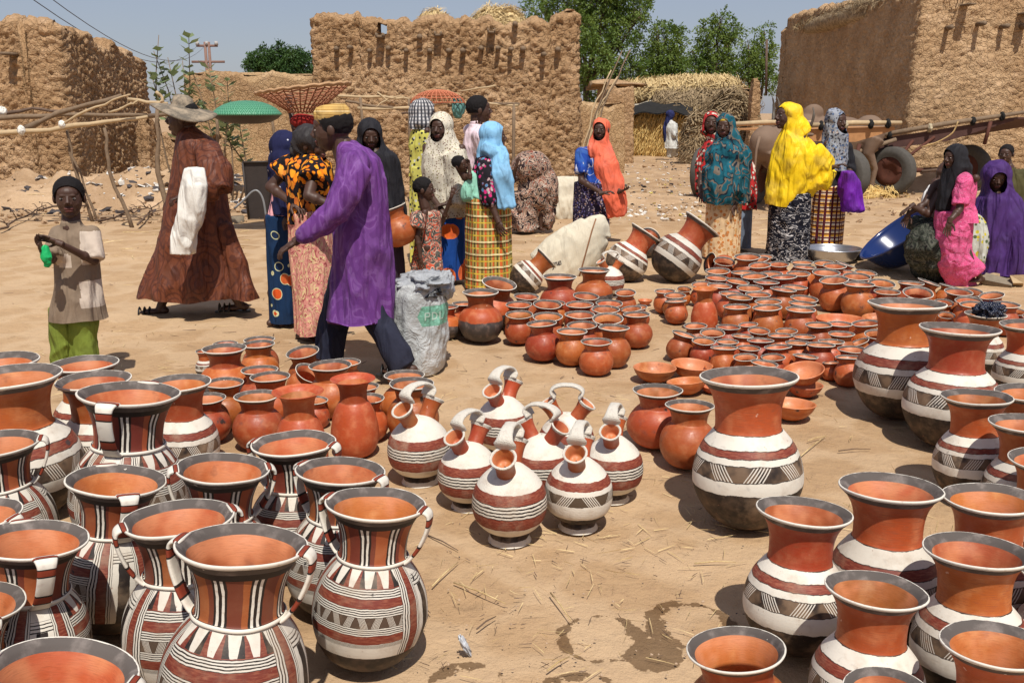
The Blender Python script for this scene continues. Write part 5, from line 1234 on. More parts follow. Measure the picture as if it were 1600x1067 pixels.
    def top(s, z0, z1, rw, mat, name='blouse', sleeve=.6, slr=.05, hemw=None, dep=.62, folds=.009, arms=(1, -1), cuts=(), seed=2, voxel=.012, extra=None, slend=None, waist=.88, mats=None, region=None):
        """torso garment with sleeves; sleeve = share of the way shoulder-elbow (1) -wrist (2)"""
        H = s.H; m = MB(); c = s.chest; hw = hemw or rw
        loft(m, [(s.hips.x * .9 + c.x * .1, s.hips.y, z0 - .05, hw, hw * dep), (s.hips.x * .9 + c.x * .1, s.hips.y, z0, hw, hw * dep), ((s.hips.x + c.x) / 2, (s.hips.y + c.y) / 2, (z0 + c.z) / 2, rw * waist, rw * waist * dep), (c.x, c.y, c.z - .02 * H, rw, rw * dep), (c.x, c.y, c.z + .055 * H, rw * .93, rw * dep * .8), (c.x * .5 + s.nk.x * .5, c.y * .5 + s.nk.y * .5, c.z + .088 * H, rw * .55, rw * .42), (s.nk.x, s.nk.y, z1, .042 * H, .042 * H)], 28, s.yaw)
        for sd in arms:
            if sd not in s.arms: continue
            S, e, h = s.arms[sd]; m.ball(S, (slr * 1.05,) * 3, None, 12, 8); cap(m, S, c + Vector((0, 0, .05 * H)), slr, slr * 1.1)
            if sleeve <= 1: m.tube([S, S.lerp(e, sleeve)], [slr, slr * (slend or 1.05)], 14)
            else: m.tube([S, e], [slr, slr * .95], 14); m.ball(e, (slr * .95,) * 3, None, 12, 8); m.tube([e, e.lerp(h, sleeve - 1)], [slr * .95, slr * (slend or .85)], 14)
        if extra: extra(m)
        return garment(name, m, mat, s.root, voxel, folds, 4., 11., cuts=[(s.nk + s.hf * .02 * H + Vector((0, 0, .02 * H)), (.045 * H, .045 * H, .03 * H))] + list(cuts), hem=(z0, .01), seed=seed, mats=mats, region=region)
    def veil(s, mat, low=None, name='veil', w=.15, head=1.06, fsc=1., shoulders=True, back=0., folds=.010, dep=.75, extra=None, seed=3, fz=3., fx=9., cut=True, diag=.3, voxel=.012, cuts=(), fwd=.062, off=(0, 0), mats=None, region=None, nohem=False):
        """head cover falling over the shoulders to height low"""
        H = s.H; m = MB(); R = s.HR; k = head
        H = s.H * s.hs; m.ball(s.hd + R @ Vector((0, .010 * H, .012 * H)), (.054 * H * k, .065 * H * k, .061 * H * k), R, 24, 16)
        m.ball(s.hd + R @ Vector((0, .004 * H, -.030 * H)), (.047 * H * k, .052 * H * k, .052 * H * k), R, 20, 14)
        c = s.chest; k = k * s.hs; H = s.H
        if low is not None:
            zt = s.nk.z + .01 * H; hx, hy = s.hd.x, s.hd.y; L = [(hx - s.hf.x * .012 * H, hy - s.hf.y * .012 * H, s.hd.z - .005 * H, .050 * H * k, .058 * H * k), (s.nk.x, s.nk.y, s.nk.z + .02 * H, .064 * H * k, .066 * H * k), (s.nk.x * .6 + c.x * .4, s.nk.y * .6 + c.y * .4, s.nk.z - .012 * H, min(.094, w * .8) * H, .078 * H)]
            if shoulders: L.append((c.x, c.y, c.z + .062 * H, w * .84 * H, .082 * H))
            n = 5
            for i in range(n + 1):
                t = i / n; z = (c.z + .02 * H) * (1 - t) + low * t
                if shoulders or i: L.append((c.x + off[0] * t - s.f.x * back * t, c.y + off[1] * t - s.f.y * back * t, z, w * H * (1 + .06 * t), w * dep * H * (1 + .05 * t)))
            if not nohem: L.append((L[-1][0], L[-1][1], low - .05, L[-1][3], L[-1][4]))
            loft(m, L, 32, s.yaw)
        if extra: extra(m)
        cl = [s.facecut(fsc, fwd=fwd)] if cut else []
        return garment(name, m, mat, s.root, voxel, folds, fz, fx, cuts=cl + list(cuts), hem=(low, .02) if low is not None and not nohem else None, seed=seed, diag=diag, mats=mats, region=region)
# ---------------------------------------------------------------- the people
# boy in front
p = Person('boy in tan tunic and green trousers clapping hands at front left, holding green plastic', (118, 600), 284, 14, face=19, head=(108, 309))
p.hs = 1.38; p.chest = p.P(118, 375); p.chest.z = .69 * p.H; p.hips = p.P(118, 452); H = p.H; p.nk = p.P(110, 343)
p.head(hair=1.0, pitch=.05)
p.arm(1, p.P(148, 408, -.05), p.P(92, 380, -.24), shoulder=p.P(144, 366, 0), fdir=(-.95, -.1, .38), up=(0, -.6, -.5), curl=.15)
p.arm(-1, p.P(82, 405, -.14), p.P(68, 395, -.26), shoulder=p.P(92, 366, 0), fdir=(-.25, -.2, 1), up=(1, 0, 0), curl=.3)
p.leg(1, p.P(131, 540, .0), p.P(135, 588, 0)); p.leg(-1, p.P(101, 540, .0), p.P(100, 588, 0)); p.body()
z = lambda v: p.P(118, v).z
p.top(z(498), p.nk.z + .0, .118, M['tan'], 'tunic', sleeve=.95, slr=.050, hemw=.165, waist=1.1, dep=.72, folds=.005, slend=1.25, mats=[M['tan'], M['beige']], region=lambda c: ((c[:, 0] > p.P(134, 390).x) & (c[:, 2] > z(412)) & (c[:, 2] < z(360))) | ((c[:, 0] > p.P(136, 455).x) & (c[:, 2] < z(438)) & (c[:, 2] > z(476))) | ((c[:, 0] > p.P(101, 402).x) & (c[:, 0] < p.P(122, 402).x) & (c[:, 2] < z(394)) & (c[:, 2] > z(416)) & (c[:, 1] < 0)))
m = MB()
for sg, (u0, u1) in ((1, (132, 137)), (-1, (99, 98))): m.tube([p.P(u0, 480, 0), p.P(u0, 520, 0), p.P(u1, 585, 0)], [.082, .076, .062], 18)
garment('trousers', m, M['green'], p.root, .011, .006, 8, 12)
b = MB(); b.ball(p.P(72, 398, -.27), (.030, .025, .055), None, 14, 10); b.ball(p.P(74, 408, -.26), (.022, .02, .04), None, 12, 8)
o = garment('plastic_bag', b, M['bag'], None, .006, .004, 20, 30); o.location = p.root.location; tag(o, 'bright green plastic cup held between the hands of the boy', 'cup'); o.name = 'green_cup'
# man in the brown robe
p = Person('man in long brown patterned robe and wide-brimmed straw hat, white sack over his arm', (308, 491), 148, -80, face=-85, head=(286, 186))
H = p.H; p.chest = p.P(308, 238); p.hips = p.P(312, 330); p.nk = p.P(292, 208); p.head(hair=.95, pitch=.02)
p.arm(-1, p.P(328, 292, -.30), p.P(290, 305, -.36), shoulder=p.P(318, 228, -.12), curl=.7); p.arm(1, p.P(275, 285, .2), p.P(268, 310, .1), shoulder=p.P(298, 228, .18), curl=.6)
p.leg(1, p.P(272, 430, .1), p.P(250, 481, .05), hip=p.P(300, 345, .05), fdir=(-1, -.15, 0), shoe=True); p.leg(-1, p.P(345, 430, -.1), p.P(375, 475, -.02), hip=p.P(318, 345, -.05), fdir=(-1, -.15, 0), shoe=True); p.body()
m = MB(); X = lambda u, v, d=0.: p.P(u, v, d)
def rob(m, rows, dep=.62):
    L = []
    for (v, l, r, *dd) in rows:
        a, b = X(l, v), X(r, v); L.append(((a.x + b.x) / 2, dd[0] if dd else 0, a.z, (b.x - a.x) / 2, (b.x - a.x) / 2 * (dd[1] if len(dd) > 1 else dep)))
    loft(m, L[::-1], 36)
rob(m, [(198, 284, 302, 0, 1.1), (208, 280, 318, 0, 1.2), (225, 277, 340, 0, 1.15), (260, 272, 352, 0, .95), (300, 264, 352, 0, .85), (350, 253, 362, 0, .7), (400, 240, 372), (440, 228, 384), (474, 218, 393, 0, .5), (482, 217, 394, 0, .5)])
m.tube([X(322, 232, -.16), X(338, 270, -.32), X(337, 296, -.36)], [.085, .115, .125], 18); m.tube([X(337, 292, -.36), X(312, 298, -.42)], [.11, .085], 16)
m.tube([X(352, 350, -.1), X(372, 420, -.12), X(385, 476, -.14)], [.05, .07, .09], 14)
garment('robe', m, M['brown'], p.root, .016, .020, 1.6, 8., hem=(X(308, 462).z, .03), seed=5)
m = MB(); hb = p.hd + V3((0, 0, .050 * H)); n = 48; vs = []; fs = []
prof = [(.0, .115), (.05, .11), (.085, .085), (.098, .03), (.105, .0), (.16, -.015), (.23, -.03), (.30, -.055), (.335, -.075)]
for j, (r, zz) in enumerate(prof):
    for k in range(n):
        a = 2 * math.pi * k / n; w = .035 * math.sin(2 * a + .6) * (r / .335) ** 2; vs.append(hb + V3((r * math.cos(a) * .72 + .01, r * math.sin(a) * .74, zz * .75 + w - r * math.cos(a) * .12)))
for j in range(len(prof) - 1):
    for k in range(n): fs.append((j * n + k, j * n + (k + 1) % n, (j + 1) * n + (k + 1) % n, (j + 1) * n + k))
m.add(vs, fs); o = m.build('sun_hat', STRAWHAT, p.root); md = o.modifiers.new('s', 'SOLIDIFY'); md.thickness = .012
sk = MB()
sx = lambda u, v, d: at(u, v, p.g.y + d)
L = [(262, 288, 320, -.50), (290, 283, 325, -.54), (330, 276, 322, -.53), (370, 268, 308, -.50), (398, 268, 303, -.47)]
L = [((sx(l, v, d).x + sx(r, v, d).x) / 2, p.g.y + d, sx(l, v, d).z, (sx(r, v, d).x - sx(l, v, d).x) / 2, .055 + .01 * i) for i, (v, l, r, d) in enumerate(L)]
loft(sk, L[::-1], 24); o = garment('cloth_sack', sk, M['white'], None, .011, .007, 3, 14, hem=(L[-1][2] + .01, .03)); o.modifiers.new('s', 'SOLIDIFY').thickness = .004
tag(o, 'empty white cloth sack hanging over the brown-robed man\'s arm', 'sack')
# woman carrying the open basket on her head (mostly hidden)
p = Person('person behind the black headwrap, one bare arm raised to steady a basket', (474, 462), 185, 200, head=(474, 205)); H = p.H; p.head()
p.arm(-1, p.P(461, 200, -.05), p.P(453, 170, 0), shoulder=p.P(472, 238, -.05), fdir=(-.05, 0, 1), up=(.3, 1, 0), curl=.6); p.body()
p.top(.3, p.nk.z, .17, M['dred'], 'dress', sleeve=.3, slr=.06, hemw=.2, dep=.7)
h = MB(); h.ball(p.hd + V3((0, 0, .055 * H)), (.11, .11, .06), None, 20, 10); garment('head_pad', h, M['dred'], p.root, .012, .01)
bk = thing('open_basket', 'large openwork cane basket carried on a head, tilted, above the yellow cap', 'basket', tuple(p.g + p.hd + V3((0, 0, .09 * H)))); bc = bk.location.copy()
CANE = plain('red_cane', (.30, .12, .06), .7, .3, .35, 30, .4, .003); CANEL = plain('pale_cane', (.45, .27, .14), .7, .3, .3, 30, .4, .003)
rim_c = at(473, 143, p.g.y - .02); rw_ = (at(545, 140, p.g.y).x - at(401, 140, p.g.y).x) / 2; tl = -.085
def bpt(t, a):  # t 0 bottom .. 1 rim
    r = .11 + (rw_ - .11) * t ** 1.0; z = .05 * 0 + (rim_c.z - bc.z) * t; cxx = bc.x + (rim_c.x - bc.x) * t
    x = r * math.cos(a); return V3((cxx + x, bc.y + r * math.sin(a) * .9, bc.z + .02 + z - x * tl * 1.3 * t))
for k in range(34):
    a = 2 * math.pi * k / 34; m = MB(); m.tube([bpt(t, a + .04 * t) for t in (0, .35, .7, 1)], [.006, .007, .006, .006], 5); loc(bk, m.build('stake', CANE, bk))
for t, r in ((.02, .012), (.18, .006), (.34, .006), (.5, .006), (.64, .006), (.76, .006), (.88, .007), (.97, .009), (1.0, .014), (1.03, .012)):
    m = MB(); m.tube([bpt(t, 2 * math.pi * k / 60) + V3((0, 0, .006 * math.sin(k * 2.1))) for k in range(61)], r, 5); loc(bk, m.build('hoop' if r > .01 else 'weaver', CANEL if t > .9 else CANE, bk))
# woman with the navy scarf, seen from behind
p = Person('woman seen from behind in navy scarf and dark wrapper with big orange flowers', (437, 509), 205, 150, face=120, head=(449, 232)); H = p.H; p.chest = p.P(443, 280); p.hips = p.P(438, 345); p.head()
p.arm(1, p.P(434, 320, .05), p.P(450, 345, -.1), shoulder=p.P(434, 272, 0)); p.arm(-1, p.P(462, 320, .1), p.P(462, 350, .1), shoulder=p.P(462, 272, .1)); p.leg(1, p.P(445, 440), p.P(445, 500)); p.leg(-1, p.P(428, 440), p.P(426, 500)); p.body()
p.skirt(p.P(0, 500).z, p.P(0, 335).z, .115, .125, M['navyf'], folds=.009, top=p.P(438, 345), seed=4); p.top(p.P(0, 352).z, p.nk.z, .105, M['pinkc'], 'blouse', sleeve=1.1, slr=.045, hemw=.115, dep=.7)
p.veil(M['navys'], p.P(0, 335).z, 'scarf', w=.078, cut=False, dep=.8, head=1.05, seed=6, folds=.014)
# woman with black headwrap and orange print top
p = Person('woman in orange and black print top with arms akimbo, black headwrap, pink patterned wrapper', (488, 530), 192, 55, face=75, head=(488, 226)); H = p.H; p.chest = p.P(484, 275); p.hips = p.P(484, 350); p.nk = p.P(491, 250); p.head(pitch=.15)
p.arm(1, p.P(422, 292, .05), p.P(458, 318, -.1), shoulder=p.P(452, 262, .08), curl=.7, r=1.12); p.arm(-1, p.P(482, 306, -.3), p.P(520, 322, -.3), shoulder=p.P(492, 270, -.17), curl=.7, r=1.15)
p.leg(1, p.P(500, 440), p.P(502, 522)); p.leg(-1, p.P(474, 440), p.P(472, 522)); p.body()
p.skirt(p.P(0, 514).z, p.P(0, 330).z, .17, .175, M['pinkb'], folds=.014, top=p.P(487, 350), seed=8)
p.top(p.P(0, 348).z, p.nk.z, .185, M['orangep'], 'blouse', sleeve=.42, slr=.088, hemw=.165, dep=.68, slend=1.2, folds=.013)
h = MB(); h.ball(p.hd + V3((-.022, .01, .028)), (.120, .115, .112), None, 24, 16); h.ball(p.hd + V3((-.10, .01, -.03)), (.05, .06, .05)); garment('headwrap', h, M['blackw'], p.root, .009, .010, 6, 16, cuts=[p.facecut(1.1, -.012, .078)], diag=.7)
# man in the purple tunic
p = Person('man in long purple tunic and yellow striped cap striding left past the plastic sack', (565, 592), 165, -90, head=(519, 202)); H = p.H; p.chest = p.P(553, 268); p.hips = p.P(558, 380); p.nk = p.P(538, 231); p.head(hair=.97, pitch=.12)
p.arm(1, p.P(545, 320, .26), p.P(550, 375, .26), shoulder=p.P(548, 252, .2)); p.arm(-1, p.P(524, 332, -.30), p.P(464, 376, -.26), shoulder=p.P(553, 258, -.2), fdir=(-.62, -.1, -.4), curl=.4, up=(.4, .2, -.6), r=1.05)
p.leg(1, p.P(520, 505, .08), p.P(508, 580, .10), hip=p.P(552, 400, .05)); p.leg(-1, p.P(590, 505, -.04), p.P(636, 572, -.06), hip=p.P(566, 400, -.04), shoe=True); p.body()
m = MB(); rob(m, [(222, 530, 558, 0, 1.2), (232, 528, 575, 0, 1.6), (250, 528, 592, 0, 1.45), (280, 527, 600, 0, 1.2), (320, 527, 606, 0, 1.1), (370, 523, 609, 0, 1.05), (430, 516, 612, 0, 1.), (485, 511, 608, 0, .95), (510, 511, 607, 0, .95)])
m.ball(X(555, 257, -.2), (.085,) * 3); m.ball(X(548, 258, .2), (.08,) * 3); m.tube([X(557, 262, -.2), X(541, 300, -.27), X(525, 333, -.30)], [.095, .082, .072], 18); m.ball(X(525, 333, -.30), (.07,) * 3); m.tube([X(525, 333, -.30), X(490, 358, -.28), X(470, 371, -.265)], [.07, .058, .048], 16)
m.tube([X(548, 262, .2), X(545, 320, .25), X(550, 365, .26)], [.08, .065, .055], 14); m.tube([X(540, 240), X(536, 224)], [.055, .056], 16)
garment('tunic', m, M['purple'], p.root, .012, .016, 2.2, 9., hem=(X(0, 500).z, .03), seed=11, cuts=[(p.nk + V3((-.01, 0, .045)), (.052, .052, .03))])
m = MB(); m.tube([X(550, 400, .06), X(522, 500, .1), X(512, 578, .12)], [.10, .088, .082], 18); m.tube([X(562, 400, -.03), X(584, 495, -.04), X(632, 572, -.06)], [.09, .086, .080], 18); m.ball(X(557, 395), (.12, .12, .12))
garment('trousers', m, M['navyt'], p.root, .012, .010, 2, 10)
h = MB(); vs = []; q = p.hd + p.HR @ V3((0, .008 * H, .030 * H)); loft(h, [(0, 0, -.01, .087, .104), (0, 0, .03, .088, .106), (0, 0, .06, .084, .102), (0, 0, .082, .066, .082), (0, 0, .09, .03, .04)], 36); h.v = [tuple(q + p.HR @ V3(v)) for v in h.v]; co_ = h.build('cap', M['capy'], p.root)
# woman in black veil behind him
p = Person('woman in plain dark veil and gown looking down, behind the purple-clad man', (592, 462), 180, 25, face=15, head=(578, 211)); H = p.H; p.chest = p.P(592, 260); p.hips = p.P(596, 340); p.head(pitch=.30)
p.leg(1, p.P(605, 410), p.P(605, 454)); p.leg(-1, p.P(588, 410), p.P(586, 454)); p.body()
p.skirt(p.P(0, 455).z, p.P(0, 340).z, .17, .19, M['dark'], seed=14); p.veil(M['black'], p.P(0, 352).z, w=.115, dep=.8, seed=15, off=(.05, 0), fsc=.95)
# girl with the braids
p = Person('girl with braided hair in red and grey swirl dress, shoulders bare, clay pot under arm', (668, 462), 272, 85, head=(663, 296)); H = p.H; p.chest = p.P(668, 345); p.hips = p.P(669, 385); p.nk = p.P(664, 316); p.hs = 1.35; p.head(hair=1.04)
p.arm(-1, p.P(652, 370, -.16), p.P(657, 402, -.17), shoulder=p.P(664, 332, -.12), curl=.35, r=1.1); p.arm(1, p.P(690, 350, .1), p.P(706, 305, .0), shoulder=p.P(670, 332, .1), fdir=(.3, 0, 1)); p.leg(1, p.P(675, 425), p.P(676, 454)); p.leg(-1, p.P(663, 425), p.P(662, 454)); p.body()
m = MB(); rob(m, [(330, 646, 686, 0, .9), (336, 644, 688, 0, .85), (350, 647, 689, 0, .75), (385, 646, 691, 0, .7), (432, 641, 694, 0, .7), (440, 641, 694, 0, .7)]); m.tube([X(655, 334, -.13), X(650, 356, -.16)], [.07, .075], 14)
garment('dress', m, M['redsw'], p.root, .011, .010, 3, 12, hem=(X(0, 433).z, .02), seed=17, cuts=[(p.nk + V3((0, 0, -.03)), (.075, .12, .055))])
m = MB()
for k in range(6):
    a = -1.1 + k * .42; m.tube([p.hd + p.HR @ V3((math.sin(a * .9) * .058 * H * 1.05, (-.045 + .11 * t) * H, (.03 + .052 * math.sin(math.pi * (.25 + .6 * t)) * math.cos(a * .8) * .75) * H)) for t in np.linspace(0, 1, 7)], .006, 6)
m.build('braid', HAIR, p.root)
sh_ = SH['F']; t = thing('carried_pot', 'dark clay pot tucked under the arm of the braided girl', 'pot', tuple(at(641, 362, p.g.y - .12) - V3((.05, 0, .12))), (0, R_(-20), 0)); t.scale = (.27,) * 3
for nm, me in pot_meshes('C2', 1, False): share(nm, me, t)
# woman in white floral veil
p = Person('woman in cream floral veil and blue wrapper with orange fans, facing the camera', (692, 442), 168, -15, face=-20, head=(689, 200)); H = p.H; p.chest = p.P(694, 250); p.hips = p.P(696, 330); p.head(pitch=.08)
p.arm(1, p.P(722, 300, -.1), p.P(700, 318, -.3), fdir=(-1, -.2, -.2)); p.arm(-1, p.P(668, 300, -.1), p.P(688, 325, -.28)); p.leg(1, p.P(700, 400), p.P(702, 434)); p.leg(-1, p.P(685, 400), p.P(684, 434)); p.body()
p.skirt(p.P(0, 434).z, p.P(0, 325).z, .175, .19, M['bluefan'], seed=20); p.veil(M['whitef'], p.P(0, 338).z, w=.128, dep=.78, seed=21, extra=lambda m: m.tube([p.P(707, 240, -.1), p.P(722, 290, -.15), p.P(718, 322, -.2)], [.12, .13, .11], 16), fsc=.92)
# woman in yellow print behind
p = Person('woman with checked headscarf in yellow and black print, behind the cream veil', (663, 415), 157, 120, face=100, head=(663, 178)); H = p.H; p.chest = p.P(660, 222); p.hips = p.P(660, 290); p.head(); p.leg(1, p.P(668, 370), p.P(668, 408)); p.leg(-1, p.P(655, 370), p.P(655, 408)); p.body()
p.skirt(p.P(0, 408).z, p.P(0, 260).z, .15, .15, M['yellowb'], seed=23); p.top(p.P(0, 275).z, p.nk.z, .17, M['yellowb'], 'blouse', hemw=.16, dep=.8); p.veil(M['gingham'], p.P(0, 202).z, 'headscarf', w=.07, head=1.08, seed=24, fwd=.075)
# young man in polo
p = Person('young man with short hair in pale pink polo shirt, looking right', (750, 412), 151, 110, face=100, head=(749, 172)); H = p.H; p.chest = p.P(742, 222); p.hips = p.P(744, 290); p.nk = p.P(744, 194); p.head(hair=1.02)
p.arm(-1, p.P(752, 262, -.12), p.P(765, 285, -.15), shoulder=p.P(749, 215, -.16)); p.arm(1, p.P(770, 262, .15), p.P(785, 270, .1)); p.leg(1, p.P(748, 350), p.P(748, 404)); p.leg(-1, p.P(740, 350), p.P(740, 404)); p.body()
p.top(p.P(0, 292).z, p.nk.z, .15, M['polo'], 'polo_shirt', sleeve=.55, slr=.068, hemw=.15, dep=.8); m = MB(); m.tube([p.P(744, 352), p.P(744, 290)], [.12, .15], 18); m.tube([p.P(744, 352), p.P(744, 404)], [.11, .1], 18); garment('trousers', m, M['navyt'], p.root, .014, .008)
m = MB(); m.tube([p.nk + V3((.052 * math.cos(a), .052 * math.sin(a), .012 + .008 * math.cos(a))) for a in np.linspace(0, 6.28, 20)], .013, 6, flat=2.); m.build('collar', M['polo'], p.root)
# woman in light blue scarf, baby on her side
p = Person('woman in light blue scarf and black floral blouse with yellow striped wrapper, seen from side', (764, 452), 187, 100, face=95, head=(771, 214)); H = p.H; p.chest = p.P(765, 262); p.hips = p.P(764, 330); p.nk = p.P(768, 236); p.head()
p.arm(-1, p.P(765, 312, -.2), p.P(778, 345, -.24), shoulder=p.P(758, 258, -.13), curl=.5, r=1.15); p.arm(1, p.P(785, 310, .15), p.P(795, 330, .1)); p.leg(1, p.P(770, 410), p.P(770, 444)); p.leg(-1, p.P(758, 410), p.P(756, 444)); p.body()
p.skirt(p.P(0, 446).z, p.P(0, 308).z, .20, .215, M['kente'], folds=.010, top=p.P(763, 330), seed=26, dep=1.); p.top(p.P(0, 322).z, p.nk.z, .165, M['bfl'], 'blouse', sleeve=1.05, slr=.078, hemw=.17, dep=.95)
def blue(m): m.tube([p.P(776, 232, -.10), p.P(784, 270, -.20), p.P(792, 325, -.20)], [.085, .095, .075], 18, flat=.55, ref=(0, 1, 0)); m.tube([p.P(768, 236, -.1), p.P(760, 245, -.13)], [.10, .07], 14)
p.veil(M['scarfb'], p.P(0, 252).z, 'scarf', w=.078, nohem=True, head=1.04, seed=27, extra=blue, fwd=.07, dep=1.); 
o = p.root.children[-1]
b_ = Person('sleeping baby in mint cloth carried on the back of the blue-scarfed woman', (738, 448), 243, 60, H=.78, head=(719, 257)); b_.g = p.g.copy(); b_.root.location = p.g; b_.hd = b_.P(719, 257, -.12); b_.nk = b_.P(727, 271, -.10); b_.chest = b_.P(735, 283, -.08); b_.hips = b_.P(742, 308, -.05); b_.H = .80
b_.hs = 1.; b_.H = 1.15; b_.head(hair=.98, roll=-.4); b_.H = .8; b_.arm(-1, b_.P(735, 278, -.16), b_.P(733, 262, -.15), shoulder=b_.P(730, 276, -.12), r=1.2); b_.H = .75; b_.parts_body.tube([b_.nk, b_.hips], [.03, .05], 10); b_.H = 1.15; b_.body(torso=False)
m = MB(); m.ball(b_.P(737, 292, -.06), (.085, .09, .15), Euler((0, .35, 0)).to_matrix(), 18, 12); m.ball(b_.P(752, 305, -.08), (.10, .10, .10)); garment('wrap', m, M['mint'], b_.root, .012, .010, 6, 14, seed=3)
# crouching woman by the wall
p = Person('woman bending low in brown and cream patterned veil, by the wall', (830, 362), 240, 30, face=-60, H=1.25, head=(818, 262)); p.H = 1.6; p.chest = p.P(828, 275); p.hips = p.P(838, 330, .1); p.head(pitch=.6)
p.arm(-1, p.P(800, 285, -.15), p.P(806, 262, -.3), shoulder=p.P(815, 272, -.1), fdir=(.2, -.3, 1), curl=.3); p.H = 1.25; p.leg(-1, p.P(812, 330, -.2), p.P(808, 356, -.1), fdir=(-1, -.4, 0)); p.leg(1, p.P(845, 330, -.1), p.P(845, 356, -.1)); p.H = 1.6; p.body(torso=False)
m = MB(); m.ball(X(0, 0) * 0 + p.P(830, 262), (.27, .28, .22), None, 24, 16); m.ball(p.P(842, 295, .05), (.27, .30, .35), None, 24, 16); m.tube([p.P(815, 300), p.P(822, 358)], [.25, .24], 20); m.tube([p.P(850, 300), p.P(850, 355)], [.18, .1], 20); m.ball(p.hd + V3((0, .02, .01)), (.13, .13, .14))
garment('veil', m, M['brownf'], p.root, .016, .028, 3, 7, hem=(p.P(0, 358).z, .02), seed=31, cuts=[(p.hd + p.HR @ V3((0, -.12, 0)), (.09, .10, .1))], diag=.5)
# woman in orange veil
p = Person('woman in long orange veil over royal blue top, hand at waist, looking left', (932, 378), 170, -25, face=-20, head=(939, 203)); H = p.H; p.chest = p.P(932, 248); p.hips = p.P(928, 310); p.nk = p.P(937, 226); p.head(pitch=.05)
p.arm(-1, p.P(908, 282, -.12), p.P(940, 302, -.33), shoulder=p.P(908, 240, -.02), fdir=(1, -.1, .2), curl=.5, r=1.1); p.arm(1, p.P(962, 280, -.05), p.P(968, 300, -.22), shoulder=p.P(955, 240, -.02), fdir=(.6, -.6, .3), up=(0, 0, 1), curl=.4); p.leg(1, p.P(935, 345), p.P(936, 371)); p.leg(-1, p.P(920, 345), p.P(920, 371)); p.body()
p.skirt(p.P(0, 372).z, p.P(0, 285).z, .22, .23, M['violf'], seed=33, top=p.P(924, 310)); p.top(p.P(0, 292).z, p.nk.z, .205, M['rblue'], 'blouse', sleeve=.75, slr=.075, hemw=.22, dep=.7, arms=(-1,))
def orv(m): m.tube([p.P(938, 228, -.02), p.P(948, 260, -.10), p.P(958, 305, -.10), p.P(962, 335, -.05)], [.14, .16, .15, .13], 20, flat=.8, ref=(0, 1, 0)); m.ball(p.P(934, 234, -.04), (.15, .13, .11)); m.tube([p.P(920, 240, -.03), p.P(942, 238, -.1)], [.07, .1], 14)
p.veil(M['orange'], p.P(0, 262).z, w=.098, nohem=True, head=1.06, extra=orv, seed=35, folds=.016, fx=8, fz=2.5)
m = MB(); m.tube([p.P(958, 300, -.04), p.P(965, 336, 0)], [.10, .12], 16); garment('veil_lining', m, M['dred'], p.root, .014, .01, hem=(p.P(0, 335).z,))
# far walker
p = Person('distant person in white robe and navy turban walking before the straw fence', (1049, 251), 173, 150, face=120, head=(1047, 181)); H = p.H; p.chest = p.P(1049, 198); p.hips = p.P(1050, 218); p.head()
p.arm(-1, p.P(1054, 211, -.2), p.P(1062, 208, -.3), shoulder=p.P(1052, 194, -.1)); p.leg(1, p.P(1050, 236), p.P(1048, 245)); p.leg(-1, p.P(1054, 236, .1), p.P(1056, 244, .1)); p.body()
p.top(p.P(0, 232).z, p.nk.z, .22, M['earthp'], 'robe', sleeve=1.2, slr=.09, hemw=.26, dep=.8, voxel=.022); m = MB(); m.tube([p.P(1048, 228), p.P(1046, 246)], [.12, .09], 12); m.tube([p.P(1053, 228), p.P(1055, 244, .1)], [.12, .09], 12); garment('trousers', m, M['earthp'], p.root, .022, .01)
m = MB(); m.ball(p.hd + V3((0, .02, .05)), (.15, .15, .14)); m.tube([p.hd, p.P(1040, 200, .05), p.P(1041, 222, .05)], [.12, .10, .08], 12); garment('turban', m, M['navy'], p.root, .02, .01, cuts=[p.facecut(1.)])
# pair with red print and teal veil
p = Person('woman in red and white floral cloth, half hidden behind the teal veil', (1118, 390), 172, -10, face=-15, head=(1112, 193)); H = p.H; p.chest = p.P(1122, 242); p.hips = p.P(1130, 305); p.head()
p.arm(-1, p.P(1094, 285, -.1), p.P(1096, 300, -.2), shoulder=p.P(1102, 235)); p.leg(1, p.P(1135, 350), p.P(1137, 382)); p.leg(-1, p.P(1120, 350), p.P(1120, 382)); p.body()
m = MB(); q0 = p.P; 
rob(m, [(218, 1104, 1132, 0, .9), (235, 1092, 1164, 0, .7), (260, 1088, 1178), (300, 1086, 1180), (325, 1112, 1180), (335, 1115, 1180)]); garment('shawl', m, M['redf'], p.root, .015, .02, 2, 9, hem=(p.P(0, 328).z, .03), seed=37)
p.veil(M['redf'], p.P(0, 232).z, 'headscarf', w=.075, head=1.04, seed=38); p.skirt(p.P(0, 386).z, p.P(0, 315).z, .2, .2, cloth('grey_blue_wrapper', (.16, .20, .26)), top=p.P(1148, 320), seed=39)
p = Person('woman in teal patterned veil and cream and orange wrapper, arm hanging down', (1134, 404), 168, -15, face=-25, head=(1133, 198)); H = p.H; p.chest = p.P(1138, 245); p.hips = p.P(1134, 325); p.nk = p.P(1137, 222); p.head(pitch=.05)
p.arm(1, p.P(1163, 285, -.05), p.P(1150, 318, -.15), shoulder=p.P(1164, 238, 0), curl=.4); p.leg(1, p.P(1143, 370), p.P(1144, 397)); p.leg(-1, p.P(1126, 370), p.P(1125, 397)); p.body()
p.skirt(p.P(0, 400).z, p.P(0, 310).z, .19, .20, M['creamp'], top=p.P(1131, 320), seed=41, folds=.016)
def tv(m): m.ball(p.P(1131, 285, -.10), (.24, .17, .32), None, 24, 16); m.ball(p.P(1133, 245, -.05), (.22, .17, .17), None, 20, 14)
p.veil(M['teal'], p.P(0, 316).z, w=.138, head=1.06, extra=tv, seed=42, folds=.024, fx=7, fz=3, fsc=.9); 
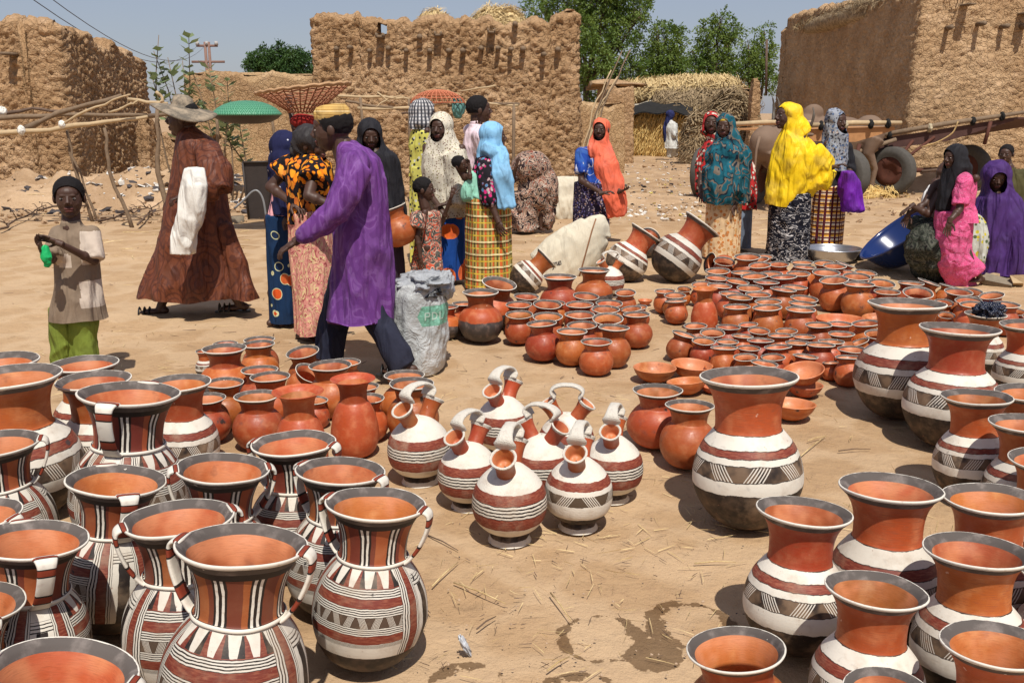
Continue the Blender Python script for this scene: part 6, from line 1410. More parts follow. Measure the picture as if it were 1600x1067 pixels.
m = MB(); m.ball(p.hd + p.HR @ V3((0, -.045, .075)), (.07, .05, .03), p.HR); garment('headband', m, cloth('yellow_headband', (.65, .45, .04)), p.root, .008, .003)
# yellow veil
p = Person('woman in bright yellow veil looking left, black and white skirt', (1234, 406), 149, -75, face=-72, head=(1229, 182)); H = p.H; p.chest = p.P(1243, 232); p.hips = p.P(1238, 310); p.nk = p.P(1236, 208); p.head(pitch=-.03)
p.leg(1, p.P(1225, 360), p.P(1222, 398)); p.leg(-1, p.P(1245, 360), p.P(1246, 398)); p.arm(-1, p.P(1282, 268, -.15), p.P(1300, 262, -.2), shoulder=p.P(1258, 235, -.15)); p.body()
p.skirt(p.P(0, 402).z, p.P(0, 300).z, .25, .27, M['zebra'], top=p.P(1234, 320), seed=44, dep=.8)
m = MB(); rob(m, [(195, 1226, 1246, 0, .9), (207, 1219, 1255, 0, 1.), (222, 1213, 1268, 0, 1.), (240, 1208, 1284, 0, .95), (262, 1203, 1296, 0, .8), (285, 1200, 1296, 0, .72), (305, 1198, 1264, 0, .95), (322, 1197, 1245, 0, 1.1)])
m.ball(p.hd + p.HR @ V3((0, .022 * H, .010 * H)), (.070 * H, .080 * H, .076 * H), p.HR, 24, 16); m.tube([p.hd + V3((.04, 0, -.02)), p.P(1247, 212)], [.115, .16], 18)
m.tube([p.P(1268, 238, -.1), p.P(1292, 262, -.16), p.P(1300, 266, -.18)], [.14, .11, .06], 18); m.tube([p.P(1290, 262, -.12), p.P(1275, 285, -.1)], [.12, .14], 18)
garment('veil', m, M['yellow'], p.root, .013, .017, 3.2, 7.5, hem=(p.P(0, 319).z, .03), seed=45, diag=-.5, cuts=[p.facecut(1.05, .0, .066)])
# woman with grey floral scarf and purple bag
p = Person('woman in grey floral scarf and checked wrapper, gazing right', (1298, 398), 163, 25, face=30, head=(1307, 190)); H = p.H; p.chest = p.P(1303, 240); p.hips = p.P(1297, 310); p.nk = p.P(1306, 215); p.head(pitch=.08)
p.arm(1, p.P(1328, 262, .0), p.P(1326, 280, -.22), fdir=(.5, -.3, -.5), shoulder=p.P(1322, 232)); p.leg(1, p.P(1305, 360), p.P(1306, 390)); p.leg(-1, p.P(1288, 360), p.P(1286, 390)); p.body()
p.skirt(p.P(0, 392).z, p.P(0, 290).z, .195, .20, M['grid'], top=p.P(1296, 320), seed=47, folds=.010); p.top(p.P(0, 300).z, p.nk.z, .17, M['black'], 'blouse', sleeve=1.3, slr=.07, hemw=.18)
p.veil(M['greyf'], p.P(0, 268).z, 'scarf', w=.095, head=1.04, seed=48, folds=.02, fx=10, dep=.85)
m = MB(); rr = p.g; 
L = [(268, 1316, 1332), (285, 1311, 1344), (310, 1312, 1348), (328, 1318, 1349)]
L = [((at(l, v, rr.y - .32).x + at(r, v, rr.y - .32).x) / 2, rr.y - .32, at(l, v, rr.y - .32).z, (at(r, v, rr.y).x - at(l, v, rr.y).x) / 2, .10) for v, l, r in L]
loft(m, L[::-1], 24); o = garment('cloth_bag', m, M['bagp'], None, .012, .016, 4, 12, seed=5); tag(o, 'purple cloth bag hanging from the arm of the grey-scarfed woman', 'bag')
# person crouching behind the blue basin
p = Person('person crouching in olive print behind the blue basin, arm resting on a knee', (1450, 436), 268, -60, H=1.15, head=(1478, 262)); p.H = 1.55; p.chest = p.P(1470, 310, .1); p.hips = p.P(1465, 400, .1); p.hd = p.P(1478, 272, .1); p.head(pitch=.3)
p.arm(1, p.P(1446, 318, -.1), p.P(1420, 334, -.1), shoulder=p.P(1462, 285, 0), fdir=(-.4, 0, -1), curl=.3); p.arm(-1, p.P(1450, 335, -.15), p.P(1425, 322, -.15), shoulder=p.P(1470, 300, -.1), fdir=(-.7, 0, -.5), curl=.3); p.body(torso=False)
m = MB(); m.ball(p.P(1468, 315, .1), (.17, .17, .20)); garment('blouse', m, M['whitec'], p.root, .014, .01); m = MB(); m.ball(p.P(1452, 385, -.12), (.22, .26, .24)); m.ball(p.P(1465, 400, .05), (.26, .26, .25)); m.ball(p.P(1440, 350, .0), (.14, .14, .08)); garment('skirt', m, M['olivep'], p.root, .014, .024, 4, 9, seed=6)
# girl in pink
p = Person('girl in pink dress and black scarf stepping over pots, arm reaching down', (1498, 444), 214, -65, face=-70, head=(1491, 246)); H = p.H; p.chest = p.P(1502, 292); p.hips = p.P(1500, 350); p.nk = p.P(1498, 266); p.head(pitch=.1)
p.arm(-1, p.P(1499, 328, -.2), p.P(1484, 345, -.26), shoulder=p.P(1506, 285, -.13), fdir=(-.15, 0, -1), curl=.2, r=1.15); p.arm(1, p.P(1478, 318, .15), p.P(1470, 340, .1)); p.leg(-1, p.P(1515, 408, -.1), p.P(1532, 434, -.05), fdir=(-.9, -.4, 0)); p.leg(1, p.P(1485, 410, .1), p.P(1480, 438, .1)); p.body()
m = MB(); rob(m, [(330, 1464, 1518, 0, 1.), (352, 1462, 1518, 0, 1.), (380, 1460, 1514, 0, 1.), (410, 1463, 1516, 0, .95), (440, 1478, 1522, 0, .6), (450, 1484, 1524, 0, .6)]); m.tube([X(1496, 405, -.02), X(1524, 428, -.06)], [.13, .11], 18); garment('skirt', m, M['pink'], p.root, .013, .012, 3, 10, hem=(X(0, 446).z, .02), seed=52)
p.top(p.P(0, 345).z, p.nk.z, .145, M['pink'], 'blouse', sleeve=.85, slr=.075, hemw=.175, dep=.72, arms=(-1,), seed=53)
p.veil(M['black'], p.P(0, 285).z, 'scarf', w=.07, nohem=True, head=1.08, seed=54, extra=lambda m: m.tube([p.P(1496, 246, .02), p.P(1485, 285, .02), p.P(1470, 330, .0)], [.12, .11, .06], 18, flat=.8), fwd=.068)
# woman in dark purple, seated
p = Person('woman in dark purple veil sitting on the ground at the right edge', (1560, 428), 252, -10, H=1.12, head=(1556, 276)); p.H = 1.6; p.hd = p.P(1556, 277); p.nk = p.P(1557, 300); p.chest = p.P(1560, 330); p.hips = p.P(1562, 400); p.head(pitch=.3); p.body(torso=False)
m = MB(); rob(m, [(292, 1540, 1574, 0, 1.), (310, 1528, 1590, 0, .9), (340, 1522, 1602, 0, .8), (380, 1520, 1610, 0, .8), (415, 1518, 1614, 0, .8), (428, 1518, 1614, 0, .8)]); m.ball(p.hd + p.HR @ V3((0, .012 * H, .010 * H)), (.135, .15, .15), p.HR, 24, 16); m.tube([p.hd, X(1557, 305)], [.12, .16], 18)
garment('veil', m, M['dpurp'], p.root, .014, .022, 2.2, 7.5, hem=(X(0, 424).z, .02), seed=56, cuts=[p.facecut(.95, 0, .07)])
m = MB(); m.ball(p.P(1520, 385, -.1), (.13, .14, .34)); garment('skirt', m, M['yfl'], p.root, .014, .014, seed=9)
p = Person('boy with shaved head in olive shirt standing behind the purple veil', (1578, 398), 222, -20, face=-40, H=1.35, head=(1572, 241)); H = p.H; p.chest = p.P(1582, 285); p.hips = p.P(1584, 330); p.nk = p.P(1577, 262); p.head(hair=.96, pitch=.1); p.arm(1, p.P(1600, 300), p.P(1598, 325, -.1)); p.arm(-1, p.P(1566, 310), p.P(1566, 330, -.1)); p.leg(1, p.P(1588, 370), p.P(1588, 390)); p.leg(-1, p.P(1575, 370), p.P(1575, 390)); p.body()
p.top(p.P(0, 345).z, p.nk.z, .15, M['olive'], 'shirt', sleeve=.7, slr=.07, hemw=.16, dep=.75)
# ---------------------------------------------------------------- sacks, basins and small goods
def letters(txt, parent, origin, ux, uy, size, mat, name='lettering', onto=None):
    """flat painted strokes: txt is a list of polylines in letter units"""
    m = MB(); nrm = ux.cross(uy).normalized()
    for pl in txt:
        for a, b in [((a[0] + (b[0] - a[0]) * i / 3, a[1] + (b[1] - a[1]) * i / 3), (a[0] + (b[0] - a[0]) * (i + 1) / 3, a[1] + (b[1] - a[1]) * (i + 1) / 3)) for a, b in zip(pl[:-1], pl[1:]) for i in range(3)]:
            A = origin + ux * a[0] * size + uy * a[1] * size; B = origin + ux * b[0] * size + uy * b[1] * size; d = (B - A).normalized(); s_ = d.cross(nrm) * size * .085
            m.add([A - s_ - d * size * .04, A + s_ - d * size * .04, B + s_ + d * size * .04, B - s_ + d * size * .04], [(0, 1, 2, 3)])
    if onto is not None:
        vs = []
        for v in m.v:
            h = onto.ray_cast(Vector(v) - V3((0, 1, 0)), V3((0, 1, 0))); vs.append(tuple(h[0] - V3((0, .0025, 0))) if h[0] is not None else v)
        m.v = vs
    return m.build(name, mat, parent, False)
# grey plastic sack with a torn black top
g = G('grey_woven_plastic', .42, .45); o_ = g.co(); x_, y_, z_ = g.sep(o_); wv = g.noise(o_, 6, 4)
c_ = g.mix((.34, .35, .34), (.50, .51, .50), g.ss(g.noise(o_, 3, 3), .35, .65)); c_ = g.mix(c_, (.20, .19, .17), g.ss(g.noise(o_, 4, 5, .65), .60, .75) * .55)
hexm = g.band(g.absv(x_ - .105) * 1., -1., .085 - .0) * g.band(z_, .45, .58)
c_ = g.mix(c_, (.12, .36, .24), (g.absv(x_ - .115) + g.absv(z_ - .385) * .45 < .105) * (g.absv(z_ - .385) < .062) * (y_ < 0) * (.85 + 0. * wv))
g.bump(g.noise(g.vmul(o_, (1., 1., .5)), 9, 4, .6, 1.5) + g.noise(g.vmul(o_, (120., 120., 120.)), 1, 1) * .05 + g.noise(o_, 26, 3) * .3, .9, .04); SACKG = g.done(c_)
sp = gp(652, 590) + V3((0, .22, 0)); st = thing('plastic_sack', 'bulging grey woven plastic sack with a green printed mark, beside the cooking pot', 'sack', sp)
SX = lambda u, v: at(u, v, sp.y) - sp
m = MB(); L = [(440, 618, 690, .19), (455, 612, 694, .22), (480, 610, 697, .24), (520, 610, 697, .24), (560, 613, 694, .23), (585, 620, 690, .21), (594, 630, 684, .17)]
loft(m, [((SX(l, v).x + SX(r, v).x) / 2, 0, max(.0, SX(l, v).z), (SX(r, v).x - SX(l, v).x) / 2 + .012, d) for v, l, r, d in L][::-1], 36)
V_, N_, F_ = remesh(m, .010, 2); q_ = V_ * np.array([7, 7, 4.]); n_ = (1 - np.abs(vnoise(q_ + 1.5 * np.stack([vnoise(q_ * .6, 1)] * 3, 1), 4)) * 2.5); V_ = V_ + N_ * (n_ * .012 + .008 * vnoise(V_ * 24, 6))[:, None]; V_[:, 2] = np.maximum(V_[:, 2], .0)
mesh_obj('sack_body', V_, F_, SACKG, st)
from mathutils.bvhtree import BVHTree
bvs = BVHTree.FromPolygons([tuple(v) for v in V_], F_)
def crumple(name, c, r, mat, parent, seed, sub=28, amp=.35, fr=2.6):
    a = np.linspace(0, 2 * np.pi, sub * 2, endpoint=False); t = np.linspace(.02, np.pi - .02, sub); A, T = np.meshgrid(a, t); P_ = np.stack([np.sin(T) * np.cos(A), np.sin(T) * np.sin(A), np.cos(T)], 2).reshape(-1, 3)
    k = 1 + amp * (1 - 2.4 * np.abs(vnoise(P_ * fr + seed, seed))) * .6 + amp * .5 * (np.abs(vnoise(P_ * fr * 2.7 + seed, seed + 1)) - .3)
    V = np.array(c) + P_ * np.array(r) * k[:, None]; n2 = sub * 2; i = np.arange(sub - 1)[:, None]; j = np.arange(n2)[None]
    Fq = np.stack([i * n2 + j, i * n2 + (j + 1) % n2, (i + 1) * n2 + (j + 1) % n2, (i + 1) * n2 + j], 2).reshape(-1, 4)[:, ::-1]
    return mesh_obj(name, V, Fq, mat, parent)
GPL = cloth('grey_plastic_sheet', (.30, .31, .32), .4, .3); BPL = plain('torn_black_plastic', (.018, .018, .02), .35, .5, .3, 12, .6, .01)
crumple('sack_lining', SX(664, 440) + V3((0, -.02, 0)), (.15, .17, .055), GPL, st, 3, 34, .55, 1.9); crumple('sack_lining', SX(640, 452) + V3((0, .02, 0)), (.10, .15, .06), GPL, st, 8, 30, .55, 1.8); crumple('sack_lining', SX(696, 446) + V3((0, 0, 0)), (.05, .10, .075), GPL, st, 9, 30, .55, 1.8)
crumple('torn_opening', SX(662, 452) + V3((0, -.15, 0)), (.10, .05, .035), BPL, st, 5, 26, .5, 2.)
INK = plain('pale_green_ink', (.40, .52, .44), .6); INKD = plain('dark_ink', (.06, .05, .05), .8)
yy = -.258
PDL = [[(0, 0), (0, 1)], [(0, 1), (.5, 1), (.6, .75), (.5, .5), (0, .5)], [(.95, 0), (.95, 1)], [(.95, 1), (1.4, .9), (1.55, .5), (1.4, .1), (.95, 0)], [(1.95, 1), (1.95, 0), (2.45, 0)]]
letters(PDL, st, V3((.058, yy, .362)), V3((1, .12, 0)), V3((0, 0, 1)), .044, INK, onto=bvs)
# tall cream sack leaning over, with handwriting
yk = 9.35; tsx = lambda u, v, d=0: at(u, v, yk + d)
tk = thing('cream_sack', 'tall stiff cream-coloured sack leaning right, with handwriting near its foot', 'sack', (tsx(865, 452).x, yk, 0)); m = MB()
CREAM = cloth('cream_sack_cloth', (.56, .50, .38), .8, .2, .22)
prof = [((848, 452), .26), ((860, 430), .30), ((885, 405), .30), ((910, 382), .26), ((930, 360), .19), ((937, 346), .09)]
for (p0, w0), (p1, w1) in zip(prof[:-1], prof[1:]):
    m.tube([tsx(*p0), tsx(*p1)], [w0, w1], 20, flat=.62, ref=(0, 1, 0)); m.ball(tsx(*p1), (w1 * .8, w1 * .6, w1 * .8), None, 16, 10)
cs = garment('sack_body', m, CREAM, tk, .014, .007, 1.6, 5, diag=-.9, smooth=8, seed=61); loc(tk, cs); bvk = BVHTree.FromPolygons([tuple(v.co) for v in cs.data.vertices], [tuple(q.vertices) for q in cs.data.polygons])
cpts = []
for u_, v_ in [(931, 342), (925, 360), (920, 378), (915, 396), (910, 414), (905, 432)]:
    h_ = bvk.ray_cast(V3((0, 0, HC)), ray(u_, v_).normalized())
    if h_[0] is not None: cpts.append(h_[0] - V3((0, .006, 0)))
m = MB(); m.tube(cpts, .008, 6); loc(tk, m.build('seam_cord', plain('brown_cord', (.25, .12, .06)), tk))
WR = [[(0, 1), (.5, 1.1)], [(.25, 1.5), (.2, .1), (.45, 0)], [(.8, .9), (.75, 0), (.9, .1)], [(.85, 1.2), (.87, 1.3)], [(1.15, .05), (1.2, .12)], [(1.8, 1.4), (1.7, 0)], [(2.3, .9), (2.0, .7), (2.1, .3), (2.4, .5), (2.4, .9), (2.3, -.5), (2.0, -.6)], [(2.7, .9), (2.7, 0), (2.75, .6), (3., .9)], [(3.1, .9), (3.15, .1), (3.4, .3), (3.5, .9), (3.55, 0)], [(3.75, .9), (3.7, .1), (4.1, .2), (4.05, .9), (3.75, .9)]]
ux_ = (tsx(876, 414, -.3) - tsx(848, 420, -.3)).normalized(); l_ = letters(WR, tk, tsx(850, 424, -.335), ux_, V3((-.12, 0, 1)).normalized(), .044, INKD, 'handwriting', onto=bvk); loc(tk, l_)
# cream sack by the wall
ws = gp(878, 342); t = thing('cream_sack', 'squat cream sack standing in shade by the wall, left of the orange veil', 'sack', ws); m = MB()
loft(m, [(0, .2, 0, .30, .26), (0, .2, .06, .33, .28), (0, .2, .3, .33, .27), (.04, .2, .5, .28, .22), (.06, .2, .62, .20, .16)], 30); garment('sack_body', m, CREAM, t, .016, .02, 3, 8, seed=63)
# basins
def basin(name, label, c, r, h, mat, R=None, th=.012, flare=.8):
    V, Fq, UV = lathe_data(spline([(.01, 0), (flare * .6 * r, 0), (flare * r * .93, h * .12), (r * .95, h * .8), (r * 1.0, h), (r * 1.035, h), (r * 1.035, h - .012), (r * 1.0, h - .014)], 4), 56, 0)
    V2, F2, _ = lathe_data(spline([(r * 1.0, h + .001), (r * .975, h - .01), (r * .93, h * .75), (flare * r * .9, h * .14), (flare * .55 * r, .012), (.01, .012)], 4), 56, 0)
    V = np.concatenate([V, V2]); Fq = np.concatenate([Fq, F2 + len(V) - len(V2)])
    o = mesh_obj(name, V, Fq, mat); o.location = c
    if R is not None: o.rotation_euler = R
    return tag(o, label, 'basin')
BLUE = plain('blue_enamel', (.006, .02, .10), .18, .6, .15, 4, .05, .002); gm = G('scratched_aluminium', .32, .5); oo = gm.co(); gm.bs.inputs['Metallic'].default_value = .85; gm.bump(gm.noise(gm.vmul(oo, (1, 1, 8.)), 20, 4), .15, .003); ALU = gm.done(gm.mix((.42, .43, .46), (.56, .57, .60), gm.noise(oo, 9, 4)))
bp_ = at(1424, 376, 9.55); basin('blue_basin', 'big shiny blue basin tipped up on its edge behind the small pots', bp_ + V3((.08, .0, -.10)), .48, .28, BLUE, V3((-.62, .10, .78)).to_track_quat('Z', 'Y').to_euler())
sb = gp(1312, 414); basin('metal_basin', 'wide silver metal basin behind the heap of small pots', sb + V3((0, .25, 0)), .30, .15, ALU)
basin('metal_basin', 'small dark metal bowl beside the wide silver basin', gp(1344, 408) + V3((0, .1, 0)), .09, .07, DARKP)
# black plastic bag in a jar mouth, litter bag
jp = [q for q in ALLPOTS if q.get('label', '').startswith('banded jar with a black plastic')][0]; top = jp['C'] + jp['R'] @ V3((0, 0, (SH['A']['H'] - jp['zc']) * jp['s'] + .01))
BLKB = plain('shiny_dark_plastic', (.012, .016, .035), .22, .6, .5, 30, .8, .01)
o = crumple('plastic_bag', (0, 0, 0), (.075, .06, .045), BLKB, None, 12, 30, .7, 3.6); o.location = top + V3((-.005, -.05, .02)); tag(o, 'crumpled dark plastic bag stuffed into a jar mouth at right', 'bag')
cp = gp(732, 1022); CLEAR = cloth('thin_clear_plastic', (.50, .52, .55), .3, .3); o = crumple('plastic_scrap', (0, 0, 0), (.008, .012, .038), CLEAR, None, 14, 18, .7, 3); o.location = cp + V3((-.01, 0, .03)); o.rotation_euler = (.3, -.35, 0); tag(o, 'pale scrap of clear plastic standing up on the sand, bottom centre', 'plastic scrap')
# firewood and potsherds at the right
def chunk(m, c, s_, R_d, mi=0):
    E3 = Euler((R_d.uniform(-.4, .4), R_d.uniform(-.4, .4), R_d.uniform(0, 3))).to_matrix(); b = len(m.v); m.box(c, s_, E3, mi)
    for j in range(b, len(m.v)): m.v[j] = tuple(m.v[j][k] + R_d.uniform(-.12, .12) * min(s_) * 2 for k in range(3))
rd = random.Random(9); CHUNK = plain('split_wood', (.42, .30, .17), .85, .2, .3, 16, .5, .006); CHUNKG = plain('grey_split_wood', (.22, .18, .13), .9, .1, .4, 14, .6, .008)
for (u, v, sx_, sy_, sz_, lab) in [(1545, 440, .22, .07, .06, 'split log lying under the hem of the pink dress'), (1562, 418, .10, .08, .22, 'upright pale wood chunk in front of the purple veil'), (1578, 425, .24, .08, .05, 'pale wood slab leaning on the upright chunk'), (1558, 445, .26, .12, .06, 'flat grey board beside the firewood'),
                              (1588, 446, .16, .10, .07, 'cream stone at the right end of the firewood'), (1540, 424, .05, .05, .24, 'thin stick standing among the firewood'), (1572, 412, .2, .06, .05, 'topmost pale splinter of the firewood')]:
    m = MB(); c = gp(u, v); chunk(m, (0, 0, sz_ / 2), (sx_, sy_, sz_), rd); o = m.build('wood_chunk', CHUNK if 'grey' not in lab else CHUNKG, None, False); o.location = c; tag(o, lab, 'firewood')
o = crumple('orange_packet', (0, 0, 0), (.11, .09, .07), cell_print('printed_wrapper', (.6, .5, .3), [(.6, .2, .03), (.25, .3, .32), (.7, .5, .1)], 16, .5), None, 22, 26, .5, 2.5); o.location = gp(1547, 428) + V3((0, .15, .16)); tag(o, 'crumpled orange and white wrapper on the firewood', 'wrapper')
# upturned barrow and green woven cover
wbp = gp(402, 343); wbt = thing('upturned_barrow', 'dark tapered metal barrow tray standing on end between robed man and scarf', 'barrow', wbp); m = MB(); Y_ = wbp.y; q = lambda u, v, d=0: at(u, v, Y_ + d) - wbp
DM = plain('rusty_dark_metal', (.035, .026, .022), .6, .4, .4, 9, .3, .006)
a_, b_2, c_2, d_2 = q(379, 254), q(424, 253), q(421, 345), q(389, 345); T_ = V3((0, .05, 0)); T2 = V3((0, .28, 0))
m.add([a_, b_2, c_2, d_2, a_ + T2, b_2 + T2, c_2 + T2, d_2 + T2], [(0, 1, 2, 3), (7, 6, 5, 4), (0, 4, 5, 1), (2, 6, 7, 3), (0, 3, 7, 4), (1, 5, 6, 2)]); m.build('tray', DM, wbt, False)
for (u0, v0, u1, v1) in ((379, 254, 424, 253), (424, 253, 421, 345), (379, 254, 389, 345)):
    m = MB(); m.tube([q(u0, v0, -.02), q(u1, v1, -.02)], .018, 6); m.build('tray_edge', DM, wbt)
GPIPE = plain('grey_pipe', (.22, .22, .22), .4, .5, .2); m = MB(); m.tube([V3(x) for x in spline([q(366, 326, -.3), q(382, 312, -.3), (q(394, 300, -.3)), q(403, 299, -.3), q(411, 312, -.3), q(416, 340, -.3)], 5)], .016, 8); m.build('handle', GPIPE, wbt)
m = MB(); m.tube([q(372, 358, -.3), q(370, 338, -.3)], [.09, .11], 10); m.build('wheel_hub', CHUNKG, wbt)
gb = thing('woven_cover', 'green and white woven round cover lying on the stick rack beside the hat', 'woven cover', at(386, 178, 12.6)); g = G('green_woven_plastic', .5, .4); o_ = g.co(); x_, y_, z_ = g.sep(o_); rr_ = g.math('SQRT', x_ * x_ + y_ * y_); an_ = g.math('ARCTAN2', y_, x_)
k_ = g.frac(rr_ * 26. + g.absv(g.frac(an_ * 5.73) - .5) * 3.) ; g.bump(k_, .5, .006); GM = g.done(g.mix((.02, .15, .07), (.12, .33, .20), k_ > .5))
o = mesh_obj('dome', *[(lambda d: (d[0], d[1]))(lathe_data([(.01, .17), (.1, .165), (.2, .15), (.3, .115), (.38, .07), (.44, .01), (.455, -.01), (.44, -.02)], 48, 0))][0], GM, gb)
o2 = mesh_obj('underside', *[(lambda d: (d[0], d[1]))(lathe_data([(.44, -.02), (.40, -.06), (.3, -.11), (.15, -.13), (.01, -.13)], 40, 0))][0], DM, gb)
# ---------------------------------------------------------------- stick racks
def pole(parent, pts, r, mat=WOODL, name='rail', wig=.015):
    rd = random.Random(len(pts) + int(pts[0][0] * 7)); P_ = [V3(p) for p in pts]; Q = []
    for a, b in zip(P_[:-1], P_[1:]):
        for k in range(4): Q.append(a.lerp(b, k / 4) + V3((rd.uniform(-wig, wig), rd.uniform(-wig, wig), rd.uniform(-wig, wig))))
    Q.append(P_[-1]); m = MB(); m.tube(Q, [r * .8 * (1.1 - .35 * i / len(Q)) * rd.uniform(.8, 1.2) for i in range(len(Q))], 7); o = m.build(name, mat, parent); loc(parent, o); return o
rk = thing('stick_rack', 'rack of crooked poles on forked posts, left of the robed man', 'rack', (at(105, 0, 13.4).x, 13.4, 0)); A_ = lambda u, v, Y=13.4: at(u, v, Y)
for pts, r, mt in [([A_(-40, 208), A_(60, 205), A_(140, 195), A_(235, 182)], .045, WOODL), ([A_(-40, 187, 13.9), A_(100, 181, 13.9), A_(230, 180, 13.9)], .04, WOOD), ([A_(40, 200, 13.6), A_(90, 178, 13.6), A_(190, 150, 13.6)], .05, WOOD), ([A_(-20, 184, 14.1), A_(50, 171, 14.1), A_(110, 176, 14.1)], .03, WOODD),
                   ([A_(95, 195, 13.2), A_(150, 168, 13.2), A_(204, 148, 13.2)], .022, WOODL), ([A_(200, 157, 13.8), A_(262, 162, 13.8)], .03, WOODL), ([A_(170, 178, 13.5), A_(200, 165, 13.5), A_(215, 158, 13.5)], .02, WOODL), ([A_(235, 181, 13.4), A_(330, 176, 13.0), A_(420, 186, 12.8)], .035, WOOD), ([A_(244, 142, 13.0), A_(256, 158, 13.0), A_(238, 166, 13.0)], .025, WOODL)]: pole(rk, pts, r, mt)
for u0, u1, v1, vb, Y, r in [(108, 104, 190, 283, 13.9, .03), (118, 104, 205, 283, 13.8, .022), (172, 163, 200, 335, 13.2, .035), (242, 246, 168, 372, 12.1, .04), (335, 338, 180, 330, 13.2, .03), (425, 425, 185, 300, 13.5, .03)]:
    b = gp(u0, max(vb, 300)); b = V3((at(u0, 0, Y).x, Y, -.05)); pole(rk, [b, at((u0 + u1) / 2 + 4, (v1 + vb) / 2, Y), at(u1, v1, Y)], r, WOOD, 'post', .02)
m = MB(); m.tube([A_(30, 202, 13.35), A_(40, 203, 13.3)], .09, 8); o = crumple('rag_knot', A_(33, 204, 13.3), (.045, .05, .06), M['white'], rk, 3, 18); loc(rk, o); loc(rk, crumple('rag_knot', A_(97, 195, 13.2), (.04, .04, .05), M['white'], rk, 5, 16)); loc(rk, crumple('rag_knot', A_(3, 174, 14.), (.07, .05, .06), M['white'], rk, 6, 16))
rk2 = thing('stick_rack', 'rack of thin poles against the central building behind the dark veil', 'rack', (at(660, 0, 16.3).x, 16.3, 0)); B_ = lambda u, v, Y=16.3: at(u, v, Y)
for pts, r, mt in [([B_(520, 150), B_(600, 152), B_(640, 155)], .03, WOODL), ([B_(540, 158), B_(600, 168), B_(640, 172)], .028, WOOD), ([B_(560, 170), B_(640, 170), B_(720, 160), B_(810, 165)], .035, WOODL), ([B_(590, 145), B_(610, 160)], .02, WOODL), ([B_(700, 165), B_(760, 162), B_(812, 163)], .03, WOOD), ([B_(720, 143), B_(775, 134)], .02, WOODL), ([B_(580, 172), B_(612, 152), B_(632, 152)], .02, WOODL), ([B_(640, 162), B_(642, 175), B_(628, 178)], .035, WOODD)]: pole(rk2, pts, r, mt)
for u, v, vb in ((636, 155, 320), (735, 165, 320), (560, 152, 320), (800, 163, 315)): pole(rk2, [V3((at(u, 0, 16.3).x, 16.3, -.05)), at(u + 3, v, 16.3)], .035, WOOD, 'post', .02)
loc(rk2, crumple('green_rag', at(716, 168, 16.2), (.10, .06, .16), cloth('faded_teal_rag', (.10, .24, .22)), rk2, 4, 20))
rb2 = thing('red_basket', 'flat faded red woven basket lying on the pole rack against the wall', 'basket', at(684, 158, 16.2)); RC = plain('faded_red_cane', (.50, .17, .09), .8, .2, .4, 25, .4, .004)
for j in range(9):
    r_ = .06 + .05 * j; z_h = .26 * (1 - (r_ / .47) ** 2) ** .5 - .08 if r_ < .47 else -.08; m = MB(); m.tube([(r_ * math.cos(a), r_ * .7 * math.sin(a), z_h) for a in np.linspace(0, 2 * math.pi, 30)], .009, 5); m.build('hoop', RC, rb2)
for k in range(30):
    a = 2 * math.pi * k / 30; m = MB(); m.tube([(r_ * math.cos(a + .25 * r_), r_ * .7 * math.sin(a + .25 * r_), .26 * max(0, 1 - (r_ / .47) ** 2) ** .5 - .08) for r_ in (.03, .18, .32, .42, .46)], .009, 5); m.build('stake', RC, rb2)
lp = thing('leaning_poles', 'bundle of long thin poles leaning between the building and the orange veil', 'poles', (at(915, 0, 16.8).x, 16.8, 0))
for (u0, v0, u1, v1) in [(897, 258, 972, 80), (905, 262, 985, 78), (902, 240, 955, 110), (910, 225, 965, 120), (900, 250, 960, 128), (912, 255, 950, 140)]: pole(lp, [at(u0, v0 + 30, 16.8), at((u0 + u1) / 2 - 2, (v0 + v1) / 2, 17.), at(u1, v1, 17.2)], .018, WOOD if u0 % 2 else WOODL, 'pole', .02)
for k_, (u0, v0, u1, v1, Y, lab) in enumerate([(1278, 145, 1284, 108, 26, ''), (1160, 150, 1162, 118, 33, 'x')]): pass
m = MB(); m.tube([at(1197, 150, 28) , at(1198, 62, 28)], .035, 6); tag(m.build('thin_post', WOODD), 'thin dark upright post at the far corner of the right building', 'post')
# ---------------------------------------------------------------- ox carts
RUST = plain('rust_red_iron', (.10, .035, .022), .8, .3, .4, 12, .3, .005); TYRE = plain('dusty_tyre', (.085, .078, .068), .9, .2, .3, 18, .4, .006); BED = plain('rusty_cart_iron', (.075, .035, .028), .75, .3, .4, 8, .3, .008); BEDL = plain('orange_plank', (.42, .21, .09), .8, .2, .3, 12, .4, .006)
def wheel_(parent, c, r, w, yaw, nm='wheel'):
    V, Fq, _ = lathe_data(spline([(r * .60, -w / 2), (r * .80, -w * .56), (r * .95, -w * .46), (r, -w * .3), (r, w * .3), (r * .95, w * .46), (r * .80, w * .56), (r * .60, w / 2)], 4), 48, 0)
    k = np.arctan2(V[:, 1], V[:, 0]); V[:, :2] *= (1 + .012 * (np.sin(k * 40) > 0) * (np.hypot(V[:, 0], V[:, 1]) > r * .94))[:, None]
    o = mesh_obj('wheel', V, Fq, TYRE, parent); o.location = c; o.rotation_euler = (math.pi / 2, 0, yaw)
    V, Fq, _ = lathe_data([(.01, -w * .28), (r * .16, -w * .30), (r * .18, -w * .12), (r * .40, -w * .08), (r * .52, -w * .28), (r * .60, -w * .42), (r * .62, -w * .5), (r * .62, w * .5), (r * .3, w * .2), (.01, w * .2)], 32, 0); mesh_obj('hub', V, Fq, RUST, o)
    m = MB()
    for q_ in range(8): a = q_ * math.pi / 4; m.ball((math.cos(a) * r * .30, math.sin(a) * r * .30, -w * .14), r * .035, None, 6, 4)
    m.build('bolts', DM, o); return o
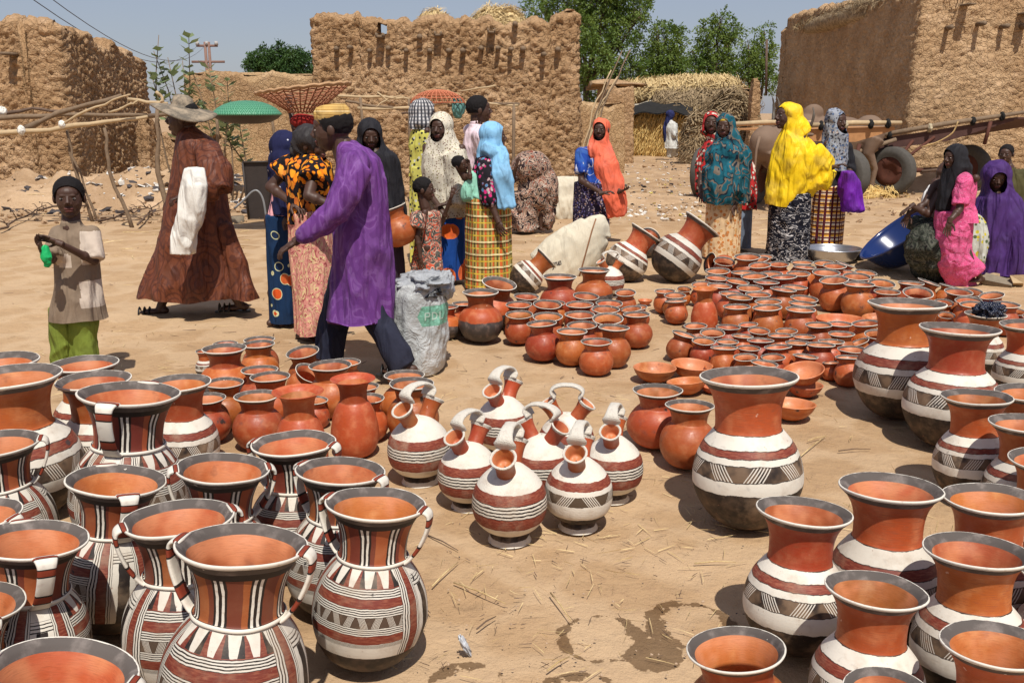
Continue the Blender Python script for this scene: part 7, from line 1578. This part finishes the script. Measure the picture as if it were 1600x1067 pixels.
def cart(label, axle_px, Yc, bed_px, bedmat, back, yaw=0., group='ox carts with car wheels'):
    t = thing('ox_cart', label, 'cart', (at(axle_px[0], 0, Yc).x, Yc, 0), group=group); T = t.location
    q = lambda u, v, d=0: at(u, v, Yc + d) - T
    r = .47; wheel_(t, V3((0, 0, r)), r, .24, yaw); wheel_(t, V3((back[0], back[1], r)), r, .24, yaw)
    m = MB(); m.tube([V3((0, 0, r)), V3((back[0], back[1], r))], .045, 8); m.build('axle', RUST, t)
    (ua, va), (ub, vb) = bed_px; a, b = q(ua, va, .1), q(ub, vb, .1); D_ = V3((back[0] * .9, back[1] * .9, 0)); n = 7
    for k in range(n):
        f0, f1 = k / n, (k + .94) / n; m = MB(); U = V3((0, 0, .03)); aa, bb = a + D_ * f0, b + D_ * f0; cc, dd = a + D_ * f1, b + D_ * f1
        m.add([aa, bb, dd, cc, aa + U, bb + U, dd + U, cc + U], [(3, 2, 1, 0), (4, 5, 6, 7), (0, 1, 5, 4), (1, 2, 6, 5), (2, 3, 7, 6), (3, 0, 4, 7)]); m.build('plank', bedmat, t, False)
    mid = a.lerp(b, .55)
    m = MB(); h = .22; m.add([a, b, b - V3((0, 0, .03)), mid - V3((0, 0, h)), a - V3((0, 0, h * .8)), *(x + V3((0, .03, 0)) for x in (a, b, b - V3((0, 0, .03)), mid - V3((0, 0, h)), a - V3((0, 0, h * .8))))], [(0, 1, 2, 3, 4), (9, 8, 7, 6, 5), (0, 5, 6, 1), (1, 6, 7, 2), (2, 7, 8, 3), (3, 8, 9, 4)]); m.build('side_panel', bedmat, t, False)
    for d_, nm in ((-.05, 'rail'), (1., 'rail')):
        o = V3((0, -.05, .10)) if d_ < 0 else D_ + V3((0, 0, .1)); m = MB(); m.tube([a + o + (a - b) * .02, a.lerp(b, .5) + o + V3((0, 0, .02)), b + o + (b - a) * .06], [.045, .05, .035], 7); m.build('rail', WOODL if bedmat is BEDL else WOOD, t)
    for f in (.12, .4, .7, .9):
        o = crumple('lashing', a.lerp(b, f) + V3((0, -.06, .09)), (.045, .07, .075), DARKP if f != .4 else cloth('rope', (.45, .38, .25)), t, int(f * 50), 14, .4)
    for f, dx in ((.30, 0), (.45, 0)):
        m = MB(); m.tube([a.lerp(b, f) - V3((0, 0, .1)), V3((0, 0, r + .04))], .03, 6); m.build('strut', RUST, t)
    return t, q, a, b
c1, q, a, b = cart('ox cart with rust-coloured tipped bed and a big car wheel in front of right building', (1418, 262), 18.4, ((1360, 222), (1585, 186)), BED, (2.0, 1.1), R_(-48))
m = MB(); m.tube([q(1400, 218), q(1340, 238), q(1290, 262)], [.04, .045, .03], 7); m.build('shaft', WOOD, c1); m = MB(); m.tube([q(1420, 228, 1), q(1365, 245, 1), q(1375, 262, .8)], [.05, .05, .03], 7); m.build('shaft', WOODD, c1)
m = MB(); m.tube([q(1548, 190), q(1538, 226)], .035, 6); m.build('prop', RUST, c1); m = MB(); m.tube([q(1440, 268), q(1500, 262)], .03, 6); m.build('brace', WOODD, c1)
m = MB(); m.tube([V3(x) for x in spline([q(1497, 190, -.1), q(1488, 208, -.12), q(1465, 222, -.1), q(1440, 230, -.1)], 4)], .014, 5); m.build('rope', cloth('tan_rope', (.42, .28, .12)), c1)
c2, q, a, b = cart('ox cart with orange planked bed behind the grey-scarfed woman', (1346, 272), 17.2, ((1265, 205), (1398, 201)), BEDL, (-1.5, .9), R_(-62))
m = MB(); m.tube([q(1343, 225), q(1332, 268)], .035, 6); m.build('prop', RUST, c2)
cart('ox cart mostly hidden, its dark wheel left of the yellow veil', (1198, 270), 16.9, ((1160, 262), (1230, 240)), WOODD, (-.7, 1.2), R_(60))
# ---------------------------------------------------------------- oxen
HIDE = plain('brown_grey_hide', (.19, .125, .085), .75, .25, .22, 3, .15, .006); HORN = plain('horn', (.10, .08, .06), .5)
def ox():
    r = thing('brown_ox', 'x', 'ox'); m = MB()
    def e(c, s_, ry=0): m.ball(c, s_, Euler((0, ry, 0)).to_matrix(), 20, 14)
    e((0, 0, 1.02), (.74, .29, .34)); e((-.62, 0, 1.08), (.30, .26, .30)); e((.52, 0, 1.02), (.34, .27, .38)); e((.42, 0, 1.40), (.20, .10, .16), .2); e((0, 0, .88), (.55, .27, .28)); e((-.78, 0, 1.12), (.14, .20, .18))
    for sy in (1, -1):
        m.tube([(-.68, .17 * sy, 1.0), (-.58, .18 * sy, .72), (-.74, .17 * sy, .46), (-.70, .17 * sy, .10), (-.68, .17 * sy, .03)], [.20, .12, .062, .048, .06], 12)
        m.tube([(.56, .16 * sy, .95), (.56, .16 * sy, .62), (.58, .16 * sy, .40), (.57, .16 * sy, .10), (.60, .16 * sy, .03)], [.16, .085, .062, .046, .058], 12)
    m.tube([(.62, 0, 1.10), (.92, 0, 1.16), (1.10, 0, 1.20)], [.24, .17, .14], 14); e((1.16, 0, 1.18), (.17, .12, .13)); m.tube([(1.18, 0, 1.15), (1.40, 0, .98)], [.11, .085], 12); e((1.41, 0, .97), (.09, .08, .075)); m.tube([(.66, 0, .95), (.95, 0, .92)], [.10, .05], 8)
    for sy in (1, -1): m.ball((1.08, .19 * sy, 1.20), (.05, .11, .04), None, 10, 6)
    V, N, Fq = remesh(m, .022, 4); V = V + N * (.006 * vnoise(V * 7, 4))[:, None]; mesh_obj('body', V, Fq, HIDE, r)
    for sy in (1, -1):
        k = MB(); k.tube([V3(x) for x in spline([(1.12, .09 * sy, 1.28), (1.10, .20 * sy, 1.38), (1.10, .24 * sy, 1.55), (1.14, .20 * sy, 1.68)], 4)], [.032] * 5 + [.025] * 4 + [.015] * 3 + [.006], 8); k.build('horn', HORN, r)
    k = MB(); k.tube([(-.90, 0, 1.20), (-.98, .01, 1.0), (-.97, .02, .70), (-.97, .02, .45)], [.030, .022, .018, .035], 8); k.build('tail', HIDE, r); return r
o1 = ox(); o1['label'] = 'brown ox seen from behind its rump, left of the yellow veil'; o1['group'] = 'draught oxen'; p1 = at(1218, 262, 16.2); o1.location = (p1.x, 16.4, 0); o1.rotation_euler = (0, 0, R_(55))
o2 = o1.copy(); COL.objects.link(o2)
for ch in o1.children: c_ = ch.copy(); COL.objects.link(c_); c_.parent = o2
o2['label'] = 'brown ox with a shoulder hump standing behind the grey-scarfed woman'; o2.location = (at(1310, 0, 19).x, 18.6, 0); o2.rotation_euler = (0, 0, R_(176)); o2.scale = (1.05, 1.05, 1.12)
# ---------------------------------------------------------------- litter, straws, stones, twigs
R = np.random.default_rng(77)
def scatter_px(n, u0, u1, v0, v1, sd): 
    r = np.random.default_rng(sd); P_ = []
    for k in range(n): p = gp(r.uniform(u0, u1), r.uniform(v0, v1)); z_ = max([0.] + [h[0].z for h in (bv.ray_cast(Vector((p.x, p.y, 4)), Vector((0, 0, -1))) for bv in MOUNDS) if h[0] is not None]) if p.y > 15 else 0.; P_.append((p.x, p.y, z_ + .004))
    return np.array(P_)
def straw_field(name, n, u0, u1, v0, v1, L, W, sd, mat=STRAW):
    P_ = scatter_px(n, u0, u1, v0, v1, sd); r = np.random.default_rng(sd); a = r.uniform(0, 6.28, n); D = np.stack([np.cos(a), np.sin(a), r.uniform(-.02, .06, n)], 1)
    return blades(name, P_, D, r.uniform(.25, 1., n) * L, W, mat, bend=.05, sd=sd)
straw_field('loose_straw', 260, 620, 1150, 560, 1060, .10, .0011, 3); straw_field('loose_straw', 240, 0, 760, 380, 640, .16, .0016, 4); straw_field('loose_straw', 300, 750, 1600, 400, 900, .13, .0014, 6); straw_field('loose_straw', 700, 0, 1600, 262, 400, .35, .005, 5); straw_field('dark_stalks', 320, 0, 1600, 265, 640, .12, .0022, 8, WOODD); straw_field('dark_stalks', 160, 620, 1200, 640, 1060, .05, .0014, 9, WOODD)
for (u0, v0, u1, v1, lab) in [(709, 912, 790, 945, 'long pale straw lying left of centre, foreground'), (675, 918, 716, 880, 'pale straw stalk pointing up right beside the rightmost handled jar'), (668, 838, 716, 862, 'dark bent twig above the long pale straw'), (860, 928, 892, 972, 'straw stalk ending in the damp ring'), (745, 985, 775, 965, 'thin dark stalk beside the plastic scrap'), (1262, 690, 1292, 683, 'pale straw right of the large banded jar'), (1245, 720, 1290, 682, 'long golden stalk standing out against sand by large banded jar'), (1310, 706, 1360, 703, 'short pale straw in front of the dark-bellied jar'), (855, 1050, 890, 1028, 'pale straw at the bottom edge between stains'), (1085, 882, 1150, 880, 'faint straw above the damp stains')]:
    a, b = gp(u0, v0), gp(u1, v1); a.z = b.z = .006; m = MB(); m.tube([a, a.lerp(b, .5) + V3((0, 0, .006)), b], [.0028, .0026, .0014], 5); tag(m.build('straw_stalk', STRAW if 'dark' not in lab else WOODD), lab, 'straw')
def specks(name, n, u0, u1, v0, v1, rmin, rmax, mat, sd, flat=.5):
    P_ = scatter_px(n, u0, u1, v0, v1, sd); R2 = random.Random(sd); m = MB()
    for p in P_:
        r_ = rmin + (rmax - rmin) * R2.random() ** 2.5; E3 = Euler((R2.uniform(-.4, .4), R2.uniform(-.4, .4), R2.uniform(0, 6))).to_matrix(); b0 = len(m.v); m.ball((p[0], p[1], p[2] + r_ * flat * .4), (r_, r_ * .75, r_ * flat), E3, 5, 3)
        for j in range(b0, len(m.v)): m.v[j] = tuple(m.v[j][k] + R2.uniform(-.25, .25) * r_ for k in range(3))
    return tag(m.build(name, mat, None, False), kind='stuff')
PEB = plain('pebbles', (.42, .30, .20), .9, .1, .4, 60); PALE = plain('pale_scraps', (.62, .58, .52), .8, .2, .3, 40); DRK = plain('dark_scraps', (.07, .06, .06), .8, .2, .4, 40)
specks('pebbles', 420, 600, 1300, 560, 1066, .0015, .006, PEB, 1); specks('pebbles', 300, 0, 1600, 380, 700, .003, .010, PEB, 2); specks('dark_specks', 160, 600, 1300, 560, 1066, .001, .004, DRK, 3)
specks('litter_scraps', 1000, 60, 430, 258, 325, .015, .11, PALE, 4, .22); specks('litter_scraps', 650, 0, 430, 255, 335, .02, .13, DRK, 5, .3); specks('litter_scraps', 300, 940, 1100, 250, 345, .012, .06, PALE, 6, .3); specks('litter_scraps', 220, 940, 1120, 250, 330, .012, .07, DRK, 7, .3); specks('clods', 1500, 0, 1600, 250, 350, .015, .08, BANK, 8, .5); specks('clods', 260, 0, 520, 300, 345, .02, .07, BANK, 9, .5)
specks('litter_scraps', 60, 940, 1100, 255, 340, .012, .05, plain('yellow_scraps', (.5, .4, .1)), 16, .3); specks('litter_scraps', 50, 150, 420, 262, 320, .02, .06, plain('green_scraps', (.08, .22, .12)), 17, .3)
# thorn twigs lying on the ground at left
rd = random.Random(12)
for i, (u0, v0, u1, v1, lab) in enumerate([(0, 365, 78, 325, 'bare twig on the ground at the left edge'), (60, 332, 240, 318, 'long thorny twig lying behind the boy'), (150, 352, 235, 330, 'forked dry twig near the rack posts'), (215, 358, 245, 325, 'short dark twig beside the right rack post'), (20, 296, 120, 268, 'pale peeled branch lying on the earth bank')]):
    a, b = gp(u0, v0), gp(u1, v1); a.z = b.z = .03; m = MB(); n = 9; pts = [a.lerp(b, k / n) + V3((0, rd.uniform(-.12, .12), rd.uniform(0, .05))) for k in range(n + 1)]; m.tube(pts, [.018 - .0012 * k for k in range(n + 1)], 5)
    for k in range(1, n): e = pts[k] + V3((rd.uniform(-.3, .4), rd.uniform(-.3, .3), rd.uniform(.0, .15))); m.tube([pts[k], (pts[k] + e) / 2 + V3((0, 0, .03)), e], [.009, .007, .003], 4)
    tag(m.build('dry_twig', WOODL if 'pale' in lab else WOODD), lab, 'twig')
